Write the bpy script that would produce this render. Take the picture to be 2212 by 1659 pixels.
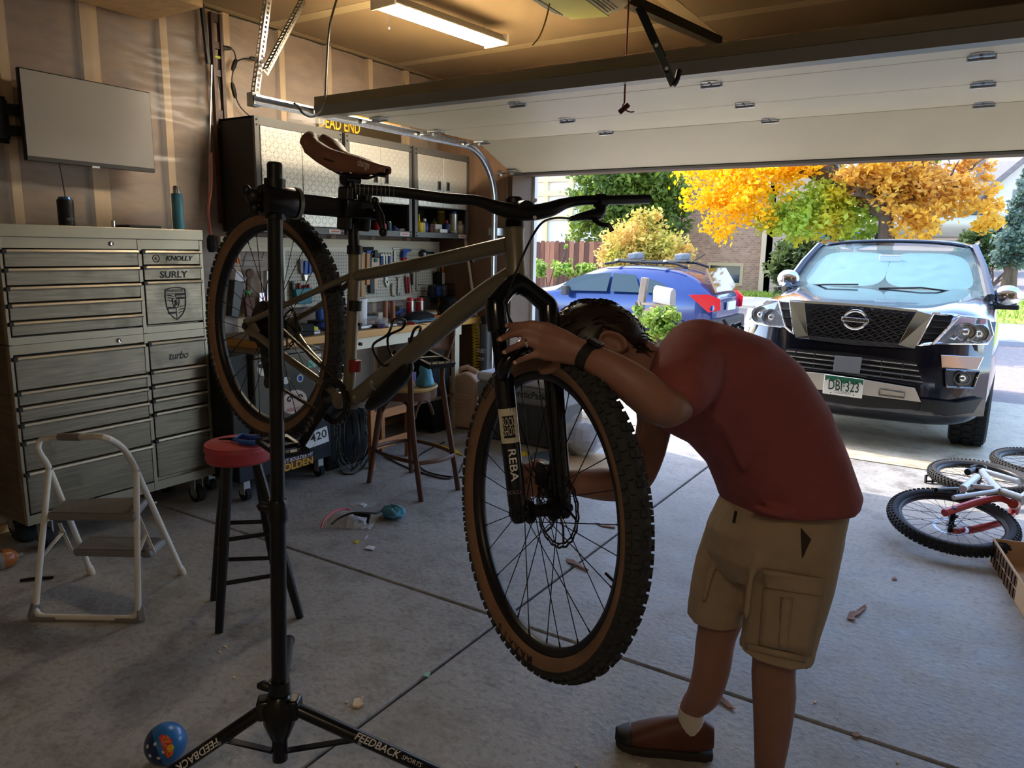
import bpy, bmesh, math, random
from mathutils import Vector, Matrix, noise as mnoise
random.seed(7)
for _o in list(bpy.data.objects): bpy.data.objects.remove(_o)
SC=bpy.context.scene; COL=SC.collection
R=math.radians; PI=math.pi
def V(*a): return Vector(a)
# ---------------- camera ----------------
FPX,CX,CY=1600.0,1106.0,829.5
_y,_p,_r=R(32.3),R(10.4),R(1.0)
CO=V(0,0,1.5)
_f=V(-math.sin(_y)*math.cos(_p),math.cos(_y)*math.cos(_p),-math.sin(_p))
_rt=V(math.cos(_y),math.sin(_y),0); _up=_rt.cross(_f)
CR=_rt*math.cos(_r)+_up*math.sin(_r); CU=_up*math.cos(_r)-_rt*math.sin(_r)
cd=bpy.data.cameras.new('camera'); cam=bpy.data.objects.new('camera',cd); COL.objects.link(cam)
m=Matrix.Identity(4)
for i in range(3): m[i][0],m[i][1],m[i][2],m[i][3]=CR[i],CU[i],-_f[i],CO[i]
cam.matrix_world=m; cd.sensor_width=36; cd.lens=FPX/2212*36; cd.clip_end=400; cd.clip_start=.02
SC.camera=cam
# ---------------- sky, sun, exposure ----------------
w=bpy.data.worlds.new('sky'); SC.world=w; w.use_nodes=True
nt=w.node_tree; bg=nt.nodes['Background']; sk=nt.nodes.new('ShaderNodeTexSky'); sk.sky_type='NISHITA'
sk.sun_disc=False; sk.sun_elevation=R(46.8); sk.sun_rotation=R(-73); sk.air_density=1.0; sk.dust_density=4.0; sk.ozone_density=1.0; sk.altitude=1600
nt.links.new(sk.outputs[0],bg.inputs[0]); bg.inputs[1].default_value=0.8
sl=bpy.data.lights.new('sun','SUN'); sl.energy=3.6; sl.angle=R(.53); sl.color=(1,.93,.82)
so=bpy.data.objects.new('sun',sl); COL.objects.link(so); so.location=(-20,12,25)
so.rotation_euler=V(.9,-.27,-1).to_track_quat('-Z','Y').to_euler()
vs=SC.view_settings; vs.view_transform='Standard'; vs.look='None'; vs.gamma=1; vs.use_curve_mapping=False; vs.exposure=0.58
# ---------------- pixel to place helpers (2212x1659) ----------------
def ray(x,y): return _f+CR*((x-CX)/FPX)-CU*((y-CY)/FPX)
def fd(x,y,d): return CO+ray(x,y)*d
def fz(x,y,z=0): r=ray(x,y); return CO+r*((z-CO.z)/r.z)
def fx(x,y,X): r=ray(x,y); return CO+r*((X-CO.x)/r.x)
def fy(x,y,Y): r=ray(x,y); return CO+r*((Y-CO.y)/r.y)
def pj(p):
    d=p-CO; z=d.dot(_f); return (CX+FPX*d.dot(CR)/z,CY-FPX*d.dot(CU)/z,z)
def fp(x,y,o,n):
    r=ray(x,y); return CO+r*((o-CO).dot(n)/r.dot(n))
# ---------------- materials ----------------
def srgb(c):
    return tuple((x/255/12.92 if x/255<=.04045 else ((x/255+.055)/1.055)**2.4) for x in c)
MATS={}
def M(name,c,rough=.6,metal=0,var=0,vs=8,bump=0,bs=120,spec=.5,emit=0,trans=0,alpha=1,coat=0,c2=None,stretch=None,detail=4,ior=1.45,lin=False):
    if name in MATS: return MATS[name]
    m=bpy.data.materials.new(name); MATS[name]=m; m.use_nodes=True; n=m.node_tree.nodes; L=m.node_tree.links.new
    b=n['Principled BSDF']; col=c if lin else srgb(c)
    b.inputs['Base Color'].default_value=(*col,1); b.inputs['Roughness'].default_value=rough; b.inputs['Metallic'].default_value=metal
    b.inputs['Specular IOR Level'].default_value=spec; b.inputs['IOR'].default_value=ior
    b.inputs['Transmission Weight'].default_value=trans; b.inputs['Alpha'].default_value=alpha; b.inputs['Coat Weight'].default_value=coat
    if emit: b.inputs['Emission Color'].default_value=(*col,1); b.inputs['Emission Strength'].default_value=emit
    if var or bump or c2:
        tc=n.new('ShaderNodeTexCoord'); src=tc.outputs['Object']
        if stretch:
            mp=n.new('ShaderNodeMapping'); mp.inputs['Scale'].default_value=stretch; L(src,mp.inputs[0]); src=mp.outputs[0]
    if var or c2:
        nz=n.new('ShaderNodeTexNoise'); nz.inputs['Scale'].default_value=vs; nz.inputs['Detail'].default_value=detail; L(src,nz.inputs['Vector'])
        cr=n.new('ShaderNodeValToRGB'); e=cr.color_ramp.elements
        a=col; d=srgb(c2) if c2 else tuple(min(1,x*(1+var)) for x in col)
        if not c2: a=tuple(x*(1-var) for x in col)
        e[0].position=.32; e[1].position=.68; e[0].color=(*a,1); e[1].color=(*d,1)
        L(nz.outputs['Fac'],cr.inputs[0]); L(cr.outputs[0],b.inputs['Base Color'])
    if bump:
        n2=n.new('ShaderNodeTexNoise'); n2.inputs['Scale'].default_value=bs; n2.inputs['Detail'].default_value=3; L(src,n2.inputs['Vector'])
        bp=n.new('ShaderNodeBump'); bp.inputs['Strength'].default_value=min(1,bump); bp.inputs['Distance'].default_value=.01; L(n2.outputs['Fac'],bp.inputs['Height']); L(bp.outputs[0],b.inputs['Normal'])
    return m
# ---------------- mesh builder ----------------
def basis(d,up=None):
    d=d.normalized(); u=up or (V(0,0,1) if abs(d.z)<.95 else V(1,0,0)); a=u.cross(d)
    if a.length<1e-6: a=V(1,0,0).cross(d)
    a.normalize(); return a,d.cross(a)
class MB:
    def __init__(s): s.v=[]; s.f=[]
    def add(s,vs,fs):
        o=len(s.v); s.v+=[Vector(q) for q in vs]; s.f+=[tuple(i+o for i in f) for f in fs]; return s
    def box(s,c,d,rot=None):
        c=Vector(c); h=[x/2 for x in d]; vs=[]
        for x in(-1,1):
            for y in(-1,1):
                for z in(-1,1):
                    q=V(x*h[0],y*h[1],z*h[2]); vs.append(c+(rot@q if rot else q))
        return s.add(vs,[(0,1,3,2),(4,6,7,5),(0,4,5,1),(2,3,7,6),(0,2,6,4),(1,5,7,3)])
    def b2(s,p,q): 
        p,q=Vector(p),Vector(q); return s.box((p+q)/2,[abs(a) for a in (q-p)])
    def bar(s,p,q,w,h,up=None):
        p,q=Vector(p),Vector(q); a,b=basis(q-p,up); vs=[]
        for e in(p,q):
            for i,j in((-1,-1),(1,-1),(1,1),(-1,1)): vs.append(e+a*(i*w/2)+b*(j*h/2))
        return s.add(vs,[(3,2,1,0),(4,5,6,7),(0,1,5,4),(1,2,6,5),(2,3,7,6),(3,0,4,7)])
    def cyl(s,p,q,r,r2=None,n=16,caps=True): return s.tube([p,q],[r,r if r2 is None else r2],n,caps)
    def tube(s,path,r,n=10,caps=True,closed=False,sx=1,up=None):
        P=[Vector(q) for q in path]; k=len(P); rr=r if isinstance(r,(list,tuple)) else [r]*k
        vs=[]; pa=None
        for i in range(k):
            if closed: d=P[(i+1)%k]-P[i-1]
            else: d=P[min(i+1,k-1)]-P[max(i-1,0)]
            if d.length<1e-9: d=V(0,0,1)
            d.normalize()
            if pa is None: a,b=basis(d,up)
            else:
                a=pa-d*pa.dot(d)
                if a.length<1e-6: a,b=basis(d)
                a.normalize(); b=d.cross(a)
            pa=a
            for j in range(n):
                t=2*PI*j/n; vs.append(P[i]+a*(math.cos(t)*rr[i]*sx)+b*(math.sin(t)*rr[i]))
        fs=[]
        for i in range(k if closed else k-1):
            for j in range(n):
                A=i*n;B=((i+1)%k)*n; fs.append((A+j,A+(j+1)%n,B+(j+1)%n,B+j))
        if caps and not closed: fs+= [tuple(range(n-1,-1,-1)),tuple((k-1)*n+j for j in range(n))]
        return s.add(vs,fs)
    def lathe(s,prof,o=(0,0,0),ax=(0,0,1),n=24,up=None,a0=0,a1=2*PI,cap=True):
        o=Vector(o); ax=Vector(ax).normalized(); a,b=basis(ax,up); vs=[]; k=len(prof); full=abs(a1-a0-2*PI)<1e-6
        N=n if full else n+1
        for r,h in prof:
            for j in range(N):
                t=a0+(a1-a0)*j/n; vs.append(o+ax*h+a*(math.cos(t)*r)+b*(math.sin(t)*r))
        fs=[]
        for i in range(k-1):
            for j in range(n):
                j2=(j+1)%N; fs.append((i*N+j,i*N+j2,(i+1)*N+j2,(i+1)*N+j))
        if full and cap:
            if prof[0][0]>1e-5: fs.append(tuple(range(N-1,-1,-1)))
            if prof[-1][0]>1e-5: fs.append(tuple((k-1)*N+j for j in range(N)))
        return s.add(vs,fs)
    def prism(s,poly,d):
        P=[Vector(q) for q in poly]; d=Vector(d); n=len(P)
        nm=V(0,0,0)
        for i in range(n): nm+=P[i].cross(P[(i+1)%n])
        if nm.dot(d)>0: P=P[::-1]
        return s.add(P+[q+d for q in P],[tuple(range(n)),tuple(range(2*n-1,n-1,-1))]+[(i,i+n,(i+1)%n+n,(i+1)%n) for i in range(n)])
    def sph(s,c,r,n=16,m=10,sc=(1,1,1),rot=None):
        c=Vector(c); vs=[]; 
        for i in range(m+1):
            t=PI*i/m
            for j in range(n):
                q=V(math.sin(t)*math.cos(2*PI*j/n)*r*sc[0],math.sin(t)*math.sin(2*PI*j/n)*r*sc[1],math.cos(t)*r*sc[2])
                vs.append(c+(rot@q if rot else q))
        return s.add(vs,[(i*n+j,(i+1)*n+j,(i+1)*n+(j+1)%n,i*n+(j+1)%n) for i in range(m) for j in range(n)])
    def grid(s,fn,nu,nv,cu=False):
        vs=[fn(i/nu,j/nv) for j in range(nv+1) for i in range(nu+1)]; w=nu+1
        return s.add(vs,[(j*w+i,j*w+i+1,(j+1)*w+i+1,(j+1)*w+i) for j in range(nv) for i in range(nu)])
    def frame(s,poly_o,poly_i,d):
        n=len(poly_o); O=[Vector(q) for q in poly_o]; I=[Vector(q) for q in poly_i]; d=Vector(d)
        vs=O+I+[q+d for q in O]+[q+d for q in I]; fs=[]
        for i in range(n):
            k=(i+1)%n; fs+=[(i,k,n+k,n+i),(2*n+i,3*n+i,3*n+k,2*n+k),(i,2*n+i,2*n+k,k),(n+i,n+k,3*n+k,3*n+i)]
        return s.add(vs,fs)
    def build(s,name,mat,parent=None,smooth=None,bevel=0,bseg=2,sub=0,solid=0,auto=40,rel=None,kind=None,fix=True):
        o0=V(0,0,0)
        if parent is not None:
            q=parent
            while q.parent: q=q.parent
            o0=Vector(q.location)
        if rel is not None: o0=Vector(rel)
        me=bpy.data.meshes.new(name); me.from_pydata([tuple(q-o0) for q in s.v],[],s.f)
        if fix:
            bm=bmesh.new(); bm.from_mesh(me); bmesh.ops.remove_doubles(bm,verts=bm.verts,dist=1e-6); bmesh.ops.recalc_face_normals(bm,faces=bm.faces); bm.to_mesh(me); bm.free()
        me.materials.append(mat)
        o=bpy.data.objects.new(name,me); COL.objects.link(o)
        if parent is not None: o.parent=parent
        elif rel is not None: o.location=o0
        if bevel:
            b=o.modifiers.new('bevel','BEVEL'); b.width=bevel; b.segments=bseg; b.limit_method='ANGLE'; b.angle_limit=R(35)
        if solid: 
            q=o.modifiers.new('solid','SOLIDIFY'); q.thickness=solid; q.offset=0
        if sub:
            q=o.modifiers.new('sub','SUBSURF'); q.levels=sub; q.render_levels=sub
        if smooth or (smooth is None and auto):
            me.polygons.foreach_set('use_smooth',[True]*len(me.polygons))
            if smooth is None: me.set_sharp_from_angle(angle=R(auto))
        if kind: o['kind']=kind
        return o
def E(name,loc,label,cat,group=None,kind=None):
    o=bpy.data.objects.new(name,None); COL.objects.link(o); o.location=loc; o.empty_display_size=.1
    return tag(o,label,cat,group,kind)
def tag(o,label=None,cat=None,group=None,kind=None):
    if label: o['label']=label
    if cat: o['category']=cat
    if group: o['group']=group
    if kind: o['kind']=kind
    return o
def inst(o,parent,loc=(0,0,0),rot=None,sc=None):
    c=o.copy(); COL.objects.link(c); c.parent=parent; c.location=Vector(loc)
    if rot: c.rotation_euler=rot
    if sc: c.scale=sc
    return c
def copy_tree(o,parent=None):
    c=o.copy(); COL.objects.link(c); c.parent=parent
    for ch in list(o.children): copy_tree(ch,c)
    return c
def bez(P,n=8):
    P=[Vector(p) for p in P]; out=[]; k=len(P)
    for i in range(k-1):
        p0=P[max(i-1,0)];p1=P[i];p2=P[i+1];p3=P[min(i+2,k-1)]
        for j in range(n):
            t=j/n; out.append(.5*((2*p1)+(p2-p0)*t+(2*p0-5*p1+4*p2-p3)*t*t+(3*p1-p0-3*p2+p3)*t**3))
    out.append(P[-1]); return out
def text(s,name,mat,parent,o,ux,uy,size,depth=.0006,shear=0,bold=0,align='CENTER',space=1,fit=None,label=None):
    cu=bpy.data.curves.new('t','FONT'); cu.body=s; cu.size=1; cu.align_x=align; cu.align_y='CENTER'; cu.extrude=0; cu.shear=shear; cu.offset=bold; cu.space_character=space; cu.resolution_u=3
    to=bpy.data.objects.new('t',cu); me=bpy.data.meshes.new_from_object(to)
    bpy.data.objects.remove(to); bpy.data.curves.remove(cu); me.name=name
    ux,uy,o=Vector(ux).normalized(),Vector(uy).normalized(),Vector(o); nz=ux.cross(uy)
    o0=V(0,0,0); q=parent
    while q is not None:
        if q.parent is None: o0=Vector(q.location)
        q=q.parent
    k=size
    if fit:
        xs=[v.co.x for v in me.vertices]; k=fit/(max(xs)-min(xs))
    for v in me.vertices:
        c=v.co.copy(); v.co=o-o0+ux*(c.x*k)+uy*(c.y*size)+nz*depth
    me.materials.clear(); me.materials.append(mat)
    ob=bpy.data.objects.new(name,me); COL.objects.link(ob); ob.parent=parent
    if label: ob['label']=label
    return ob
# shared materials
m_blk=M('black_plastic',(22,22,24),.45); m_blkm=M('black_metal',(18,19,22),.35,.3); m_steel=M('steel',(190,190,188),.35,1,.1,30)
m_zinc=M('zinc',(200,203,205),.32,1,.15,40); m_white=M('white_paint',(228,226,220),.45); m_grey=M('grey_plastic',(120,122,124),.5)
m_dark=M('dark_void',(10,10,11),.8); m_rub=M('rubber',(24,24,26),.85,0,.2,60); m_red=M('red_plastic',(170,30,30),.4); m_blue=M('blue_plastic',(30,70,150),.4)
m_yel=M('yellow_plastic',(225,190,30),.45); m_org=M('orange_plastic',(235,120,30),.45); m_tan=M('tan_plastic',(214,180,150),.5,0,.04)
m_chr=M('chrome',(225,228,232),.08,1); m_glass=M('clear_glass',(235,245,245),.03,0,trans=1,ior=1.2)
m_wood=M('pine_wood',(196,150,92),.55,0,.12,3,stretch=(1,14,14)); m_ink=M('black_ink',(15,15,15),.6); m_wink=M('white_ink',(230,230,230),.6)
# ================= the garage shell =================
WX=-4.15; FY=5.28; FO=5.62; CZ=2.90; RX=3.0; BY=-2.6
def concrete(name,c,c2):
    m=M(name,c,.55,0,c2=c2,vs=1.3,detail=9,bump=.25,bs=45)
    n=m.node_tree.nodes; L=m.node_tree.links.new; b=n['Principled BSDF']; cr=[q for q in n if q.type=='VALTORGB'][0]
    tc=[q for q in n if q.type=='TEX_COORD'][0]
    n1=n.new('ShaderNodeTexNoise'); n1.inputs['Scale'].default_value=38; n1.inputs['Detail'].default_value=6; L(tc.outputs['Object'],n1.inputs[0])
    r1=n.new('ShaderNodeValToRGB'); r1.color_ramp.elements[0].position=.3; r1.color_ramp.elements[0].color=(.62,.61,.6,1); r1.color_ramp.elements[1].position=.5; r1.color_ramp.elements[1].color=(1,1,1,1); L(n1.outputs[0],r1.inputs[0])
    n2=n.new('ShaderNodeTexNoise'); n2.inputs['Scale'].default_value=5.5; n2.inputs['Detail'].default_value=8; n2.inputs['Roughness'].default_value=.7; L(tc.outputs['Object'],n2.inputs[0])
    r2=n.new('ShaderNodeValToRGB'); r2.color_ramp.elements[0].position=.36; r2.color_ramp.elements[0].color=(.55,.53,.5,1); r2.color_ramp.elements[1].position=.52; r2.color_ramp.elements[1].color=(1,1,1,1); L(n2.outputs[0],r2.inputs[0])
    def mul(a,c):
        q=n.new('ShaderNodeMix'); q.data_type='RGBA'; q.blend_type='MULTIPLY'; q.inputs[0].default_value=.75; L(a,q.inputs[6]); L(c,q.inputs[7]); return q.outputs[2]
    L(mul(mul(cr.outputs[0],r1.outputs[0]),r2.outputs[0]),b.inputs['Base Color']); b.inputs['Specular IOR Level'].default_value=.6
    mr=n.new('ShaderNodeMapRange'); mr.inputs[1].default_value=.3; mr.inputs[2].default_value=.7; mr.inputs[3].default_value=.42; mr.inputs[4].default_value=.75; L(n2.outputs[0],mr.inputs[0]); L(mr.outputs[0],b.inputs['Roughness'])
    return m
m_conc=concrete('garage_concrete',(150,146,140),(176,172,166)); m_conc2=concrete('driveway_concrete',(196,182,154),(212,198,170))
m_joint=M('joint_dirt',(48,42,36),.95)
floor=E('floor',(0,0,0),'worn grey concrete garage floor slabs divided by dark joints','floor',kind='structure')
JY=[BY,-.9,2.375,FO+.25]; JX=[WX-.2,-1.525,1.4,RX+.2]
MB().b2((WX-.2,BY,-.12),(RX+.2,FO+.25,-.012)).build('joint_bed',m_joint,floor)
for a in range(3):
    for b in range(3):
        g=.007
        MB().b2((JX[b]+g,JY[a]+g,-.1),(JX[b+1]-g,JY[a+1]-g,0)).build('slab',m_conc,floor,bevel=.006,auto=0)
# --- left wall: framing, insulation, plastic sheet
m_osb=M('sheathing',(92,70,52),.8,0,.15,6); m_stud=M('stud_wood',(220,186,136),.6,0,.12,2,stretch=(8,8,1)); m_ins=M('kraft_insulation',(142,112,88),.75,0,c2=(166,134,104),vs=5,bump=.3,bs=14,stretch=(1,1,3))
wall=MB().b2((WX-.2,BY,-.02),(WX-.1,FO,CZ+.15)).build('wall_left',m_osb); tag(wall,'framed left garage wall with kraft insulation under clear plastic','wall',kind='structure')
sy=BY+.2; k=0
studs=[]
while sy<FY-.05:
    w=.09 if abs(sy-2.2)<.25 else .045
    MB().b2((WX-.1,sy-w/2,.04),(WX-.012,sy+w/2,CZ)).build('stud',m_stud,wall)
    studs.append(sy); sy+=.43
MB().b2((WX-.1,BY,0),(WX-.012,FO,.04)).build('sill_plate',m_stud,wall)
for a in range(len(studs)):
    y0=studs[a]+.024; y1=(studs[a+1] if a+1<len(studs) else FY)-.024
    def bat(u,v,y0=y0,y1=y1):
        return V(WX-.035-.02*abs(2*u-1)**2+.006*mnoise.noise((u*3,v*9,y0)),y0+(y1-y0)*u,.05+(CZ-.05)*v)
    MB().grid(bat,6,28).build('insulation_batt',m_ins,wall)
def film_mat():
    m=bpy.data.materials.new('clear_film'); m.use_nodes=True; n=m.node_tree.nodes; L=m.node_tree.links.new
    b=n['Principled BSDF']; b.inputs['Base Color'].default_value=(.8,.78,.75,1); b.inputs['Roughness'].default_value=.28
    tr=n.new('ShaderNodeBsdfTransparent'); mx=n.new('ShaderNodeMixShader'); mx.inputs[0].default_value=.24
    L(tr.outputs[0],mx.inputs[1]); L(b.outputs[0],mx.inputs[2]); L(mx.outputs[0],n['Material Output'].inputs[0]); return m
m_film=film_mat()
def film(u,v):
    y=BY+.1+(FY-BY-.1)*u; z=.05+(CZ-.06)*v
    q=mnoise.fractal((y*1.6,z*7,3),1.0,2.0,4)*.012+mnoise.noise((y*9,z*22+y*4,1))*.004+abs(mnoise.noise((y*2.2,z*13,8)))*.008
    return V(WX+max(-.008,q),y,z)
MB().grid(film,190,170).build('plastic_sheet',m_film,wall,fix=False)
# --- front wall: return, header, jamb trim ; right/back walls, ceiling
m_ply=M('brown_panel',(120,92,70),.7,0,.12,3,stretch=(10,10,1)); m_dry=M('bare_drywall',(120,100,76),.85,0,.07,1.6); m_tape=M('joint_tape',(150,132,104),.85)
m_brick=M('house_brick',(150,120,100),.85)
DL=-3.40; DR=2.16
wf=MB().b2((WX-.2,FY,-.3),(DL-.02,FO,CZ+.3)).b2((DR+.02,FY,-.3),(RX+.2,FO,CZ+.3)).b2((DL-.02,FY,2.15),(DR+.02,FO,CZ+.3)).build('wall_front',m_ply,auto=0)
tag(wf,'brown panelled front garage wall around the wide door opening','wall',kind='structure')
m_jamb=M('jamb_wood',(104,84,66),.7,0,.1,4)
j=MB().b2((DL-.02,FY+.02,-.02),(DL+.02,FO+.03,2.13)).build('trim_1',m_jamb,auto=0); tag(j,'dark wooden jamb down the left side of the garage opening','trim',kind='structure')
j=MB().b2((DL-.14,FO,-.1),(DL+.045,FO+.05,2.2)).build('trim_2',M('white_trim',(225,222,214),.5),auto=0); tag(j,'white outside casing beside the garage opening','trim',kind='structure')
j=MB().b2((DL-.02,FY+.05,2.1),(DR+.02,FO,2.15)).build('trim_3',m_jamb,auto=0); tag(j,'dark wooden head jamb over the garage opening','trim',kind='structure')
m_wallw=M('plain_drywall',(190,178,158),.85)
wr=MB().b2((RX,BY,0),(RX+.2,FO,CZ+.2)).build('wall_right',m_wallw); tag(wr,'plain drywall on the right side of the garage','wall',kind='structure')
wb=MB().b2((WX-.2,BY-.2,0),(RX+.2,BY,CZ+.2)).build('wall_back',m_wallw); tag(wb,'plain drywall at the back of the garage','wall',kind='structure')
ce=E('ceiling',(0,0,CZ),'unpainted brown drywall ceiling with pale taped seams','ceiling',kind='structure')
MB().b2((WX-.2,BY-.2,CZ+.02),(RX+.2,FO,CZ+.2)).build('ceiling_backing',m_dry,ce)
cy=BY; xs=[WX,-1.71,.73,RX]
ys=[BY+1.22*k for k in range(8)]
for a in range(7):
    for b in range(3):
        y1=min(ys[a+1],FY)
        if y1<=ys[a]: continue
        MB().b2((xs[b]+.002,ys[a]+.002,CZ),(xs[b+1]-.002,y1-.002,CZ+.02)).build('drywall_sheet',m_dry,ce,auto=0)
        if a>0: MB().b2((xs[b]+.002,ys[a]-.05,CZ-.0015),(xs[b+1]-.002,ys[a]+.05,CZ+.001)).build('joint_tape',m_tape,ce,auto=0)
for x in xs[1:3]: MB().b2((x-.05,BY,CZ-.0025),(x+.05,FY,CZ-.0014)).build('joint_tape',m_tape,ce,auto=0)
MB().b2((WX+.0,BY,CZ-.002),(WX+.06,FY,CZ+.001)).build('joint_tape',m_tape,ce,auto=0)
# boxed beam end at the upper left
p=fx(262,0,WX+.35); q=fx(330,24,WX+.02)
tb=MB().b2((WX+.015,2.22,2.72),(WX+.5,2.66,CZ)).build('trim_4',m_stud,bevel=.004,auto=0); tag(tb,'pale wooden beam end boxed out below the ceiling above the monitor','trim',kind='structure')
# ================= sectional garage door (raised) =================
m_door=M('door_cream',(238,227,196),.42,0,.03,3,bump=.12,bs=260); m_strut=M('door_strut',(150,148,138),.4,.3)
DZ=2.28; hy=[fz(1540,180,DZ).y,fz(1607,225,DZ).y,fz(1660,259,DZ).y]; y0=fz(1600,118,DZ).y
dr=E('door_1',(0,4,DZ),'raised cream sectional garage door overhead, hinges showing','garage door',kind='structure')
edges=[y0]+hy; XL,XR=DL+.06,DR-.06
for a in range(3): MB().b2((XL,edges[a]+.002,DZ),(XR,edges[a+1]-.002,DZ+.045)).build('door_section',m_door,dr,bevel=.004,auto=0)
yb=5.215; zb=fy(1600,352,yb).z
d=V(0,yb-hy[2],zb-DZ); nrm=V(0,-d.z,d.y).normalized()*.045
MB().prism([V(XL,hy[2]+.004,DZ),V(XL,yb,zb),V(XL,yb,zb)+nrm,V(XL,hy[2]+.004,DZ)+nrm],(XR-XL,0,0)).build('door_section',m_door,dr,bevel=.004,auto=0)
dn=d.normalized()
MB().prism([V(XL,yb,zb)-nrm*.1,V(XL,yb,zb)+dn*.035-nrm*.1,V(XL,yb,zb)+dn*.035+nrm*1.1,V(XL,yb,zb)+nrm*1.1],(XR-XL,0,0)).build('bottom_seal',M('seal_rubber',(70,66,52),.7),dr,auto=0)
# stiffening strut along the top section
MB().prism([V(XL-.02,y0+a,DZ+b) for a,b in ((-.02,-.005),(.0,-.055),(.075,-.055),(.09,-.002),(.083,-.002),(.07,-.05),(.006,-.05),(-.012,0))],(XR-XL+.04,0,0)).build('strut',m_strut,dr,auto=0)
MB().b2((XL-.02,y0-.012,DZ-.003),(XR+.02,y0-.002,DZ+.05)).build('end_cap',M('door_end_olive',(150,140,112),.5),dr,auto=0)
# hinges
def hinge():
    h=MB()
    h.prism([V(x,y,-.004) for x,y in ((-.05,.0),(.05,0),(.04,-.05),(.018,-.065),(-.018,-.065),(-.04,-.05))],(0,0,.004))
    h.prism([V(x,y,-.004) for x,y in ((-.045,.006),(.045,.006),(.012,.06),(-.012,.06))],(0,0,.004))
    h.cyl((-.052,.002,-.014),(.052,.002,-.014),.007,n=8); h.box((-.048,.0,-.01),(.006,.02,.02)); h.box((.048,0,-.01),(.006,.02,.02))
    h.cyl((0,-.035,-.004),(0,-.035,-.011),.007,n=6); h.cyl((0,.04,-.004),(0,.04,-.011),.007,n=6); h.cyl((0,-.012,-.004),(0,-.012,-.011),.007,n=6)
    return h
h0=None
hxs=[(fz(1127,222,DZ).x+fz(1222,260,DZ).x)/2,(fz(1540,180,DZ).x+fz(1607,225,DZ).x)/2,(fz(2120,119,DZ).x+fz(2125,178,DZ).x)/2]; hxs.append(2*hxs[2]-hxs[1])
for y in hy:
    for x in hxs:
        if h0 is None:
            h0=hinge().build('hinge',m_zinc,dr,rel=(0,0,0),auto=0); h0.location=(x,y-4,0); first=h0
        else: inst(h0,dr,(x,y-4,0))
# roller brackets along the left edge
def roller():
    h=MB(); h.b2((0,-.04,-.012),(.09,.04,-.002)); h.cyl((-.1,0,-.02),(.12,0,-.02),.006,n=8); h.cyl((-.1,0,-.02),(-.078,0,-.02),.024,n=14); h.cyl((.01,-.02,-.01),(.01,-.02,-.018),.008,n=6); h.cyl((.07,.02,-.01),(.07,.02,-.018),.008,n=6); h.box((.03,0,-.02),(.02,.03,.025))
    return h
r0=None
for y,z in [(y0+.06,0)]+[(y,0) for y in hy]+[(yb-.03,zb-DZ+.02)]:
    if r0 is None: r0=roller().build('roller_bracket',m_zinc,dr,rel=(0,0,0),auto=0); r0.location=(XL,y-4,z)
    else: inst(r0,dr,(XL,y-4,z))
# ================= track =================
TX=-3.44
def track(TX,s,label):
    t=E('door_track',(TX,4,0),label,'door track','tracks of the raised garage door')
    zt=2.262; ye=fx(548,222,TX).y if s>0 else 2.75; yc=4.70; rad=.415
    path=[V(TX,ye,zt),V(TX,3.6,zt),V(TX,yc,zt)]+[V(TX,yc+rad*math.sin(a),zt-rad+rad*math.cos(a)) for a in [R(9*k) for k in range(1,11)]]+[V(TX,yc+rad,1.0),V(TX,yc+rad,.02)]
    mb=MB(); prof=[(0,-.026),(0,.026),(.022*s,.026),(.026*s,.016),(.0235*s,.015),(.0205*s,.0235),(.0025*s,.0235),(.0025*s,-.0235),(.0205*s,-.0235),(.0235*s,-.015),(.026*s,-.016),(.022*s,-.026)]
    n=len(prof); vs=[]
    for i,p in enumerate(path):
        d=(path[min(i+1,len(path)-1)]-path[max(i-1,0)]).normalized(); up=V(1,0,0).cross(d)
        for a,b in prof: vs.append(p+V(1,0,0)*a+up*b)
    mb.add(vs,[(i*n+j,i*n+(j+1)%n,(i+1)*n+(j+1)%n,(i+1)*n+j) for i in range(len(path)-1) for j in range(n)]).build('track_rail',m_zinc,t)
    MB().b2((TX-.05,ye-.004,zt-.03),(TX-.002,ye+.05,zt+.04)).build('end_bracket',m_zinc,t,auto=0)
    for z in (.3,.95,1.6): MB().b2((TX-.035,yc+rad-.02,z),(TX-.003,FY-.001,z+.06)).build('jamb_bracket',m_zinc,t,auto=0)
    return t,ye,zt
def perf(p,q,w,side):
    # perforated steel angle: two flanges with rows of holes
    mb=MB(); p,q=Vector(p),Vector(q); d=q-p; L=d.length; d.normalize(); u=(Vector(side)-d*Vector(side).dot(d)).normalized(); v=d.cross(u)
    n=int(L/.026)
    for nn,(e,f) in enumerate(((u,v),(v,u))):
        mb.bar(p+e*(w*.14),q+e*(w*.14),w*.28,.002,up=e.cross(d) if False else f); mb.bar(p+e*(w*.86),q+e*(w*.86),w*.28,.002,up=f)
        for k in range(n+1):
            c=p+d*(L*k/n); c2=c+d*(.010); 
            mb.bar(c+e*(w*.5),c2+e*(w*.5),w*.46,.002,up=f)
    return mb
t,ye,zt=track(TX,1,'galvanized left door track curving down beside the wall cabinets')
m_perf=M('punched_steel',(128,122,112),.5,.6,.15,30)
pt=V(TX-.02,ye+.02,zt+.02); top=fx(584,18,TX-.02); perf(pt,V(top.x,top.y,CZ),.032,(0,1,0)).build('perforated_strap',m_zinc,t,auto=0)
pm=pt.lerp(V(top.x,top.y,CZ),.28); top2=fz(650,0,CZ-.02); perf(pm+V(.03,0,-.03),V(top2.x,top2.y,CZ),.045,(1,0,0)).build('perforated_brace',m_perf,t,auto=0)
track(2.2,-1,'galvanized right door track outside the view')
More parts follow.
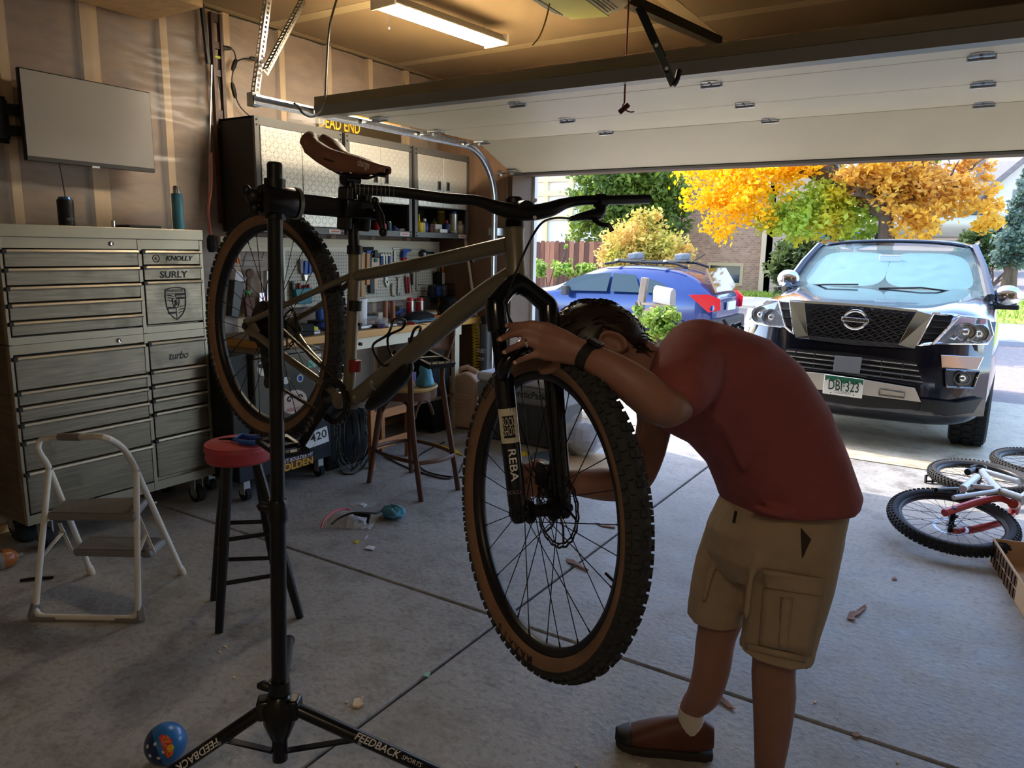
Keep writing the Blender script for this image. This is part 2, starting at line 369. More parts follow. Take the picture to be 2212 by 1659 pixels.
# ================= outdoors =================
def gz(Y): return 0 if Y<5.87 else (-.1*(Y-5.87)/1.43 if Y<7.3 else (-.1-.1*(Y-7.3)/3 if Y<10.3 else (-.2 if Y<12.6 else -.2+.085*(Y-12.6))))
def gp(x,y):
    r=ray(x,y); t=3.0
    while t<200:
        p=CO+r*t
        if p.z<gz(p.y): return p
        t+=.03
    return p
def sheet(name,x0,x1,y0,y1,mat,dz=0,nx=1,step=.4,parent=None,th=.06):
    n=max(1,int((y1-y0)/step)); mb=MB()
    ys=[y0+(y1-y0)*k/n for k in range(n+1)]
    poly=[V(x0,y,gz(y)+dz) for y in ys]+[V(x0,y,gz(y)+dz-th) for y in reversed(ys)]
    k=len(ys)
    vs=[V(x,y,gz(y)+dz) for y in ys for x in (x0,x1)]+[V(x,y,gz(y)+dz-th) for y in ys for x in (x0,x1)]
    fs=[]
    for i in range(n):
        a=2*i; fs+=[(a,a+1,a+3,a+2),(2*k+a,2*k+a+2,2*k+a+3,2*k+a+1),(a,a+2,2*k+a+2,2*k+a),(a+1,2*k+a+1,2*k+a+3,a+3)]
    fs+=[(0,2*k,2*k+1,1),(2*k-2,2*k-1,4*k-1,4*k-2)]
    mb.add(vs,fs); return mb.build(name,mat,parent,auto=0)
m_asph=M('asphalt',(150,138,132),.9,0,.12,14,bump=.5,bs=90); m_curb=M('curb_concrete',(214,200,178),.85,0,.06,3)
m_grass=M('grass_green',(120,150,50),.8,0,c2=(176,186,78),vs=3,detail=6); m_soil=M('bed_mulch',(112,92,78),.95,0,.3,30,bump=.6,bs=60)
st=sheet('street',-40,25,5.8,60,m_asph,-.05,th=.1); tag(st,'pinkish grey asphalt street beyond the driveway','street',kind='structure')
dv=E('driveway',(0,7,0),'pale concrete driveway slabs in front of the garage','driveway',kind='structure')
yd=gp(2150,868).y
def slab(xa,xb,ya,yb2):
    n=8; ys=[ya+(yb2-ya)*k/n for k in range(n+1)]; k=n+1
    vs=[V(x,y,gz(y)+d) for d in (0,-.1) for y in ys for x in (xa,xb)]; fs=[]
    for i in range(n):
        a=2*i; fs+=[(a,a+1,a+3,a+2),(2*k+a,2*k+a+2,2*k+a+3,2*k+a+1),(a,a+2,2*k+a+2,2*k+a),(a+1,2*k+a+1,2*k+a+3,a+3)]
    fs+=[(0,2*k,2*k+1,1),(2*k-2,2*k-1,4*k-1,4*k-2)]
    MB().add(vs,fs).build('slab',m_conc2,dv,auto=0)
for ya,yb2 in ((5.885,yd-1.01),(yd-1,yd)):
    for xa,xb in ((-3.9,-1.53),(-1.515,.85),(.865,2.9)): slab(xa,xb,ya,yb2)
# lawns with blades
def lawn(name,x0,x1,y0,y1,label,n,dz=.03):
    o=sheet(name,x0,x1,y0,y1,m_grass,dz,th=.2); tag(o,label,'lawn',kind='structure'); mb=MB()
    for _ in range(n):
        x=random.uniform(x0,x1); y=random.uniform(y0,y1); z=gz(y)+dz; h=random.uniform(.04,.1); a=random.uniform(0,PI); w=.02
        mb.add([(x-w*math.cos(a),y-w*math.sin(a),z),(x+w*math.cos(a),y+w*math.sin(a),z),(x+random.uniform(-.03,.03),y+random.uniform(-.03,.03),z+h)],[(0,1,2)])
    mb.build('grass_blades',m_grass,o,auto=0,kind='stuff',fix=False)
a=gp(1600,642); b=gp(1600,628)
lawn('lawn',-16,a.x+2.2,a.y,19.9,'sunny green lawn in front of the brick house',9000)
tag(sheet('sidewalk',-16,a.x+3,gp(1600,662).y,a.y-.05,m_curb,.03,th=.2),'pale concrete sidewalk strip along the far lawn','sidewalk',kind='structure')
a=gp(2180,702); b=gp(2180,648)
lawn('lawn',a.x-.35,a.x+14,a.y,b.y,'bright green grass strip behind the right door mirror of the truck',6000)
tag(sheet('sidewalk',a.x-.6,a.x+14,gp(2180,742).y,a.y-.05,M('walk_grey',(150,150,156),.85),.03,th=.2),'grey concrete walk in front of the right grass strip','sidewalk',kind='structure')
tag(sheet('curb',a.x-1.2,a.x+14,b.y+.03,gp(2180,634).y,m_curb,.04,th=.2),'pale curb behind the right grass strip','curb',kind='structure')
b=gp(2150,580); tag(sheet('curb',b.x-3,b.x+16,b.y,b.y+.9,m_curb,.05,th=.2),'pale far curb below the bushes on the right','curb',kind='structure')
tag(sheet('planting_bed',-14,-6.6,15.2,16.9,m_soil,.04,th=.25),'dark mulch bed along the foot of the wooden fence','planting bed',kind='structure')
tag(sheet('planting_bed',b.x-8,b.x+14,b.y+.95,b.y+8,m_soil,.06,th=.25),'mulch bed under the bushes across the street','planting bed',kind='structure')
# ---- foliage
def leafmat(name,cols,vs=.9,rough=.55):
    m=bpy.data.materials.new(name); m.use_nodes=True; n=m.node_tree.nodes; L=m.node_tree.links.new; b=n['Principled BSDF']; b.inputs['Roughness'].default_value=rough
    tc=n.new('ShaderNodeTexCoord'); nz=n.new('ShaderNodeTexNoise'); nz.inputs['Scale'].default_value=vs; nz.inputs['Detail'].default_value=5; L(tc.outputs['Object'],nz.inputs[0])
    cr=n.new('ShaderNodeValToRGB'); e=cr.color_ramp.elements
    while len(e)<len(cols): e.new(.5)
    for i,c in enumerate(cols): e[i].position=.3+.4*i/max(1,len(cols)-1); e[i].color=(*srgb(c),1)
    L(nz.outputs[0],cr.inputs[0]); L(cr.outputs[0],b.inputs['Base Color'])
    tl=n.new('ShaderNodeBsdfTranslucent'); L(cr.outputs[0],tl.inputs[0]); mx=n.new('ShaderNodeMixShader'); mx.inputs[0].default_value=.45
    L(b.outputs[0],mx.inputs[1]); L(tl.outputs[0],mx.inputs[2]); L(mx.outputs[0],n['Material Output'].inputs[0]); return m
def leaves(blobs,n,size,flat=.5,long=1.6):
    mb=MB(); tot=sum(b[1]*b[2]*b[3] for b in blobs); vs=[];fs=[]
    for c,rx,ry,rz in blobs:
        k=int(n*rx*ry*rz/tot); cl=[]
        for _ in range(max(4,int(k/28))):
            q=V(random.gauss(0,1),random.gauss(0,1),random.gauss(0,1)).normalized()*(random.random()**.45); cl.append(V(c[0]+q.x*rx,c[1]+q.y*ry,c[2]+q.z*rz))
        sp=min(rx,rz)*.22
        for _ in range(k):
            p=random.choice(cl)+V(random.gauss(0,sp),random.gauss(0,sp),random.gauss(0,sp*.7))
            s=size*random.uniform(.6,1.3); d=V(random.gauss(0,1),random.gauss(0,1),random.gauss(-.4,.6)).normalized(); a,b=basis(d)
            t=random.uniform(0,PI); a2=a*math.cos(t)+b*math.sin(t)
            o=len(vs); vs+=[p-d*s*long*.5,p+a2*s*.42,p+d*s*long*.5,p-a2*s*.42]; fs.append((o,o+1,o+2,o+3))
    return mb.add(vs,fs)
def limbs(base,tips,r,fork):
    mb=MB(); base=Vector(base); fork=Vector(fork)
    mb.tube(bez([base,base.lerp(fork,.5)+V(.05,0,0),fork],4),[r*(1-.035*k) for k in range(9)],10)
    for t in tips:
        t=Vector(t); mid=fork.lerp(t,.5)+V(random.uniform(-.2,.2),random.uniform(-.2,.2),random.uniform(.1,.35)); P=bez([fork-V(0,0,.1),mid,t],6)
        mb.tube(P,[r*.6*(1-.065*k) for k in range(len(P))],7)
        for _ in range(5):
            k=random.randint(3,len(P)-2); e=P[k]+V(random.uniform(-.9,.9),random.uniform(-.6,.6),random.uniform(-.3,.7)); mb.tube([P[k],P[k].lerp(e,.5)+V(0,0,.08),e],[r*.16,r*.11,r*.04],5)
    return mb
m_bark=M('bark',(96,80,66),.9,0,.25,12,bump=.6,bs=20,stretch=(1,1,.3))
ly=leafmat('leaf_yellow',[(150,180,30),(248,206,20),(255,208,14),(250,180,20)],.55); lgo=leafmat('leaf_orange_brown',[(236,196,50),(222,168,60),(206,150,84)],.8); lg=leafmat('leaf_green',[(60,84,30),(104,128,44),(136,150,60)],.9); lyg=leafmat('leaf_yellow_green',[(130,160,50),(170,190,60),(236,200,40)],.8); lpk=leafmat('leaf_salmon_gold',[(214,170,110),(224,186,96),(200,190,90),(170,170,70)],1.4); lsp=leafmat('leaf_spruce',[(70,92,84),(104,126,112),(130,150,136)],1.5); ldg=leafmat('leaf_dark_shrub',[(48,66,34),(80,100,52),(110,126,66)],1.6); lsh=leafmat('leaf_bright_shrub',[(90,140,40),(150,176,70),(196,206,120)],6)
def blob(x,y,Y,rx,rz,ry=None):
    p=fy(x,y,Y); q=fy(x+rx,y,Y); q2=fy(x,y-rz,Y); a=(q-p).length; b=(q2-p).length; return (p,a,ry or a*.8,b)
T=15.5
base=fy(1908,545,T); base.z=gz(T)
tr=E('honey_locust',base,'large street tree with yellow and orange autumn leaves behind the black truck','tree')
fork=fy(1915,455,T)
limbs(base,[fy(1990,340,T-.4),fy(1860,330,T+.3),fy(1760,360,T-.3),fy(2090,400,T+.2),fy(1640,340,T+.4),fy(2120,330,T),fy(1840,420,T-.6),fy(1560,300,T)],.17,fork).build('trunk',m_bark,tr)
leaves([blob(1560,390,T-.2,80,75),blob(1650,370,T,90,60),blob(1720,345,T-.3,90,50),blob(1560,480,T-.6,45,55),blob(1620,440,T-.4,90,55),blob(1540,330,T,110,50),blob(1800,300,T,160,50),blob(1520,430,T-.5,50,40)],9500,.075).build('yellow_foliage',ly,tr,auto=0,kind='stuff',fix=False)
leaves([blob(1800,440,T+.2,110,70),blob(1750,480,T-.3,100,45),blob(1850,480,T+.3,80,40),blob(1690,470,T,60,60)],5000,.08).build('green_foliage',lyg,tr,auto=0,kind='stuff',fix=False)
leaves([blob(1930,390,T-.4,100,55),blob(2010,410,T,90,60),blob(1990,475,T-.5,90,45),blob(2100,440,T,80,45),blob(2140,470,T-.3,70,30),blob(1880,370,T-.5,90,40),blob(2080,370,T+.3,70,40)],6000,.08).build('orange_foliage',lgo,tr,auto=0,kind='stuff',fix=False)
def bush(name,blobs,n,size,mat,label,cat='bush',group=None,stem=None):
    p=blobs[0][0]; b=V(p.x,p.y,gz(p.y)); e=E(name,b,label,cat,group)
    mb=MB()
    for c,rx,ry,rz in blobs[:4]:
        for k in range(3): mb.tube([b+V(random.uniform(-.1,.1),0,-.03),c.lerp(b,.5)+V(random.uniform(-.2,.2)*rx,0,0),c+V(random.uniform(-.6,.6)*rx,random.uniform(-.3,.3)*ry,rz*.5)],[.03 if not stem else stem,.02 if not stem else stem*.7,.008],5)
    mb.build('stem',m_bark,e); leaves(blobs,n,size).build('foliage',mat,e,auto=0,kind='stuff',fix=False); return e
bush('green_tree',[blob(1340,440,18.4,80,80),blob(1420,400,18.4,60,50),blob(1290,420,18.4,50,50),blob(1430,480,18.4,55,60),blob(1370,520,18.4,80,40),blob(1260,490,18.4,40,40),blob(1340,370,18.4,100,45),blob(1450,420,18.4,40,60)],15000,.1,lg,'big dark green tree standing behind the salmon bush','tree',stem=.1)
bush('ivy_column',[blob(1119,420,18.5,10,45),blob(1120,500,18.5,12,25)],1500,.08,ldg,'narrow dark green climbing plant at the left edge of the opening')
bush('ornamental_bush',[blob(1380,520,14.5,70,50),blob(1330,545,14.5,50,40),blob(1440,550,14.5,55,45),blob(1390,575,14.5,80,35),blob(1400,480,14.5,40,30)],9000,.06,lpk,'rounded gold and salmon autumn bush behind the blue car')
bush('shrub',[blob(2120,530,24,45,35),blob(2090,545,24,35,25),blob(2160,550,24,40,25)],4500,.1,ldg,'dark green rounded shrubs across the street beside the silver sedan')
bush('spruce_tree',[blob(2190,530,21,40,50),blob(2205,470,21,30,50),blob(2210,410,21,20,50)],5000,.08,lsp,'blue green spruce at the right edge of the view','tree',stem=.1)
bush('shrub',[blob(1720,560,17.5,60,50),blob(1690,590,17.5,30,40),blob(1760,540,17.5,50,30)],4500,.09,ldg,'dark shaded shrub beside the corner of the brick house')
bush('low_plants',[blob(1180,580,15.6,45,18),blob(1250,585,15.6,50,16),blob(1225,560,15.6,8,40)],1600,.07,lsh,'low green plants growing at the foot of the wooden fence')
bush('low_hedge',[blob(2140,565,22.6,80,10),blob(2200,570,22.6,60,10)],1500,.07,ldg,'low trailing green groundcover along the far curb')
for i,(x,s) in enumerate(((1690,30),(1790,32),(1890,30),(1985,30))):
    bush('distant_tree',[blob(x,420,46,s,55),blob(x,490,46,s,45),blob(x,350,46,s,50)],1900,.3,lg if i%2 else ldg,['dark distant tree behind the yellow leaves on the left','green distant tree behind the trunk of the street tree','distant dark tree behind the silver sedan','distant green tree behind the right branches of the street tree'][i],'tree',stem=.2)
# ---- fence
m_fen=M('fence_cedar',(136,84,60),.85,0,c2=(104,66,50),vs=2,stretch=(6,6,1)); fY=17.0
fe=E('wooden_fence',V(-9.5,fY,gz(fY)),'weathered reddish brown wooden picket fence behind the blue car','fence')
x=-13.0; pk=None; pm=[m_fen,M('fence_cedar_pale',(160,108,80),.85,0,.15,2,stretch=(6,6,1)),M('fence_cedar_dark',(96,62,48),.85,0,.15,2,stretch=(6,6,1))]
pros=[MB().prism([V(-.066,0,0),V(.066,0,0),V(.066,0,1.48),V(.04,0,1.52),V(-.04,0,1.52),V(-.066,0,1.48)],(0,.02,0)).build('picket',q,fe,rel=(0,0,0),auto=0) for q in pm]
used=[False]*3
while x<-7.4:
    k=random.randrange(3); z=gz(fY)+random.uniform(-.02,.02)+.0; loc=V(x,fY,z)-fe.location
    if not used[k]: pros[k].location=loc; used[k]=True
    else: inst(pros[k],fe,loc)
    x+=.142
for z in (.3,1.2): MB().b2((-13.05,fY+.022,gz(fY)+z),(-7.35,fY+.06,gz(fY)+z+.09)).build('rail',m_fen,fe,auto=0)
# ---- houses
def brickmat(name,c1,c2,mo,sc):
    m=bpy.data.materials.new(name); m.use_nodes=True; n=m.node_tree.nodes; L=m.node_tree.links.new; b=n['Principled BSDF']; b.inputs['Roughness'].default_value=.9
    tc=n.new('ShaderNodeTexCoord'); mp=n.new('ShaderNodeMapping'); mp.inputs['Rotation'].default_value=(R(90),0,0); L(tc.outputs['Object'],mp.inputs[0])
    bt=n.new('ShaderNodeTexBrick'); bt.inputs['Scale'].default_value=sc; bt.inputs['Color1'].default_value=(*srgb(c1),1); bt.inputs['Color2'].default_value=(*srgb(c2),1); bt.inputs['Mortar'].default_value=(*srgb(mo),1); bt.inputs['Mortar Size'].default_value=.012; L(mp.outputs[0],bt.inputs[0]); L(bt.outputs[0],b.inputs[0]); return m
m_bk=brickmat('tan_brick',(178,146,116),(150,118,96),(190,172,150),4.5); m_win=M('window_glass',(70,84,84),.05,0,spec=.9); m_trim2=M('window_trim',(190,170,130),.7); m_roof=M('grey_shingle',(130,122,118),.9,0,.15,10)
hb=E('brick_house',V(-7,20,gz(20)),'tan brick house with a basement window beside the lawn','house')
HX=fy(1662,560,20).x; wx0,wz1=fy(1535,574,20).x,fy(1568,574,20).z; wx1,wz0=fy(1600,574,20).x,fy(1568,610,20).z
def wallholes(mb,x0,x1,y0,y1,z0,z1,holes):
    xs=sorted({x0,x1}|{h for q in holes for h in q[:2]}); zs=sorted({z0,z1}|{h for q in holes for h in q[2:]})
    for i in range(len(xs)-1):
        for j in range(len(zs)-1):
            cx,cz=(xs[i]+xs[i+1])/2,(zs[j]+zs[j+1])/2
            if any(q[0]<cx<q[1] and q[2]<cz<q[3] for q in holes): continue
            mb.b2((xs[i],y0,zs[j]),(xs[i+1],y1,zs[j+1]))
    return mb
HL=fy(1400,560,20).x
wallholes(MB(),HL,HX,20,20.2,.2,4.2,[(wx0,wx1,wz0,wz1)]).b2((HX-.2,20,.2),(HX,26,4.2)).build('brick_wall',m_bk,hb,auto=0)
MB().frame([V(wx0-.08,19.97,wz0-.08),V(wx1+.08,19.97,wz0-.08),V(wx1+.08,19.97,wz1+.08),V(wx0-.08,19.97,wz1+.08)],[V(wx0,19.97,wz0),V(wx1,19.97,wz0),V(wx1,19.97,wz1),V(wx0,19.97,wz1)],(0,.1,0)).build('window_frame',m_trim2,hb,auto=0)
wn=MB().b2((wx0,20.08,wz0),(wx1,20.1,wz1)).build('window_pane',m_win,hb)
dx=fy(1647,560,19.9).x; MB().b2((dx-.05,19.88,.3),(dx+.05,19.98,4.1)).build('downspout',M('downspout_tan',(206,184,150),.6),hb,auto=0)
MB().prism([V(HL-.4,19.4,4.1),V(HL-.4,23,5.9),V(HL-.4,26.6,4.1),V(HL-.4,26.6,4.25),V(HL-.4,23,6.05),V(HL-.4,19.4,4.25)],(HX-HL+.8,0,0)).build('roof',m_roof,hb,auto=0)
m_stuc=M('pale_stucco',(226,220,226),.9); m_ytrim=M('cream_yellow_trim',(232,214,150),.8)
ht=E('timber_trimmed_house',V(-14,25,gz(25)),'pale house with cream yellow timber trim at the upper left of the opening','house')
MB().b2((-24,25,.2),(-10.2,31,8)).build('wall',m_stuc,ht,auto=0)
for x in (1135,1178,1232,1290): p=fy(x,430,24.9); MB().b2((p.x-.1,24.9,.3),(p.x+.1,25,8)).build('trim_board',m_ytrim,ht,auto=0)
for y in (418,388,470,345): p=fy(1180,y,24.9); MB().b2((-24,24.88,p.z-.09),(-10.2,25,p.z+.09)).build('trim_board',m_ytrim,ht,auto=0)
MB().prism([V(-24.5,24.2,7.9),V(-24.5,28,10),V(-24.5,31.8,7.9)],(14.9,0,0)).build('roof',m_roof,ht,auto=0)
hg=E('gabled_house',V(4,33,gz(33)),'pale gabled house at the upper right across the street','house')
Yg=33; A=[fy(x,y,Yg) for x,y in ((2140,395),(2140,470),(2140,560))]
g0=fy(2148,405,Yg); pk_=fy(2290,290,Yg)
MB().prism([V(g0.x,Yg,1.2),V(g0.x,Yg,g0.z),V(pk_.x,Yg,pk_.z),V(2*pk_.x-g0.x,Yg,g0.z),V(2*pk_.x-g0.x,Yg,1.2)],(0,8,0)).build('wall',M('house_white',(226,222,214),.85),hg,auto=0)
dv_=(pk_-g0).normalized(); MB().prism([g0-dv_*.7+V(0,-.5,0),pk_+V(0,-.5,0),pk_+V(0,-.5,.22),g0-dv_*.7+V(0,-.5,.22)],(0,9,0)).build('roof',m_roof,hg,auto=0)
q=fy(2185,440,Yg); MB().b2((q.x,Yg-.03,q.z-.8),(q.x+1,Yg,q.z+.5)).build('window',m_win,hg,auto=0)
hr=E('grey_roof_house',V(0,38,gz(38)),'low grey roofed house behind the autumn branches','house')
a=fy(1930,372,38); b=fy(2150,372,38); c_=fy(2150,405,36)
MB().b2((a.x,38,1.5),(b.x+1,44,c_.z)).build('wall',M('house_taupe',(176,158,140),.85),hr,auto=0)
MB().prism([V(a.x-.5,36.5,c_.z),V(a.x-.5,41,a.z+.6),V(a.x-.5,45,c_.z)],(b.x-a.x+2,0,0)).build('roof',m_roof,hr,auto=0)
for x in (1990,2060,2110): q=fy(x,450,38); MB().b2((q.x-.5,37.95,q.z-.5),(q.x+.5,38,q.z+.4)).build('window',m_win,hr,auto=0)
q=fy(2118,372,37.5); MB().b2((q.x-.15,37.6,q.z-.6),(q.x+.15,37.9,q.z+.7)).build('chimney',m_roof,hr,auto=0)
# distant band of houses/hill closing the view
hl=MB().grid(lambda u,v:V(-60+110*u,55+22*v,gz(55)+1+9*v+1.5*mnoise.noise((u*6,v*2,0))),40,6).build('hillside',M('far_hill',(150,146,124),.95,0,.2,.3)); tag(hl,'hazy rising ground far behind the houses','hillside',kind='structure')
# ================= vehicles =================
def carloft(st,xf,n=1):
    # st: list of (s, zbot, zbelt, ztop, wbelt, wtop); xf(s,u,z)->world
    mb=MB(); vs=[]; K=None
    for s,zb,zs,zt,w,wt in st:
        h=[(0,zb),(.75*w,zb),(.96*w,zb+.06),(1.0*w,zb+.2),(1.02*w,zb+(zs-zb)*.62),(.985*w,zs),(wt,zt-.045 if zt-zs>.12 else zt-.012),(wt*.86,zt),(wt*.4,zt+.012),(0,zt+.014)]
        ring=[(u,z) for u,z in h]+[(-u,z) for u,z in h[-2:0:-1]]
        K=len(ring); vs+=[xf(s,u,z) for u,z in ring]
    N=len(st); fs=[(i*K+j,i*K+(j+1)%K,(i+1)*K+(j+1)%K,(i+1)*K+j) for i in range(N-1) for j in range(K)]
    fs+=[tuple(range(K-1,-1,-1)),tuple((N-1)*K+j for j in range(K))]
    return mb.add(vs,fs)
def wheel_parts(par,c,ax,r,w,m_rim,spokes=5,tread=True,rr=.62):
    c=Vector(c); ax=Vector(ax).normalized()
    t=MB().lathe([(r*rr,-w/2),(r*.9,-w/2),(r*.97,-w*.44),(r,-w*.3),(r,w*.3),(r*.97,w*.44),(r*.9,w/2),(r*rr,w/2)],c,ax,36)
    if tread:
        a,b=basis(ax)
        for k in range(30):
            for s,o in ((-.3,0),(.3,.5),(0,.25)):
                th=2*PI*(k+o)/30; d=a*math.cos(th)+b*math.sin(th); tg=d.cross(ax); t.box(c+d*r+ax*(s*w),(1,1,1),Matrix((tg*r*.12,ax*w*.2,d*r*.05)).transposed())
    tire=t.build('tire',m_rub,par)
    q=MB().lathe([(0,-w*.3),(r*rr,-w*.3),(r*rr,w*.42),(r*rr*.93,w*.46),(r*rr*.9,w*.3),(r*rr*.86,w*.1),(0,w*.1)],c,ax,28)
    a,b=basis(ax)
    for k in range(spokes):
        th=2*PI*k/spokes; d=a*math.cos(th)+b*math.sin(th); q.bar(c+ax*w*.36,c+d*r*rr*.92+ax*w*.34,r*.14,w*.14,up=ax)
    q.cyl(c+ax*w*.1,c+ax*w*.42,r*.14,n=14).build('rim',m_rim,par,auto=35)
m_navy=M('navy_car_paint',(12,17,34),.18,.3,spec=.6,coat=1); m_cglass=M('car_glass',(40,52,54),.04,0,spec=.8,alpha=.55); m_ctrim=M('car_trim_black',(18,18,20),.5)
m_rimm=M('alloy_rim',(170,172,175),.35,.8); m_gun=M('gunmetal_chrome',(120,122,126),.15,.9); m_lens=M('lamp_glass',(235,240,245),.03,0,trans=.92,ior=1.1); m_silver=M('silver_skid',(196,190,178),.4,.4)
# ---- black SUV facing the garage
SX=fy(1847,691,6.5).x
def yf(x,z):
    u=abs(x-SX)/1.0
    return 6.46+.06*u**2+.30*max(0,u-.45)**2*3.0+ (.10*max(0,z-.62)/.4) + (.12*max(0,.28-z)/.3)
def sp(px,py,off=0):
    Y=6.5
    for _ in range(8): p=fy(px,py,Y-off); Y=yf(p.x,p.z)
    return fy(px,py,Y-off)
suv=E('sport_utility_vehicle',V(SX,8.6,gz(8.6)),'large black sport utility vehicle facing the garage with a sunshade in its windshield','car')
g0=gz(7.5)
def sxf(s,u,z): return V(SX+u,s,z)
st=[(6.62,.16,.9,.98,.80,.74),(6.75,.14,.92,1.02,.93,.84),(7.0,.13,.95,1.07,.985,.88),(7.5,.14,.98,1.12,1.0,.9),(8.0,.14,1.0,1.16,1.0,.9),(8.3,.14,1.02,1.17,1.0,.9),(8.6,.14,1.03,1.16,1.0,.9),(9.4,.14,1.03,1.15,1.0,.9),(11.2,.14,1.03,1.15,.99,.9),(11.75,.2,1.03,1.12,.94,.86),(11.85,.3,.98,1.06,.88,.8)]
carloft(st,sxf).build('body',m_navy,suv,sub=2,smooth=True)
# greenhouse: pillars, roof, glass
wb=[(-.93,8.12,1.15),(-.93,8.12,1.15)]
rl=1.60; Ywb,Ywt=8.08,8.72
def gh(x,y,z): return V(SX+x,y,z)
roof=MB().grid(lambda u,v:gh((-1+2*u)*(.70+.03*v),Ywt-.02+2.75*v,rl+.035*(1-(2*u-1)**2)+.03*math.sin(PI*min(1,v*1.2))-.03*(abs(2*u-1)**6)),14,8).build('roof',m_navy,suv,solid=.03,smooth=True)
for s in(-1,1):
    MB().tube([gh(s*.90,Ywb-.02,1.13),gh(s*.81,Ywb+.35,1.40),gh(s*.715,Ywt,1.585)],[.045,.04,.04],8).build('pillar',m_navy,suv)
    MB().tube([gh(s*.72,Ywt,1.6),gh(s*.74,Ywt+.5,1.64),gh(s*.74,Ywt+2.4,1.63)],[.018]*3,8).build('roof_rail',m_chr,suv)
    MB().add([gh(s*.96,Ywb+.35,1.08),gh(s*.74,Ywt+.1,1.56),gh(s*.74,Ywt+2.6,1.56),gh(s*.95,Ywt+2.75,1.08)],[(0,1,2,3)]).build('side_window',m_cglass,suv,solid=.008)
MB().add([gh(-.92,11.62,1.1),gh(-.74,11.42,1.56),gh(.74,11.42,1.56),gh(.92,11.62,1.1)],[(0,1,2,3)]).build('rear_window',m_cglass,suv,solid=.008)
def ws(u,v,off=0): return gh((-.885+1.77*u)*(1-.205*v),Ywb+(Ywt-Ywb)*v-.03*(1-(2*u-1)**2)*1.3+off,1.14+.45*v+.03*(1-(2*u-1)**2)*(1-v)+off*-.3)
MB().grid(lambda u,v:ws(u,v),16,8).build('windshield',M('windshield_glass',(170,205,205),.02,0,spec=.7,alpha=.18),suv,smooth=True)
m_shade=M('sunshade_fabric',(92,132,130),.5,0,.05,8)
for a,b,k in ((.05,.50,1),(.50,.955,2)):
    def sh(u,v,a=a,b=b,k=k):
        t=u*2*PI; r=v; ex=abs(math.cos(t))**.55*(1 if math.cos(t)>0 else -1)*r; ey=abs(math.sin(t))**.55*(1 if math.sin(t)>0 else -1)*r
        return ws((a+b)/2+(b-a)/2*ex,.47+.40*ey,.05+.012*mnoise.noise((ex*3,ey*4,k)))
    MB().grid(sh,40,10).build('sunshade',m_shade,suv,smooth=True)
MB().grid(lambda u,v:V(SX-.98+1.96*u,Ywb+.12+2.6*v,.98+.0*u),2,2).build('dashboard',m_ctrim,suv,auto=0)
MB().box(ws(.5,.72,.03),(.2,.03,.07)).build('interior_mirror',M('mirror_mount',(200,214,210),.3),suv,bevel=.008)
for a,b in (((.03,.03),(.38,.05)),((.49,.0),(.9,-.01))): MB().tube([ws(a[0],a[1],-.02),ws((a[0]+b[0])/2,.05,-.035),ws(b[0],b[1]+.02,-.02)],.009,6).build('wiper',m_ctrim,suv)
# front fascia
def fas(u,v):
    x=SX-.955+1.91*u; z=.27+.73*v; return V(x,yf(x,z)+.012+.05*max(0,v-.9)*10*.6,z)
MB().grid(fas,36,22).build('front_bumper',m_navy,suv,smooth=True)
def hood(u,v):
    x=(-1+2*u); y=yf(SX+x*.95,1.0)+.05+(Ywb+.03-6.6)*v; z=.985+.165*v**.6+.02*(1-abs(x)**3)+.035*math.exp(-((abs(x)-.72)/.16)**2)*(.4+.6*min(1,v*3))-.05*max(0,abs(x)-.85)/.15
    return V(SX+x*(.945-.02*v),y,z-.045*max(0,1-v*9))
MB().grid(hood,40,16).build('hood',m_navy,suv,smooth=True)
def Q(zx,zy): return (1600+zx/3.456,500+zy/3.456)
def patch(name,pts,mat,off=.0,th=.02,par=suv,zoom=True,bev=.003):
    P=[sp(*(Q(*q) if zoom else q),off) for q in pts]
    return MB().prism(P,(0,-th,0)).build(name,mat,par,bevel=bev,auto=0)
def strip2(name,top,bot,mat,off,th,n=10,par=suv):
    def ip(L,t):
        k=t*(len(L)-1); i=min(int(k),len(L)-2); f=k-i; return (L[i][0]+(L[i+1][0]-L[i][0])*f,L[i][1]+(L[i+1][1]-L[i][1])*f)
    def fn(u,v):
        a=ip(top,u); b=ip(bot,u); return sp(*Q(a[0]+(b[0]-a[0])*v,a[1]+(b[1]-a[1])*v),off)
    return MB().grid(fn,n,3).build(name,mat,par,solid=th,auto=0)
strip2('grille_backing',[(475,520),(900,553),(1320,598)],[(505,790),(840,812),(1185,840)],m_ctrim,.0,.004)
# diamond mesh
gm=MB()
for r_ in range(7):
    for k in range(12):
        u0=470+r_*6+k*72+(36 if r_%2 else 0); zy=552+r_*38+ (u0-480)*.075
        def lim(x,y):
            xr=1315-(y-595)*.52; return 482<x<xr
        a=(u0,zy);b=(u0+36,zy+17);c=(u0+72,zy)
        if lim(*a) and lim(*c):
            P=[sp(*Q(*q),.022) for q in (a,b,c)]; gm.tube(P,.0065,5,caps=False)
            P=[sp(*Q(*q),.022) for q in (a,(u0+36,zy-17),c)]; gm.tube(P,.0065,5,caps=False)
gm.build('grille_mesh',m_gun,suv)
strip2('grille_chrome_top',[(370,512),(900,545),(1320,588)],[(370,530),(900,563),(1320,606)],m_chr,.035,.03)
patch('grille_chrome_arm',[(368,515),(482,526),(505,775),(520,800),(415,790),(395,720)],m_chr,.03,.03); patch('grille_chrome_arm',[(1316,588),(1436,620),(1302,872),(1180,842),(1200,800)],m_chr,.03,.03)
strip2('grille_lower_bar',[(415,770),(800,806),(1190,836)],[(440,800),(850,850),(1300,876)],m_gun,.03,.03)
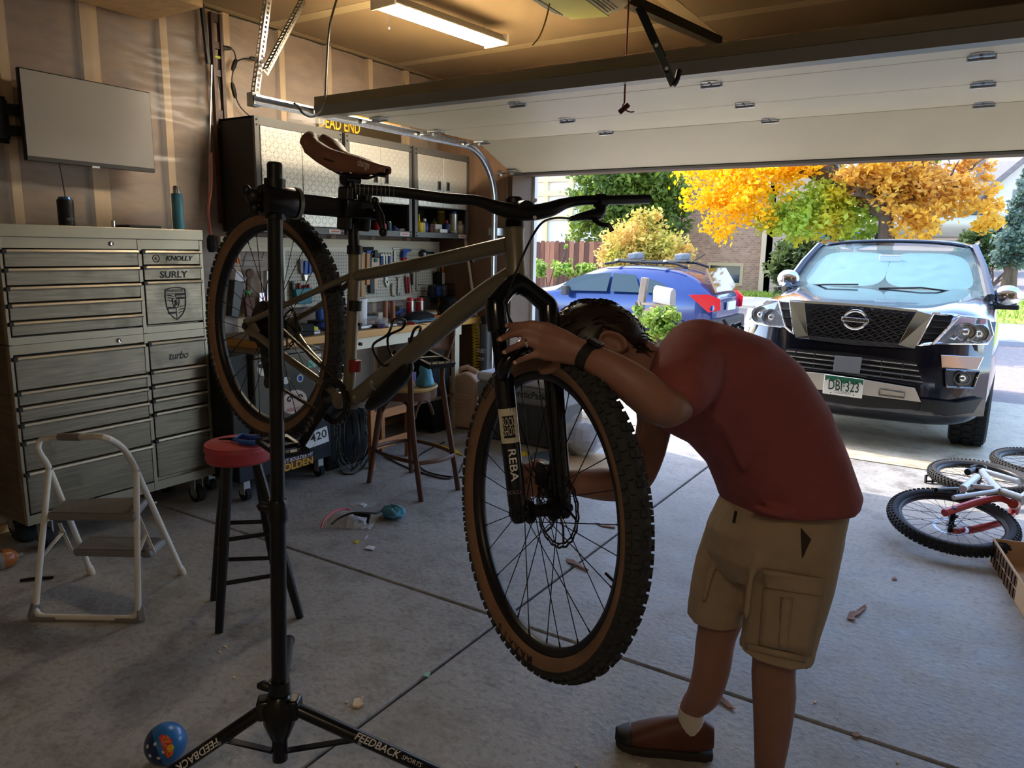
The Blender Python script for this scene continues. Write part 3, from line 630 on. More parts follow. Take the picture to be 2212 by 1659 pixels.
patch('side_vent',[(292,525),(370,532),(392,712),(340,702)],m_ctrim,.012,.01); patch('side_vent',[(1440,612),(1590,632),(1500,806),(1356,804)],m_ctrim,.012,.01)
for (a,b) in (((300,580),(372,585)),((315,640),(380,645)),((1420,660),(1560,672)),((1395,710),(1540,722)),((1375,760),(1520,765))): MB().tube([sp(*Q(*a),.03),sp(*Q(*b),.03)],.007,5).build('vent_slat',m_gun,suv)
def outline(name,pts,mat,off,r,par=suv,closed=True):
    P=[sp(*Q(*q),off) for q in pts]; R_=[]
    for i in range(len(P)):
        for k in range(4): R_.append(P[i].lerp(P[(i+1)%len(P)],k/4))
    return MB().tube(R_,r,6,closed=closed).build(name,mat,par)
outline('vent_chrome',[(1436,612),(1640,625),(1440,835),(1310,850)],m_chr,.03,.012); outline('vent_chrome',[(285,518),(368,525),(398,770),(335,712)],m_chr,.02,.009)
for pts,inn in (([(60,660),(120,570),(200,510),(285,520),(335,715),(200,700),(100,685)],((150,620),(230,640))),([(1440,835),(1540,735),(1640,630),(1850,655),(1880,770),(1840,838)],((1680,750),(1775,765)))):
    patch('headlight_housing',pts,m_gun,.0,.01); outline('headlight_bezel',pts,m_chr,.012,.01)
    for cx_,cy_ in inn:
        c=sp(*Q(cx_,cy_),.02); MB().lathe([(0,.0),(.05,.0),(.07,-.03),(.074,-.03),(.055,.01)],c,(0,1,0),20).sph(c,.035,12,8).build('projector_lamp',m_chr,suv)
    patch('headlight_lens',pts,m_lens,.05,.006)
outline('headlight_strip',[(1555,795),(1640,705),(1740,720),(1720,735),(1660,730),(1590,805)],m_chr,.03,.007)
patch('turn_lamp',[(1640,640),(1760,652),(1740,700),(1600,690)],M('amber_lens',(200,150,150),.15,spec=.7),.015,.01); patch('marker_lamp',[(1790,655),(1835,660),(1830,690),(1785,688)],m_red,.02,.01)
strip2('lower_grille',[(330,870),(800,905),(1310,975)],[(395,1015),(850,1070),(1355,1145)],m_ctrim,.0,.004)
for k in range(4):
    t=(k+.5)/4; MB().tube([sp(*Q(330+60*t+ (u)*(980-5*t),870+145*t+u*(105+25*t)),.02) for u in [i/8 for i in range(9)]],.008,6).build('lower_grille_slat',m_gun,suv)
for x,y in ((415,880),(555,890),(1055,950),(1215,970)): MB().tube([sp(*Q(x,y),.025),sp(*Q(x-12,y+130),.025)],.007,5).build('lower_grille_post',m_gun,suv)
patch('radar_panel',[(706,925),(908,942),(888,1062),(690,1042)],m_grey,.03,.015)
strip2('skid_plate',[(390,1040),(640,1063),(930,1108),(1300,1170)],[(480,1170),(660,1185),(940,1222),(1345,1272)],m_silver,.05,.03); outline('skid_recess',[(1040,1178),(1220,1205),(1222,1245),(1030,1222)],m_gun,.07,.006)
lp=patch('license_plate',[(628,1065),(922,1103),(905,1246),(612,1206)],M('plate_white',(232,232,228),.4),.09,.012)
patch('plate_mountains',[(632,1070),(918,1106),(915,1150),(890,1128),(850,1148),(815,1118),(770,1140),(730,1100),(690,1118),(660,1098),(630,1112)],M('plate_green',(40,110,80),.5),.103,.0015,par=lp,bev=0)
o=sp(*Q(768,1158),.118); ux=sp(*Q(900,1176),.118)-sp(*Q(636,1142),.118); uy=sp(*Q(768,1130),.118)-sp(*Q(764,1190),.118); ux.normalize()
text('DBI·323','plate_number',M('plate_ink',(20,60,50),.5),lp,o+V(0,-.002,0),ux,uy,.115,fit=.225,bold=.012); o=sp(*Q(760,1203),.118); text('COLORADO','plate_state',MATS['plate_ink'],lp,o+V(0,-.002,0),ux,uy,.035,fit=.125)
for q in ((672,1203),(842,1224)): MB().cyl(sp(*Q(*q),.115),sp(*Q(*q),.119),.005,n=8).build('plate_bolt',m_gun,lp)
c=sp(*Q(855,660),.05); eb=MB().tube([c+V(math.cos(2*PI*k/28)*.083,0,math.sin(2*PI*k/28)*.072) for k in range(28)],.013,8,closed=True).build('emblem_ring',m_chr,suv)
MB().bar(c+V(-.1,-.008,.004),c+V(.1,-.008,-.004),.012,.034,up=V(0,0,1)).build('emblem_bar',m_chr,eb,bevel=.003); text('NISSAN','emblem_lettering',m_ink,eb,c+V(0,-.0155,0),V(1,0,-.04),V(0,0,1),.03,fit=.16,bold=.01)
patch('fog_chrome',[(1495,920),(1815,935),(1770,1030),(1500,1015)],m_chr,.0,.015); patch('fog_recess',[(1530,1030),(1780,1045),(1735,1170),(1540,1160)],m_ctrim,.0,.012); outline('fog_bezel',[(1530,1030),(1780,1045),(1735,1170),(1540,1160)],m_gun,.02,.009)
c=sp(*Q(1655,1098),.02); MB().lathe([(0,.01),(.035,.01),(.05,-.02),(.056,-.02),(.05,.02)],c,(0,1,0),20).sph(c+V(0,.002,0),.03,12,8).build('fog_lamp',m_chr,suv)
strip2('bumper_lip',[(470,1170),(920,1222),(1345,1275),(1560,1285)],[(540,1250),(920,1310),(1350,1330),(1560,1350)],m_ctrim,.02,.05)
strip2('bumper_lip_end',[(1345,1250),(1600,1275),(1790,1240)],[(1330,1330),(1560,1370),(1720,1350)],m_ctrim,.03,.05)
MB().b2((SX-.5,7.1,.1),(SX+.5,11,.2)).build('underbody',m_ctrim,suv,auto=0)
for s in(-1,1):
    for y in (7.42,10.5): wheel_parts(suv,(SX+s*.86,y,gz(7.5)+.40),(s,0,0),.40,.28,m_rimm,6)
for s,px in ((-1,(1703,603)),(1,(2176,640))):
    Y=8.15; c=fy(*px,Y); MB().sph(c,.1,16,10,(1.15,.55,1.0)).build('mirror_shell',m_chr,suv,smooth=True); MB().bar(c+V(-s*.02,.03,-.09),V(SX+s*.93,Y+.15,1.1),.05,.04).build('mirror_arm',m_ctrim,suv); MB().b2(c+V(-.1,-.035,-.12),c+V(.1,.05,-.075)).build('mirror_base',m_ctrim,suv,bevel=.01)
# ---- blue hatchback on the street (left side towards the garage)
m_sblue=M('blue_car_paint',(22,52,112),.25,.3,spec=.6,coat=1); m_tail=M('tail_red',(205,30,40),.2,spec=.7,emit=.15); m_clad=M('cladding',(70,66,62),.7)
HY=12.0; sub=E('hatchback',V(-5.9,HY+.88,gz(12)),'blue hatchback with roof racks parked across the driveway end','car')
gs=gz(12)
def hxf(s,u,z): return V(s,HY+.88-u,z+gs)
L0,L1=-8.05,-3.72
st=[(L0,.3,.68,.74,.62,.5),(L0+.15,.24,.76,.84,.78,.66),(L0+.6,.2,.84,.93,.86,.74),(L0+1.15,.2,.90,1.0,.88,.76),(L0+1.35,.2,.93,1.06,.88,.74),(L0+2.0,.2,.95,1.36,.88,.62),(L0+2.35,.2,.95,1.43,.88,.62),(L0+3.2,.2,.98,1.43,.88,.62),(L0+3.75,.22,1.0,1.36,.87,.60),(L0+4.1,.28,1.0,1.13,.83,.66),(L0+4.28,.36,.9,.98,.78,.66),(L1,.45,.8,.85,.7,.6)]
carloft(st,hxf).build('body',m_sblue,sub,sub=2,smooth=True)
def S1(zx,zy): return (1080+zx/3.88,340+zy/3.88)
def sidept(px,py,Yp=HY):
    # side plane that leans inwards above the belt
    p=fy(px,py,Yp)
    for _ in range(6):
        z=p.z-gs; Y=HY-.03+(.27*max(0,z-.98)/.5); p=fy(px,py,Y)
    return p
for pts in ([(470,1110),(600,1015),(720,978),(935,965),(895,1122)],[(955,968),(1140,985),(1180,1132),(925,1122)],[(1220,1005),(1330,1040),(1440,1105),(1400,1142),(1225,1132)]):
    MB().prism([sidept(*S1(*q)) for q in pts],(0,-.012,0)).build('side_window',M('tinted_glass',(46,62,60),.05,spec=.8),sub,auto=0)
MB().prism([sidept(*S1(*q))+V(0,-.02,0) for q in ((540,1070),(590,1070),(590,1150),(545,1150))],(0,-.14,0)).build('side_mirror',m_clad,sub,bevel=.02)
MB().prism([sidept(*S1(*q))+V(0,-.012,0) for q in ((765,1180),(860,1180),(860,1200),(765,1200))],(0,-.02,0)).build('door_handle',m_sblue,sub,bevel=.005)
MB().b2((L0+.9,HY-.035,gs+.2),(L0+3.3,HY+.03,gs+.34)).build('side_cladding',m_clad,sub,auto=0)
for x in (-7.16,-4.58):
    MB().cyl((x,HY-.035,gs+.36),(x,HY+.05,gs+.36),.40,n=28).build('wheel_arch',m_clad,sub); wheel_parts(sub,(x,HY+.07,gs+.335),(0,-1,0),.335,.24,m_rimm,8,False,.68); wheel_parts(sub,(x,HY+1.69,gs+.335),(0,1,0),.335,.24,m_rimm,8,False,.68)
def rear(u,z): return V(L1+.03-(.95*max(0,z-.86)*.62 if z>.86 else .0),HY+.88-u,gs+z)
MB().prism([rear(.62,1.02),rear(.52,1.40),rear(-.52,1.40),rear(-.62,1.02)],(.03,0,.02)).build('rear_window',M('rear_glass',(150,100,40),.06,spec=.8),sub,auto=0)
for s in(1,-1): MB().prism([V(L1-.42,HY+.88-s*.885,gs+.98),V(L1-.1,HY+.88-s*.83,gs+1.0),V(L1+.045,HY+.88-s*.66,gs+.92),V(L1+.045,HY+.88-s*.62,gs+.74),V(L1-.1,HY+.88-s*.8,gs+.70)],(0,-.03*s,0.01)).build('tail_lamp',m_tail,sub,bevel=.006)
MB().b2((L1-.2,HY+.08,gs+.34),(L1+.07,HY+1.68,gs+.6)).build('rear_bumper',m_clad,sub,bevel=.04); MB().b2((L1+.02,HY+.66,gs+.72),(L1+.05,HY+1.1,gs+.86)).build('rear_plate',m_wink,sub)
for u in (.56,-.56): MB().tube([hxf(L0+2.2,u,1.45),hxf(L0+2.5,u,1.50),hxf(L0+3.5,u,1.49),hxf(L0+3.75,u,1.42)],.022,8).build('roof_rail',m_ctrim,sub)
for s in (L0+2.45,L0+3.35):
    MB().bar(hxf(s,.62,1.53),hxf(s,-.62,1.53),.06,.03).build('cross_bar',m_steel,sub); MB().box(hxf(s,-.35,1.6),(.22,.1,.12)).build('bike_carrier',m_grey,sub,bevel=.02); MB().box(hxf(s,-.1,1.59),(.16,.12,.1)).build('carrier_clamp',m_grey,sub,bevel=.02)
MB().tube([hxf(L0+3.6,0,1.5),hxf(L0+3.85,0,1.66)],.01,6).build('antenna',m_ctrim,sub)
# ---- distant cars
def farcar(name,px,py,Y,L,mat,label,ang=0):
    p=fy(px,py,Y); g=p.z; e=E(name,p,label,'car')
    def xf(s,u,z): return V(p.x+s,Y+.9-u,z+g)
    st=[(-L/2,.3,.6,.66,.6,.5),(-L/2+.4,.2,.75,.82,.82,.7),(-L/2+1.1,.18,.85,.92,.88,.76),(-L/2+1.8,.18,.9,1.38,.88,.58),(L/2-1.6,.18,.92,1.4,.88,.58),(L/2-.8,.2,.9,1.0,.86,.72),(L/2-.1,.25,.85,.95,.8,.7),(L/2,.35,.7,.8,.7,.6)]
    carloft(st,xf).build('body',mat,e,sub=2,smooth=True)
    for a,b in ((-L/2+1.35,-L/2+2.35),(-L/2+2.45,L/2-1.1)): MB().add([xf(a+.15,.86,.92),xf(a+.4 if a<0 else a,.68,1.3),xf(b-.15,.68,1.3),xf(b,.86,.92)],[(0,1,2,3)]).build('side_window',MATS['tinted_glass'],e,solid=.02,auto=0)
    for x in (-L/2+.85,L/2-.9): wheel_parts(e,(p.x+x,Y+.1,g+.32),(0,-1,0),.32,.2,m_rimm,6,False)
farcar('sedan',2022,530,26.5,4.6,M('silver_beige_paint',(190,180,160),.3,.5),'silver beige sedan parked across the street behind the bushes')
farcar('parked_car',1720,532,30,4.4,M('pale_blue_paint',(90,130,180),.3,.3),'blue car half hidden in shade right of the brick house')
# ---- mailbox
MY=9.6; b=fy(1366,722,MY); tp=fy(1394,600,MY)
mbx=E('mailbox',V(b.x,MY,gz(MY)),'leaning wooden mailbox post with a grey box in front of the blue car','mailbox')
MB().bar(V(b.x,MY,gz(MY)-.05),tp,.09,.09,up=V(0,1,0)).build('post',M('weathered_post',(168,146,124),.8,0,.15,6),mbx,bevel=.008)
c=fy(1416,634,MY); MB().prism([c+V(0,a,b) for a,b in ((-.1,-.11),(-.1,.04),(-.075,.09),(0,.115),(.075,.09),(.1,.04),(.1,-.11))],(.30,-.12,-.03)).build('box',M('mailbox_grey',(176,166,152),.5),mbx,bevel=.01)
MB().prism([c+V(-.012,a,b) for a,b in ((-.09,-.1),(-.09,.04),(-.07,.08),(0,.1),(.07,.08),(.09,.04),(.09,-.1))],(.014,-.004,0)).build('box_door',m_dark,mbx); MB().bar(c+V(.12,-.02,-.12),V(b.x+.05,MY,c.z-.32),.05,.05).build('bracket',MATS['weathered_post'],mbx); MB().bar(V(b.x+.05,MY,c.z-.14),c+V(.28,-.08,-.15),.1,.03).build('shelf_board',MATS['weathered_post'],mbx)
bush('shrub',[blob(1415,695,8.9,38,26),blob(1375,665,8.9,14,26),blob(1450,680,8.9,20,25),blob(1430,718,8.9,38,20)],2600,.035,lsh,'bright green leafy shrub growing in front of the mailbox post',stem=.009)
# ================= steel tool chest =================
def steelmat():
    m=M('brushed_steel',(120,112,98),.3,1,c2=(144,134,116),vs=5,bump=.06,bs=40,stretch=(1,1,18)); n=m.node_tree.nodes; L=m.node_tree.links.new; b=n['Principled BSDF']
    tc=[q for q in n if q.type=='TEX_COORD'][0]; z=n.new('ShaderNodeTexNoise'); z.inputs['Scale'].default_value=9; z.inputs['Detail'].default_value=8; z.inputs['Roughness'].default_value=.7; L(tc.outputs['Object'],z.inputs[0])
    r=n.new('ShaderNodeMapRange'); r.inputs[1].default_value=.35; r.inputs[2].default_value=.7; r.inputs[3].default_value=.3; r.inputs[4].default_value=.55; L(z.outputs[0],r.inputs[0]); L(r.outputs[0],b.inputs['Roughness']); return m
m_bst=steelmat(); m_bfr=M('steel_frame',(158,149,130),.4,.8,.06,6); m_alu=M('aluminium_pull',(196,186,166),.35,.9); m_gap=M('shadow_gap',(14,13,12),.8); m_etch=M('etched_black',(40,38,36),.6)  # near-black: shade painted in drawer gaps and recesses, plain black on dark objects
TB=-3.72
def ty(x,y): return fx(x,y,TB).y
def tz(x,y): return fx(x,y,TB).z
Y0,Y1=ty(6,620),ty(442,600); zS=tz(300,722)
yl0,yl1=ty(9,560),ty(301,600); yr0,yr1=ty(312,600),ty(434,600)
def chest(name,label,z0,z1,rowsL,rowsR,lockpx,lid,depth=.42):
    c=E(name,V(TB-.2,(Y0+Y1)/2,z0),label,'tool chest')
    MB().b2((TB-depth,Y0,z0),(TB-.03,Y1,z1)).build('chest_body',m_bst,c,bevel=.004,auto=0)
    MB().b2((TB-.03,Y0,z0),(TB-.012,yl0-.004,z1)).b2((TB-.03,yr1+.004,z0),(TB-.012,Y1,z1)).build('side_stile',m_bst,c,auto=0) if False else None
    for a,b in ((Y0,yl0-.003),(yl1+.003,yr0-.003),(yr1+.003,Y1)): MB().b2((TB-.031,a,z0),(TB-.004,b,z1)).build('stile',m_bfr,c,bevel=.002,auto=0)
    zt=max(rowsL[0],rowsR[0])+.004; MB().b2((TB-.031,yl0-.003,zt),(TB-.006,yr1+.003,z1)).build('top_rail',m_bfr,c,auto=0)
    zb=min(rowsL[-1],rowsR[-1]); MB().b2((TB-.031,yl0-.003,z0),(TB-.006,yr1+.003,zb-.004)).build('bottom_rail',m_bfr,c,auto=0)
    for ya,yb,rows in ((yl0,yl1,rowsL),(yr0,yr1,rowsR)):
        MB().b2((TB-.0305,ya-.003,rows[-1]-.003),(TB-.029,yb+.003,rows[0]+.003)).build('drawer_gap',m_gap,c,auto=0)  # thin near-black plate standing in for the shade in the drawer gaps
        for k in range(len(rows)-1):
            d=MB().b2((TB-.029,ya,rows[k+1]+.004),(TB,yb,rows[k]-.001)).build('drawer',m_bst,c,bevel=.003,auto=0)
            MB().prism([V(TB,ya+.004,rows[k]-.001),V(TB+.016,ya+.004,rows[k]-.003),V(TB+.02,ya+.004,rows[k]-.012),V(TB+.016,ya+.004,rows[k]-.02),V(TB+.013,ya+.004,rows[k]-.019),V(TB+.014,ya+.004,rows[k]-.008),V(TB,ya+.004,rows[k]-.006)],(0,yb-ya-.006,0)).build('pull',m_alu,d,auto=0)
            MB().b2((TB-.002,ya-.012,rows[k]-.021),(TB+.018,ya+.006,rows[k]-.003)).build('pull_cap',m_blk,d,auto=0)
    p=fx(*lockpx,TB); MB().lathe([(.012,-.01),(.012,.002),(.009,.005),(0,.004)],p,(1,0,0),16).build('lock',m_chr,c); MB().b2(p+V(.004,-.0012,-.006),p+V(.0062,.0012,.006)).build('keyhole',m_ink,c)
    return c
rz=lambda x,ys:[tz(x,y) for y in ys]
up=chest('tool_chest','brushed steel upper tool chest with bike logos on its small drawers',zS,tz(442,520),rz(301,[539.5,575.5,610.5,643,677,706]),rz(372,[540.5,573,605.5,699]),(242,526.5),True)
MB().b2((TB-.42,Y0-.003,tz(442,520)),(TB+.004,Y1+.003,tz(442,497))).build('lid',m_bfr,up,bevel=.004,auto=0)
zB=.155
low=chest('rolling_tool_cabinet','brushed steel rolling tool cabinet on casters under the upper chest',zB,zS-.002,rz(320,[741.5,807.5,836.5,868,902,962,1045]),rz(385,[733,793,824,853,882,938,1022]),(259,735.5),False)
m_cast=M('caster_plate',(176,178,180),.4,.6)
for y in (Y0+.1,Y1-.09):
    for x in (TB-.06,TB-.36):
        MB().cyl((x,y-.018,.052),(x,y+.018,.052),.052,n=22).build('caster_wheel',m_rub,low); MB().cyl((x,y-.02,.052),(x,y+.02,.052),.028,n=16).build('caster_hub',m_grey,low); MB().b2((x-.022,y-.028,.045),(x+.022,y-.022,zB)).b2((x-.022,y+.022,.045),(x+.022,y+.028,zB)).b2((x-.03,y-.03,zB-.012),(x+.03,y+.03,zB)).build('caster_fork',m_cast,low,auto=0)
UY,UZ=V(0,1,0),V(0,0,1)
def onface(px,py,d=.001): return fx(px,py,TB)+V(d,0,0)
dR=[o for o in up.children if o.name.startswith('drawer') and 'gap' not in o.name][5:]
text('KNOLLY','lettering',m_etch,dR[0],onface(386,558.5),UY,UZ,.036,shear=.25,fit=.165,bold=.03)
c=onface(337,558.5); MB().tube([c+V(0,math.cos(2*PI*k/24)*.0185,math.sin(2*PI*k/24)*.0185) for k in range(24)],.0022,5,closed=True).build('round_logo',m_etch,dR[0]); text('K','round_logo_letter',m_etch,dR[0],c,UY,UZ,.026,bold=.012)
text('SURLY','lettering',m_etch,dR[1],onface(374.5,593.5),UY,UZ,.05,fit=.165,bold=.02,shear=.08)
dt=[o for o in low.children if o.name.startswith('drawer') and 'gap' not in o.name][6]; text('turbo','lettering',m_etch,dt,onface(385,768),UY,UZ,.06,fit=.115,shear=.35,bold=.004)
c=onface(380,654,.0015)
def cp(a,b): return c+V(0,a,b)
sh=[(-.06,.075),(-.03,.083),(0,.086),(.03,.083),(.06,.075),(.063,.03),(.058,-.02),(.045,-.055),(.022,-.08),(0,-.094),(-.022,-.08),(-.045,-.055),(-.058,-.02),(-.063,.03)]
cs=MB().frame([cp(*q) for q in sh],[cp(q[0]*.93,q[1]*.94) for q in sh],(.0015,0,0)).build('crest_outline',m_etch,dR[2],auto=0)
text('PORSCHE','crest_lettering',m_etch,cs,cp(0,.065),UY,UZ,.018,fit=.1,bold=.004)
MB().bar(cp(-.058,.05),cp(.058,.05),.0015,.002,up=UZ).build('crest_rule',m_etch,cs); MB().bar(cp(0,.05),cp(0,.03),.0015,.002).bar(cp(0,-.03),cp(0,-.088),.0015,.002).build('crest_rule',m_etch,cs,kind='stuff')
for s,a in ((1,.05),(1,.03),(-1,-.02),(-1,-.048)):
    w=.057 if s>0 else .05; q=[cp(s*.003 if s>0 else -.003,a),cp(s*w,a),cp(s*w*.98,a-.011),cp(s*.003 if s>0 else -.003,a-.011)]; MB().prism(q,(.0012,0,0)).build('crest_stripe',m_etch,cs,auto=0)
for s,b in ((-1,.04),(-1,.026),(-1,.012),(1,-.022),(1,-.036),(1,-.05)):
    MB().tube([cp(s*.012,b-.006),cp(s*.03,b),cp(s*.05,b+.003)],.0016,5).tube([cp(s*.024,b-.002),cp(s*.028,b+.005)],.0012,4).tube([cp(s*.036,b),cp(s*.041,b+.006)],.0012,4).build('crest_antler',m_etch,cs,kind='stuff')
q=[(-.02,.027),(.02,.027),(.021,0),(.012,-.022),(0,-.03),(-.012,-.022),(-.021,0)]; MB().frame([cp(*p) for p in q],[cp(p[0]*.86,p[1]*.88) for p in q],(.0018,0,0)).build('crest_inner_shield',m_etch,cs,auto=0)
MB().prism([cp(a,b) for a,b in ((-.009,-.018),(-.005,-.004),(-.009,.006),(-.004,.016),(.002,.018),(.008,.013),(.005,.009),(.001,.008),(.006,.002),(.011,.004),(.012,-.001),(.005,-.006),(.007,-.012),(.003,-.014),(0,-.008),(-.005,-.018))],(.0016,0,0)).build('crest_horse',m_etch,cs,auto=0)
# things on the chest
zt=tz(442,497)+.0005
def stand(px,X): p=fx(px,488,X); return V(X,p.y,zt)
def pw(px0,px1,py,X): return (fx(px1,py,X)-fx(px0,py,X)).length
X=TB-.14; p=stand(145,X); hh=fx(145,425,X).z-zt; rr=.038
e=E('drink_can',p,'black insulated can holder with a blue rimmed can, on the steel chest','can'); MB().lathe([(.03,0),(.036,.004),(.037,.1),(.037,hh*.86),(.034,hh*.9),(.03,hh*.9)],p,n=24).build('can_holder',M('matte_black_sleeve',(20,20,22),.5),e); MB().lathe([(.031,hh*.88),(.031,hh*.93),(.026,hh*.99),(.024,hh*.97),(0,hh*.97)],p,n=24).build('can_top',M('blue_can',(70,110,160),.3,.6),e)
text('YETI','lettering',m_grey,e,p+V(.0375,0,.03),UY,UZ,.02)
X=TB-.2; p=stand(386,X); hz=fx(386,402,X).z-zt
e=E('water_bottle',p,'slim teal water bottle with a steel cap standing on the steel chest','bottle'); r_=.031; MB().lathe([(r_-.004,0),(r_,.01),(r_,hz*.78),(r_*.9,hz*.83)],p,n=24).build('bottle_body',M('teal_enamel',(84,150,172),.35),e); MB().lathe([(r_*.62,hz*.83),(r_*.62,hz*.97),(r_*.5,hz),(0,hz)],p,n=24).build('bottle_cap',m_steel,e)
X=TB-.12; a,b=stand(271,X),stand(342,X); MB().b2(a+V(-.1,0,0),b+V(.03,0,.016)).build('tablet',m_blk,rel=a,bevel=.004); tag(bpy.data.objects['tablet'],'flat black box lying on top of the steel chest','tablet')
p=stand(245,TB-.06); o=MB().lathe([(.006,0),(.009,.002),(.009,.032),(.006,.034),(.004,.034)],p,n=14).build('socket',m_chr,rel=p); tag(o,'small chrome socket standing on the steel chest','socket')
# ================= monitor on the wall =================
MX=-4.02; P=[fx(x,y,MX) for x,y in ((50,146),(335,201),(326,371),(47,346))]; ya=(P[0].y+P[3].y)/2; yb=(P[1].y+P[2].y)/2; za=(P[2].z+P[3].z)/2; zb=(P[0].z+P[1].z)/2
tv=E('monitor',V(MX,(ya+yb)/2,za),'flat monitor with a reflection painted into its screen, on a wall arm above the steel chest','monitor')
MB().b2((MX-.03,ya,za),(MX-.004,yb,zb)).build('housing',m_blk,tv,bevel=.004); MB().b2((MX-.004,ya+.006,za+.022),(MX,yb-.006,zb-.006)).build('screen',M('screen_reflection_tint',(150,143,134),.3,0,.05,4,spec=1.0),tv,auto=0); MB().b2((MX-.004,ya+.004,za+.001),(MX+.001,yb-.004,za+.021)).build('lower_bezel',M('bezel_grey',(58,54,48),.45),tv,auto=0)  # screen base colour lightened to stand for reflected daylight
yc=(ya+yb)/2; MB().b2((MX-.001,yc-.02,za-.006),(MX+.002,yc+.02,za+.004)).build('logo_tab',m_wink,tv,auto=0)
q=fx(30,260,WX+.05); q2=fx(30,230,WX+.05); MB().b2((WX+.004,ya-.075,q.z-.11),(WX+.02,ya-.02,q.z+.11)).bar((WX+.03,ya-.05,q.z+.05),(MX-.03,ya+.2,q.z+.05),.03,.05).bar((WX+.03,ya-.05,q.z-.05),(MX-.03,ya+.2,q.z-.05),.03,.05).box((WX+.03,ya-.05,q.z),(.03,.05,.18)).build('wall_mount',m_blkm,tv,kind='stuff',auto=0)
p0=fx(126,352,MX-.02); p1=V(TB-.3,stand(148,TB-.3).y,zt+.05); o=MB().tube(bez([p0+V(0,0,.05),p0.lerp(p1,.5)+V(0,.005,0),p1],6),.003,6).build('monitor_cable',m_blk,rel=p1); tag(o,'thin black cable hanging below the monitor','cable')
# ================= long level, cords and hose on the wall =================
LX=WX+.045; lt,lb=fx(463,28,LX),fx(487,440,LX); le=E('spirit_level',V(LX,lb.y,lb.z),'long dark spirit level hanging upright on the wall beside the cabinets','level')
m_lev=M('level_bronze',(66,46,40),.45,.2); y=(lt.y+lb.y)/2; w=.075
MB().b2((LX-.02,y-w/2,lb.z-.12),(LX+.01,y-w/2+.016,lt.z)).build('level_rail',m_lev,le,auto=0); MB().b2((LX-.02,y+w/2-.016,lb.z-.12),(LX+.01,y+w/2,lt.z)).build('level_rail',m_lev,le,auto=0)
H=lt.z-lb.z+.12; 
for t,h in ((0,.05),(.13,.04),(.26,.04),(.45,.05),(.62,.14),(.9,.1)): zz=lt.z-t*H; MB().b2((LX-.015,y-w/2+.016,zz-h),(LX+.002,y+w/2-.016,zz)).build('level_web',m_lev,le,auto=0)
for t in (.2,.53): zz=lt.z-t*H; MB().cyl((LX-.005,y-.022,zz),(LX-.005,y+.022,zz),.009,n=10).build('vial',M('vial_green',(170,190,60),.1,spec=.8),le)
MB().bar((LX,y-.09,lt.z+.03),(LX,y-.065,lt.z-.3),.02,.02).build('hang_handle',m_blk,le)
def wcord(name,label,pts,X,r,mat,cons=(),cat='cord'):
    P=[fx(a,b,X) for a,b in pts]; e=E(name,P[-1],label,cat); MB().tube(bez(P,6),r,6).build('wire',mat,e)
    for (a,b,c_,d,rr) in cons: MB().tube([fx(a,b,X),fx((3*a+c_)/4,(3*b+d)/4,X),fx((a+3*c_)/4,(b+3*d)/4,X),fx(c_,d,X)],[rr*.6,rr,rr,rr*.6],8).build('connector',m_blk,e)
    return e
wcord('power_cable','black cable with inline connectors looping on the plastic sheet',[(486,262),(474,180),(472,128),(474,106),(486,101),(503,108),(509,125),(506,143),(501,172),(506,200),(520,232),(545,255)],WX+.035,.0045,m_blk,((478,102,500,105,.013),(510,128,502,152,.014),(501,178,509,212,.014)))
wcord('cable_end','short black cable branch ending in a plug by the steel strap',[(510,134),(524,127),(545,128)],WX+.035,.004,m_blk,((540,125,562,130,.013),))
wcord('pink_hose','faded pink hose hanging beside the steel chest ending in a black nozzle',[(456,330),(456,404),(450,452),(453,492),(456,512)],WX+.07,.009,M('pink_hose',(200,120,104),.6),((456,508,458,545,.03),))
wcord('steel_rod','thin steel rod leaning beside the spirit level',[(457,140),(453,300),(452,420)],WX+.065,.006,m_steel,(),'rod')
# hanging power cord from the ceiling
P=[fz(727,0,CZ-.01)]; d0=(P[0]-CO).dot(_f)
o=MB().tube(bez([P[0]]+[fx(x,y,-3.3+k*.02) for k,(x,y) in enumerate(((712,60),(705,160),(702,215),(692,240),(675,252),(655,245),(645,230),(636,224)))],6),.0065,8).build('hanging_cord',m_blk,rel=fx(700,215,-3.3)); tag(o,'black power cord hanging from the ceiling to the door track','cord')
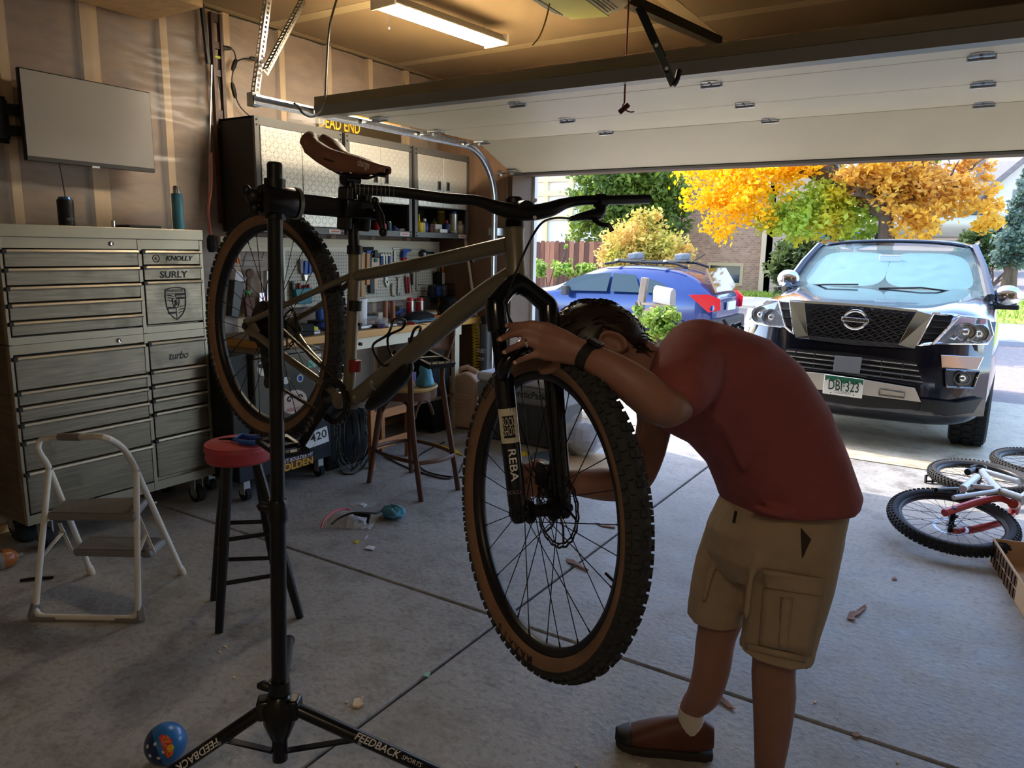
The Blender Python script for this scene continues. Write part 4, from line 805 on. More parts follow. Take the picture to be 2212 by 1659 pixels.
# ================= wall cabinets =================
def diamat():
    m=M('diamond_plate',(208,203,190),.4,.45); n=m.node_tree.nodes; L=m.node_tree.links.new; b=n['Principled BSDF']
    def mt(op,a,b_=None,c_=None):
        q=n.new('ShaderNodeMath'); q.operation=op
        for i,v in enumerate((a,b_,c_)):
            if v is None: continue
            if isinstance(v,(int,float)): q.inputs[i].default_value=v
            else: L(v,q.inputs[i])
        return q.outputs[0]
    tc=n.new('ShaderNodeTexCoord'); s=n.new('ShaderNodeSeparateXYZ'); L(tc.outputs['Object'],s.inputs[0]); S=34
    y=mt('MULTIPLY',s.outputs[1],S); z=mt('MULTIPLY',s.outputs[2],S); iy=mt('FLOOR',y); iz=mt('FLOOR',z); fy_=mt('SUBTRACT',mt('SUBTRACT',y,iy),.5); fz_=mt('SUBTRACT',mt('SUBTRACT',z,iz),.5)
    par=mt('SUBTRACT',mt('MULTIPLY',mt('FLOORED_MODULO',mt('ADD',iy,iz),2),2),1); d1=mt('ADD',mt('MULTIPLY',fy_,par),fz_); d2=mt('SUBTRACT',fy_,mt('MULTIPLY',fz_,par))
    h=mt('ADD',mt('POWER',mt('DIVIDE',d1,.2),2),mt('POWER',mt('DIVIDE',d2,.62),2)); r=n.new('ShaderNodeMapRange'); r.inputs[1].default_value=.6; r.inputs[2].default_value=1.2; r.inputs[3].default_value=1; r.inputs[4].default_value=0; L(h,r.inputs[0])
    bp=n.new('ShaderNodeBump'); bp.inputs['Strength'].default_value=1; bp.inputs['Distance'].default_value=.004; L(r.outputs[0],bp.inputs['Height']); L(bp.outputs[0],b.inputs['Normal']); return m
m_dia=diamat(); m_cab=M('hammered_grey',(94,92,88),.5,.3); m_cabd=M('cabinet_charcoal',(44,42,40),.6,.2); XC=-3.78
def cY(px,py=400): return fx(px,py,XC).y
ztop=(fx(553,257,XC).z+fx(1012,332,XC).z)/2; zbot=fx(1012,516,XC).z; zsh=fx(1000,505,XC).z; zdr=fx(1000,453,XC).z
cabs=[]
for i,(a,b,half,lab) in enumerate(((555,741.5,0,'left wall cabinet with full diamond plate doors'),(748,890,1,'middle wall cabinet with diamond plate doors over an open shelf'),(896,1013,1,'right wall cabinet with diamond plate doors over an open shelf'))):
    ya,yb=cY(a),cY(b); c=E('wall_cabinet',V(XC-.17,(ya+yb)/2,zbot),lab,'cabinet','diamond plate wall cabinets'); cabs.append(c)
    T=.012; MB().b2((WX+.03,ya,zbot),(XC-.02,ya+T,ztop)).build('side_panel',m_cabd,c,auto=0); MB().b2((WX+.03,yb-T,zbot),(XC-.02,yb,ztop)).build('side_panel',m_cabd,c,auto=0)
    MB().b2((WX+.03,ya,ztop-T),(XC-.02,yb,ztop)).build('top_panel',m_cabd,c,auto=0); MB().b2((WX+.03,ya+T,zbot),(XC-.02,yb-T,zbot+T)).build('bottom_panel',m_cabd,c,auto=0); MB().b2((WX+.03,ya+T,zbot+T),(WX+.045,yb-T,ztop-T)).build('back_panel',m_cabd,c,auto=0)
    fw=.035
    for q,w_ in ((ya,fw),(yb-fw,fw)): MB().b2((XC-.02,q,zbot),(XC,q+w_,ztop)).build('frame_post',m_cab,c,bevel=.002,auto=0)
    MB().b2((XC-.02,ya+fw,ztop-.05),(XC,yb-fw,ztop)).build('frame_rail',m_cab,c,auto=0); MB().b2((XC-.02,ya+fw,zbot),(XC,yb-fw,zsh)).build('frame_rail',m_cab,c,auto=0)
    zd0=zdr if half else zsh+.004; ym=(ya+yb)/2
    if half: MB().b2((WX+.045,ya+T,zdr-.004),(XC-.02,yb-T,zdr+.008)).build('inner_shelf',m_cabd,c,auto=0)
    for s,(u,v) in enumerate(((ya+fw+.003,ym-.002),(ym+.002,yb-fw-.003))):
        d=MB().b2((XC-.016,u,zd0),(XC+.004,v,ztop-.053)).build('door',m_dia,c,bevel=.003,auto=0)
        hy_=v-.055 if s==0 else u+.055; hz_=zd0+(.17 if half else .11); MB().frame([V(XC+.004,hy_-.018,hz_-.035),V(XC+.004,hy_+.018,hz_-.035),V(XC+.004,hy_+.018,hz_+.035),V(XC+.004,hy_-.018,hz_+.035)],[V(XC+.004,hy_-.012,hz_-.028),V(XC+.004,hy_+.012,hz_-.028),V(XC+.004,hy_+.012,hz_+.028),V(XC+.004,hy_-.012,hz_+.028)],(.006,0,0)).build('handle',m_cab,d,auto=0); MB().b2((XC+.003,hy_-.012,hz_-.028),(XC+.0055,hy_+.012,hz_+.028)).build('handle_recess',m_gap,d,auto=0)
    for yy in (ya+.017,yb-.017):
        for zz in (ztop-.02,ztop-.05,zbot+.012,zbot+.036): MB().cyl((XC,yy,zz),(XC+.004,yy,zz),.006,n=8).build('bolt',m_ink,c)
    bd=MB().b2((XC,yb-fw-.11,zbot+.006),(XC+.003,yb-fw-.005,zsh-.008)).build('badge',M('badge_silver',(190,186,176),.4),c,auto=0); MB().b2((XC+.003,yb-fw-.085,zbot+.014),(XC+.004,yb-fw-.015,zsh-.016)).build('badge_stripe',M('badge_orange',(200,90,50),.5),bd,auto=0)
# shelf bottles
def bottle(px,py0,py1,X,w,mat,cap,label,name='bottle',shape=0,base=None,cat='bottle'):
    b=base if base is not None else zsh+.001
    p=fx(px,py1,X); p=V(X,p.y,b); h=fx(px,py0,X).z-b; r=pw(px-w/2,px+w/2,(py0+py1)/2,X)/2
    e=E(name,p,label,cat)
    if shape==0: MB().lathe([(r*.92,0),(r,.006),(r,h*.62),(r*.55,h*.78),(r*.4,h*.82)],p,n=16).build('body',mat,e); MB().lathe([(r*.45,h*.8),(r*.45,h*.97),(r*.3,h),(0,h)],p,n=12).build('cap',cap,e)
    elif shape==1: MB().lathe([(r*.95,0),(r,.004),(r,h*.88),(r*.9,h*.9)],p,n=16).build('body',mat,e); MB().lathe([(r*.8,h*.88),(r*.8,h*.98),(r*.7,h),(0,h)],p,n=14).build('cap',cap,e)
    else: MB().lathe([(r*.95,0),(r,.004),(r,h*.5),(r*.25,h*.6),(r*.14,h*.98),(0,h)],p,n=14).build('body',mat,e); MB().lathe([(r*.3,h*.55),(r*.3,h*.66)],p,n=10).build('cap',cap,e)
    return e
m_nav=M('dark_blue_label',(28,50,110),.4); m_beige=M('beige_plastic',(196,186,164),.5); m_sil=M('silver_can',(190,190,186),.3,.7)
XS=XC-.08
for args in ((905,462,507,m_yel,m_yel,'tall yellow bottle at the left of the right cabinet shelf',2,13),(913,480,507,m_beige,m_yel,'white bottle with yellow cap beside the tall yellow bottle',1,9),(917,472,508,m_nav,m_wink,'dark blue bottle with a thin red nozzle on the right cabinet shelf',0,11),(929,488,506,M('red_brown',(110,50,40),.5),m_blk,'small reddish jar on the right cabinet shelf',1,8),(964,476,506,m_nav,m_red,'navy bottle with a bright red cap on the right cabinet shelf',0,10),(968,484,506,m_yel,m_red,'yellow label bottle beside the red capped bottle',1,6),(979,457,507,m_sil,m_blue,'tall spray can with blue top on the right cabinet shelf',1,11),(994,477,508,m_beige,m_beige,'wide beige bottle at the right end of the cabinet shelf',0,14),(937,470,500,M('olive_bottle',(120,110,50),.4),m_ink,'dim olive bottle at the back of the right shelf',0,9),(952,455,500,M('dim_yellow_can',(130,112,40),.5),m_yel,'tall dim yellow can at the back of the right shelf',1,13)):
    px,a,b,mt_,cp_,lab,shp,w=args; bottle(px,a,b,XS-(.12 if 'back' in lab else 0),w,mt_,cp_,lab,shape=shp)
p=fx(946,495,XS+.02); o=MB().b2(V(XS-.03,p.y-.045,zsh+.001),V(XS+.03,p.y+.045,zsh+.07)).build('plastic_bin',M('clear_bin',(205,205,198),.3,spec=.6),rel=V(XS,p.y,zsh),bevel=.006); tag(o,'small pale plastic bin among the bottles on the right shelf','bin')
p=fx(955,502,XS+.05); o=MB().b2(V(XS+.045,p.y-.05,zsh+.001),V(XS+.07,p.y+.05,zsh+.03)).build('white_packet',m_wink,rel=V(XS,p.y,zsh),bevel=.004); tag(o,'flat white packet lying in front of the pale bin','packet')
p=fx(980,503,XS+.05); o=MB().sph(V(XS+.05,p.y,zsh+.012),.035,14,8,(.8,1,.5)).build('tape_roll',m_beige,rel=V(XS+.05,p.y,zsh)); tag(o,'rounded tan lump on the right cabinet shelf','tape')
for args in ((815,480,506,m_red,m_red,'red can behind the stand lever on the middle shelf',1,11),(828,482,506,m_red,m_red,'second red can on the middle cabinet shelf',1,10),(841,478,506,M('teal_can',(60,110,120),.4),m_sil,'slim teal can on the middle cabinet shelf',1,7),(851,488,507,m_nav,m_nav,'dark blue crumpled bottle on the middle shelf',0,12),(783,470,506,m_gap,m_ink,'dark round tin at the left of the middle shelf',1,26),(878,497,507,m_org,m_ink,'small orange pot on the middle cabinet shelf',1,9)):
    px,a,b,mt_,cp_,lab,shp,w=args; bottle(px,a,b,XS,w,mt_,cp_,lab,shape=shp)
p=fx(866,503,XS); o=MB().lathe([(.03,0),(.036,.018),(.036,.02),(.028,.006),(0,.005)],V(XS,p.y,zsh+.001),n=18).build('white_dish',m_wink,rel=V(XS,p.y,zsh)); tag(o,'small white dish on the middle cabinet shelf','dish')
p=fx(891,495,XC+.0); 
# things on top of the cabinets
sgx=XC-.12; P=[fx(x,y,sgx) for x,y in ((683,262),(866,292))]
sg=E('dead_end_sign',V(sgx,(P[0].y+P[1].y)/2,ztop),'dark street sign lettered DEAD END in yellow on top of the cabinets','sign'); z1=fx(690,232,sgx).z
MB().b2((sgx-.004,P[0].y,ztop+.002),(sgx,P[1].y,z1)).build('sign_plate',M('sign_black',(52,42,24),.5),sg,auto=0); m_sy=M('sign_yellow',(226,170,40),.5); MB().b2((sgx-.003,P[0].y,z1-.012),(sgx+.001,P[1].y,z1+.002)).build('sign_edge',m_sy,sg,auto=0)
text('DEAD END','lettering',m_sy,sg,fx(734,270,sgx)+V(.001,0,0),UY,UZ,.115,fit=(fx(779,270,sgx).y-fx(691,270,sgx).y),bold=.012)
e=E('clear_bag',V(sgx+.05,fx(655,262,sgx).y,ztop),'crumpled clear plastic bag on top of the left cabinet','bag'); c0=V(sgx+.03,fx(658,262,sgx).y,ztop+.05)
MB().grid(lambda u,v:c0+V(.06*math.cos(u*6.28)*math.sin(v*3.1),.16*math.sin(u*6.28)*math.sin(v*3.1)*(1+.3*mnoise.noise((u*5,v*5,1))),-.045*math.cos(v*3.14)+.012*mnoise.noise((u*9,v*9,3))),18,10).build('bag_film',m_film,e,auto=0)
# dark wall register right of the cabinet, seen as reflection panel -> skipped
# ================= shop light =================
lz=2.78; A=fz(828,12,lz); B=fz(1072,97,lz); sl_=E('shop_light',(A+B)/2,'lit twin tube shop light hanging under the ceiling','light fixture'); d=(B-A).normalized(); s=V(-d.y,d.x,0)
MB().prism([A+s*.09+V(0,0,.005),A+s*.05+V(0,0,.055),A-s*.05+V(0,0,.055),A-s*.09+V(0,0,.005),A-s*.085+V(0,0,.0),A-s*.046+V(0,0,.048),A+s*.046+V(0,0,.048),A+s*.085+V(0,0,.0)],B-A).build('reflector',M('fixture_grey',(150,150,150),.4),sl_,auto=0)
m_tube=M('lit_tube',(255,240,214),.4,emit=115)
for k in(-1,1): MB().cyl(A+s*(.04*k)+V(0,0,.012)+d*.015,B+s*(.04*k)+V(0,0,.012)-d*.015,.019,n=12).build('tube',m_tube,sl_)
for q in (A,B): MB().box(q+V(0,0,.02),(.19,.015,.06),Matrix.Rotation(math.atan2(s.y,s.x),3,'Z')).build('end_cap',m_white,sl_)
for t in (.12,.88): q=A.lerp(B,t); MB().cyl(q+V(0,0,.055),V(q.x,q.y,CZ),.002,n=5).build('hanger',m_zinc,sl_)
q=A+d*.02-s*.02; MB().cyl(q,q+V(0,0,-.11),.0022,n=5).sph(q+V(0,0,-.115),.006,8,6).build('pull_chain',m_zinc,sl_)
# added fixture behind the camera, there to fill the dark interior with light
c2_=copy_tree(sl_); c2_.location=V(.2,-.9,lz); c2_['label']='added twin tube shop light behind the viewer, filling the interior with light'; m_fill_tube=M('fill_tube_warm',(255,230,196),.4,emit=40)
for o in c2_.children:
    if o.name.startswith('tube'): o.data=o.data.copy(); o.data.materials[0]=m_fill_tube
# ================= door opener =================
oz=2.55; oc=fz(1262,-40,oz); op=E('door_opener',oc,'white garage door opener with a yellow green lower cover hanging from the ceiling','door opener')
def opx(px,py,z=oz): return fz(px,py,z)
L=[opx(1160,0),opx(1240,38),opx(1345,26),opx(1393,-8)]
c0=(opx(1165,0)+opx(1395,0))/2; ux=(opx(1395,-20)-opx(1160,0)); W_=ux.length; ux.normalize(); uy=V(0,0,1).cross(ux)*-1; uy=V(-ux.y,ux.x,0)
f0=opx(1260,38)
def ob(a,b,z): return f0+ux*a+uy*b+V(0,0,z)
def bodyf(u,v): 
    t=-1+2*u; return ob(t*.19,.02-.42+.44*(1-.0)*v,0)
# curved housing: profile in (ux,z), extruded along uy
pr=[(-.2,.1),(-.19,.05),(-.15,.018),(-.09,.0),(.09,.0),(.15,.018),(.19,.05),(.2,.1),(.2,.2),(-.2,.2)]
prv=V(-.0,0,0); bk=-V(ux.y*-1,0,0)
dirb=V(math.sin(0),-1,0)
MB().prism([f0+ux*(a+.03)+V(0,0,z) for a,z in pr],V(0.02,-.42,0)).build('housing',M('opener_white',(222,220,210),.4),op,bevel=.012)
MB().prism([f0+ux*(a+.03)+V(0,0,z-.004) for a,z in ((-.088,.0),(.088,.0),(.088,.003),(-.088,.003))],V(.02,-.42,0)).build('lower_cover',M('yellow_green_cover',(206,214,120),.45),op,auto=0)
for s_ in(-1,1):
    for k in range(4): MB().bar(f0+ux*(.03+s_*(.105+.014*k))+V(0,-.05,.002+.0045*k),f0+ux*(.03+s_*(.105+.014*k))+V(.015,-.33,.002+.0045*k),.006,.004).build('vent_rib',m_grey,op)
for q in ((-.12,-.05),(.18,-.05),(-.12,-.38),(.18,-.38)): MB().bar(f0+ux*q[0]+V(0,q[1],.2),f0+ux*q[0]+V(0,q[1],CZ-oz),.03,.003).build('hanger_strap',m_zinc,op,auto=0)
ra,rb=fz(1440,0,CZ-.12),fz(1545,86,CZ-.12); d=(rb-ra).normalized(); MB().bar(f0+ux*.05+V(0,0,.13),rb+d*.05,.06,.05).build('rail',M('rail_black',(34,38,36),.45,.4),op)
dA=min((fz(1425,110,DZ-.06)-CO).dot(_f),(fz(1455,184,DZ)-CO).dot(_f))-.06; q1=fd(1455,184,dA); MB().bar(fd(1381,15,dA),fd(1432,128,dA),.008,.03).build('arm',M('arm_dark',(40,46,44),.4,.5),op); MB().bar(fd(1415,92,dA-.012),q1,.008,.026).build('lower_arm',MATS['arm_dark'],op)
for x,y in ((1418,98),(1440,148)): MB().cyl(fd(x,y,dA-.02),fd(x,y,dA-.03),.007,n=8).build('arm_bolt',m_zinc,op)
MB().tube(bez([q1,fd(1462,172,dA),fd(1467,152,dA+.01)],5),[.01]*11,6).build('arm_bracket',MATS['arm_dark'],op)
r1=f0+ux*.12+V(.06,.05,.08)
dO=(f0-CO).dot(_f)-.1; p1=fd(1359,-10,dO); p2=fd(1349,222,dO)
rc=E('release_cord',p2,'red emergency release cord with a dangling handle below the opener','cord'); MB().tube([p1,fd(1353,100,dO),fd(1350,190,dO),p2],.004,6).build('cord',M('red_cord',(140,50,50),.6),rc)
MB().bar(fd(1338,243,dO),fd(1358,226,dO),.018,.022).build('handle',M('maroon_plastic',(90,36,40),.45),rc,bevel=.004); MB().tube(bez([fd(1349,222,dO),fd(1345,230,dO),fd(1352,238,dO),fd(1362,242,dO),fd(1370,241,dO)],4),.003,6).build('knot_tail',MATS['red_cord'],rc)
a0=f0+ux*(-.1)+V(0,-.08,.01); o=MB().tube(bez([fd(1187,8,2.85),fd(1180,40,2.85),fd(1166,78,2.85),fd(1150,98,2.85)],5),.003,5).build('antenna_wire',M('wire_yellow',(200,160,70),.5),rel=fd(1187,8,2.85)); tag(o,'thin yellow antenna wire dangling from the opener','wire')
# ================= pegboard and hand tools =================
PX=WX+.05
def pegmat():
    m=M('pegboard_grey',(190,184,166),.6); n=m.node_tree.nodes; L=m.node_tree.links.new; b=n['Principled BSDF']; tc=n.new('ShaderNodeTexCoord'); mp=n.new('ShaderNodeVectorMath'); mp.operation='SCALE'; mp.inputs[3].default_value=40; L(tc.outputs['Object'],mp.inputs[0])
    fr=n.new('ShaderNodeVectorMath'); fr.operation='FRACTION'; L(mp.outputs[0],fr.inputs[0]); sb=n.new('ShaderNodeVectorMath'); sb.operation='SUBTRACT'; sb.inputs[1].default_value=(.5,.5,.5); L(fr.outputs[0],sb.inputs[0]); ml=n.new('ShaderNodeVectorMath'); ml.operation='MULTIPLY'; ml.inputs[1].default_value=(0,1,1); L(sb.outputs[0],ml.inputs[0])
    ln=n.new('ShaderNodeVectorMath'); ln.operation='LENGTH'; L(ml.outputs[0],ln.inputs[0]); g=n.new('ShaderNodeMath'); g.operation='GREATER_THAN'; g.inputs[1].default_value=.17; L(ln.outputs['Value'],g.inputs[0]); mx=n.new('ShaderNodeMix'); mx.data_type='RGBA'; mx.inputs[6].default_value=(.03,.028,.025,1); mx.inputs[7].default_value=(*srgb((190,184,166)),1); L(g.outputs[0],mx.inputs[0]); L(mx.outputs[2],b.inputs[0]); return m
m_peg=pegmat()
def wy(px,py,X=PX): return fx(px,py,X)
a=wy(612,560); b=wy(775,560); c_=wy(944,560); zt_=wy(700,534).z; zb_=wy(860,648).z
for (u,v,lab) in ((a.y,b.y-.004,'left pegboard panel behind the bike wheel'),(b.y+.004,c_.y,'right pegboard panel of hanging hand tools above the bench')):
    e=E('pegboard',V(PX-.01,(u+v)/2,zb_),lab,'pegboard','pegboard panels over the bench'); MB().b2((PX-.012,u,zb_),(PX-.006,v,zt_)).build('panel',m_peg,e,auto=0); MB().frame([V(PX-.013,u,zb_),V(PX-.013,v,zb_),V(PX-.013,v,zt_),V(PX-.013,u,zt_)],[V(PX-.013,u+.02,zb_+.025),V(PX-.013,v-.02,zb_+.025),V(PX-.013,v-.02,zt_-.02),V(PX-.013,u+.02,zt_-.02)],(.013,0,0)).build('panel_rim',M('peg_rim',(196,190,172),.5,.2),e,auto=0)
m_cream=M('cream_paint',(222,212,186),.55)
wr_=E('wall_rail',V(WX+.05,wy(700,535).y,wy(700,535).z),'cream painted slotted wall rail running under the cabinets','rail'); y0_,y1_=wy(478,530).y,wy(950,530).y
for k in range(3): zz=wy(900,521+8*k).z; MB().b2((WX+.02,y0_,zz-.034),(WX+.045,y1_,zz)).build('slat',m_cream,wr_,bevel=.003,auto=0)
a=wy(947,600,WX+.03); b=wy(1001,600,WX+.03); o=MB().b2((WX+.022,a.y,wy(970,690).z),(WX+.03,b.y,wy(970,522).z)).build('kraft_board',M('kraft_board',(206,168,124),.7,0,.05,4),rel=V(WX+.03,(a.y+b.y)/2,1)); tag(o,'tan kraft paper faced board right of the pegboard','board')
a=fx(1019,488,-3.9); b=fx(1034,615,-3.72); bs=b+(b-a)*.55; o=MB().cyl(V(-3.86,5.262,a.z+.05),V(-3.52,5.235,.0),.013,n=10).build('broom_handle',M('pale_wood_pole',(206,190,160),.6),rel=V(-3.52,5.235,0)); tag(o,'pale wooden broom handle leaning against the brown wall panel','pole')
def Z3(zx,zy): return (760+zx/6.506,480+zy/6.506)
def ptool(name,label,parts,cat='tool',X=PX,conv=Z3,group='hand tools on the pegboard'):
    pts=[q for p in parts for q in p[1]]; P=[wy(*conv(*q),X) for q in pts]; b=V(X,sum(p.y for p in P)/len(P),min(p.z for p in P)); e=E(name,b,label,cat,group)
    for nm,poly,mat,th in parts: MB().prism([wy(*conv(*q),X) for q in poly],(th,0,0)).build(nm,mat,e,bevel=min(.004,th*.3),auto=0)
    mx=max(P,key=lambda p:p.z); MB().tube([V(X-.006,mx.y,mx.z-.01),V(X+.02,mx.y,mx.z-.012),V(X+.024,mx.y,mx.z)],.0025,5).build('peg_hook',m_zinc,e)
    return e
m_hw=M('handle_wood',(186,140,90),.5,0,.1,10,stretch=(8,8,1)); m_bg=M('blue_grip',(30,84,170),.45); m_rg=M('red_grip',(150,30,36),.45); m_tl=M('teal_grip',(20,110,120),.45); m_spoon=M('tool_steel',(196,192,180),.3,.9)
def rect(x0,y0,x1,y1): return [(x0,y0),(x1,y0),(x1,y1),(x0,y1)]
ptool('mallet','black headed mallet with a blue collar and wooden handle on the pegboard',[('head',rect(95,345,245,392),m_rub,.05),('collar',rect(172,392,236,432),m_bg,.03),('handle',rect(178,432,226,880),m_hw,.025)])
ptool('hammer','pale wooden hammer handle left of the mallet',[('handle',rect(105,420,158,1050),m_hw,.022)])
ptool('pry_bar','long black gripped bar hanging beside the scraper',[('shaft',rect(232,430,262,780),m_blkm,.015),('grip',rect(228,780,290,1000),m_blk,.025)])
ptool('scraper','wide tan scraper with a black clamp top on the pegboard',[('clamp',[(285,400),(330,390),(330,440),(370,450),(360,500),(280,490)],m_blk,.03),('blade',[(275,500),(365,500),(385,640),(350,930),(325,960),(300,930),(262,640)],m_tan,.008),('disc',rect(300,510,340,560),m_tl,.02)])
for k,(x,mt_) in enumerate(((398,m_bg),(432,m_spoon),(470,m_spoon),(510,m_bg))):
    ptool('wrench',['blue handled wrench at the left of the wrench row','plain steel wrench second in the wrench row','broad steel wrench third in the wrench row','blue handled wrench at the right of the wrench row'][k],[('shaft',[(x,470),(x+24,470),(x+20,610),(x+24,660),(x,660),(x+6,610)],mt_,.01),('jaw',[(x-6,430),(x+4,425),(x+8,450),(x+20,450),(x+22,425),(x+34,432),(x+30,475),(x-4,475)],m_spoon,.012)],group='wrenches in a row')
ptool('square','steel carpenter square hanging on the pegboard',[('beam',rect(570,358,690,384),m_spoon,.01),('tongue',rect(588,384,612,560),m_spoon,.006)])
ptool('clamp','bright blue bar clamp on the pegboard',[('trigger',[(690,372),(805,378),(800,410),(745,420),(715,500),(680,490),(690,430)],m_bg,.03),('grip',rect(690,490,745,545),m_red,.025)],X=PX)
ptool('wrench','large steel wrench with open jaw low on the pegboard',[('shaft',rect(460,690,500,830),m_spoon,.01),('jaw',[(448,820),(470,812),(478,850),(492,850),(500,812),(520,830),(512,890),(490,920),(470,890)],m_spoon,.012)],group='wrenches low on the pegboard')
ptool('wrench','adjustable wrench with a pale handle low on the pegboard',[('shaft',rect(550,860,590,1000),m_beige,.014),('jaw',[(560,990),(600,985),(612,1030),(590,1050),(575,1025),(556,1040)],m_spoon,.014)],group='wrenches low on the pegboard')
ptool('wrench','slim steel wrench beside the red pliers',[('shaft',rect(640,790,668,960),m_spoon,.01),('jaw',[(630,760),(645,770),(655,790),(668,768),(682,765),(676,810),(636,810)],m_spoon,.012),('ring',[(632,950),(676,945),(690,1000),(670,1020),(655,990),(640,1030)],m_spoon,.012)],group='wrenches low on the pegboard')
ptool('pliers','long red handled pliers hanging on the pegboard',[('jaw',rect(748,735,778,770),m_spoon,.014),('handle',[(738,770),(762,770),(770,1000),(758,1005)],m_rg,.016),('handle',[(768,770),(796,770),(800,1000),(788,1005)],m_rg,.016)])
ptool('shears','silver shears with dark handles right of the red pliers',[('blade',[(838,880),(858,880),(852,1010)],m_spoon,.006),('handle',[(822,700),(838,700),(852,880),(836,880)],m_blk,.014),('handle',[(852,700),(874,700),(866,880),(850,880)],m_beige,.014)])
ptool('caliper','black dial tool hanging at the top right of the pegboard',[('body',[(940,420),(985,385),(1030,410),(1025,470),(960,490)],m_blk,.03),('face',rect(970,425,1005,480),m_wink,.034),('beam',rect(1030,415,1150,445),m_blkm,.012)])
ptool('file','thin brown handled file on the pegboard',[('blade',rect(905,690,920,960),m_spoon,.006),('grip',rect(880,650,930,700),m_rg,.02)])
ptool('charger','dark square charger block on the wall right of the pegboard',[('block',rect(1140,690,1208,870),m_gap,.05)],X=WX+.05)
ptool('paper_tag','white product card hanging beside the charger',[('card',rect(1208,712,1300,868),m_wink,.006),('clip',rect(1262,620,1290,712),m_org,.004)],X=WX+.09)
ptool('tape_reel','round grey tape reel hanging under the white card',[('reel',[(1265+44*math.cos(t*PI/6),900+40*math.sin(t*PI/6)) for t in range(12)],m_grey,.03)],X=WX+.06)
# wire basket
bx=WX+.1; A=[wy(*Z3(x,y),bx) for x,y in ((990,880),(1320,895),(1295,1035),(1030,1025))]; bk_=E('wire_basket',V(bx,A[0].y,A[2].z),'black wire basket of small bags under the pegboard','basket')
y0b,y1b=A[0].y,A[1].y; zt2,zb2=A[0].z,A[2].z
MB().b2((WX+.035,y0b+.02,zb2),(bx+.09,y1b-.02,zb2+.004)).b2((WX+.035,y0b+.01,zb2),(WX+.038,y1b-.01,zt2)).build('basket_floor',m_blkm,bk_,kind='stuff',auto=0)
for zz in (zb2+.01,(zb2+zt2)/2,zt2): MB().tube([V(WX+.035,y0b,zz),V(bx+.1,y0b,zz),V(bx+.1,y1b,zz),V(WX+.035,y1b,zz)],.003,5).build('wire_band',m_blkm,bk_)
for k in range(15): yy=y0b+(y1b-y0b)*k/14; MB().cyl((bx+.1,yy,zb2),(bx+.1,yy,zt2),.002,n=5).build('wire_upright',m_blkm,bk_)
for k,(f,mt_,lab) in enumerate(((.3,m_blk,'dark packet in the left of the wire basket'),(.55,m_bg,'blue packet standing in the wire basket'),(.8,m_grey,'grey packet at the right of the wire basket'))):
    yy=y0b+(y1b-y0b)*f; o=MB().box(V(bx+.02,yy,zb2+.05),(.05,.06,.085),Matrix.Rotation(.2*(k-1),3,'X')).build('packet',mt_,rel=V(bx+.02,yy,zb2),bevel=.008); tag(o,lab,'packet')
# left group behind the wheel (zoom 480,520 x6.9125)
def Z5(zx,zy): return (480+zx/6.9125,520+zy/6.9125)
ptool('pliers','blue handled pliers hanging on the left pegboard',[('handle',[(1210,300),(1260,300),(1250,500),(1195,490)],m_bg,.02),('handle',[(1268,300),(1305,300),(1320,470),(1270,500)],m_bg,.02),('jaw',[(1200,500),(1270,500),(1245,600),(1215,600)],m_spoon,.015)],conv=Z5)
ptool('knife','grey handled knife left of the blue pliers',[('handle',[(1140,280),(1190,280),(1190,500),(1150,480)],m_grey,.016)],conv=Z5)
ptool('tape_measure','round cream tape roll on the left pegboard',[('roll',[(1345+38*math.cos(t*PI/6),410+70*math.sin(t*PI/6)) for t in range(12)],m_beige,.03)],conv=Z5)
ptool('tool_pouch','teal pouch of small tools on the left pegboard',[('pouch',[(1020,720),(1270,700),(1270,930),(1060,940)],m_tl,.05),('tool_grip',rect(1015,600,1050,740),m_blk,.02),('tool_grip',rect(1120,630,1150,720),m_rg,.02),('tool_grip',rect(1195,660,1220,720),m_rg,.02),('tool_grip',rect(1260,650,1290,720),m_rg,.02)],conv=Z5)
ptool('hook_rack','thin wire hook rack on the wall left of the pegboard',[('bar',rect(180,288,600,296),m_blkm,.004),('bar',rect(160,376,610,384),m_blkm,.004),('hook',[(300,380),(310,280),(375,120),(400,110),(410,160),(398,160),(385,130),(330,290),(312,390)],m_blkm,.004),('hook',[(580,260),(640,120),(660,115),(660,130),(648,130),(592,265)],m_blkm,.004)],conv=Z5,X=WX+.03)
ptool('safety_triangle','orange plastic piece on the wall behind the bike wheel',[('triangle',[(190,240),(245,260),(250,340),(190,330)],m_org,.02)],conv=Z5,X=WX+.03)
ptool('floor_pump','dark cylinder pump with a white head beside the pegboard',[('barrel',[(95,585),(245,625),(160,1150),(45,1120)],M('pump_charcoal',(58,60,56),.35),.06),('head',[(130,430),(215,470),(280,590),(200,610),(110,580)],m_wink,.05),('lever',[(230,560),(300,590),(290,605),(225,580)],m_steel,.02)],conv=Z5,X=WX+.03)
ptool('hand_tool','large rusty ring handled tool hanging behind the bike wheel',[('ring',[(400+60*math.cos(t*PI/6),490+75*math.sin(t*PI/6)) for t in range(12)],M('rusty_brown',(104,74,56),.7),.015),('shaft',[(360,560),(410,570),(400,850),(330,850)],MATS['rusty_brown'],.015),('cloth',[(300,850),(440,830),(470,1130),(330,1150)],M('mauve_cloth',(120,92,84),.9),.03)],conv=Z5,X=WX+.03)
ptool('suspension_fork','chrome fork stanchion standing at the left of the bench',[('stanchion',rect(480,765,570,1055),m_chr,.05),('collar',rect(560,810,625,880),m_red,.03),('stanchion',rect(610,440,660,900),m_chr,.04)],conv=Z5,X=WX+.03)
ptool('green_clip','small green clip on the wall behind the bike wheel',[('clip',[(300,730),(400,745),(410,800),(350,815),(330,770)],M('green_plastic',(50,130,40),.5),.02)],conv=Z5,X=WX+.03)
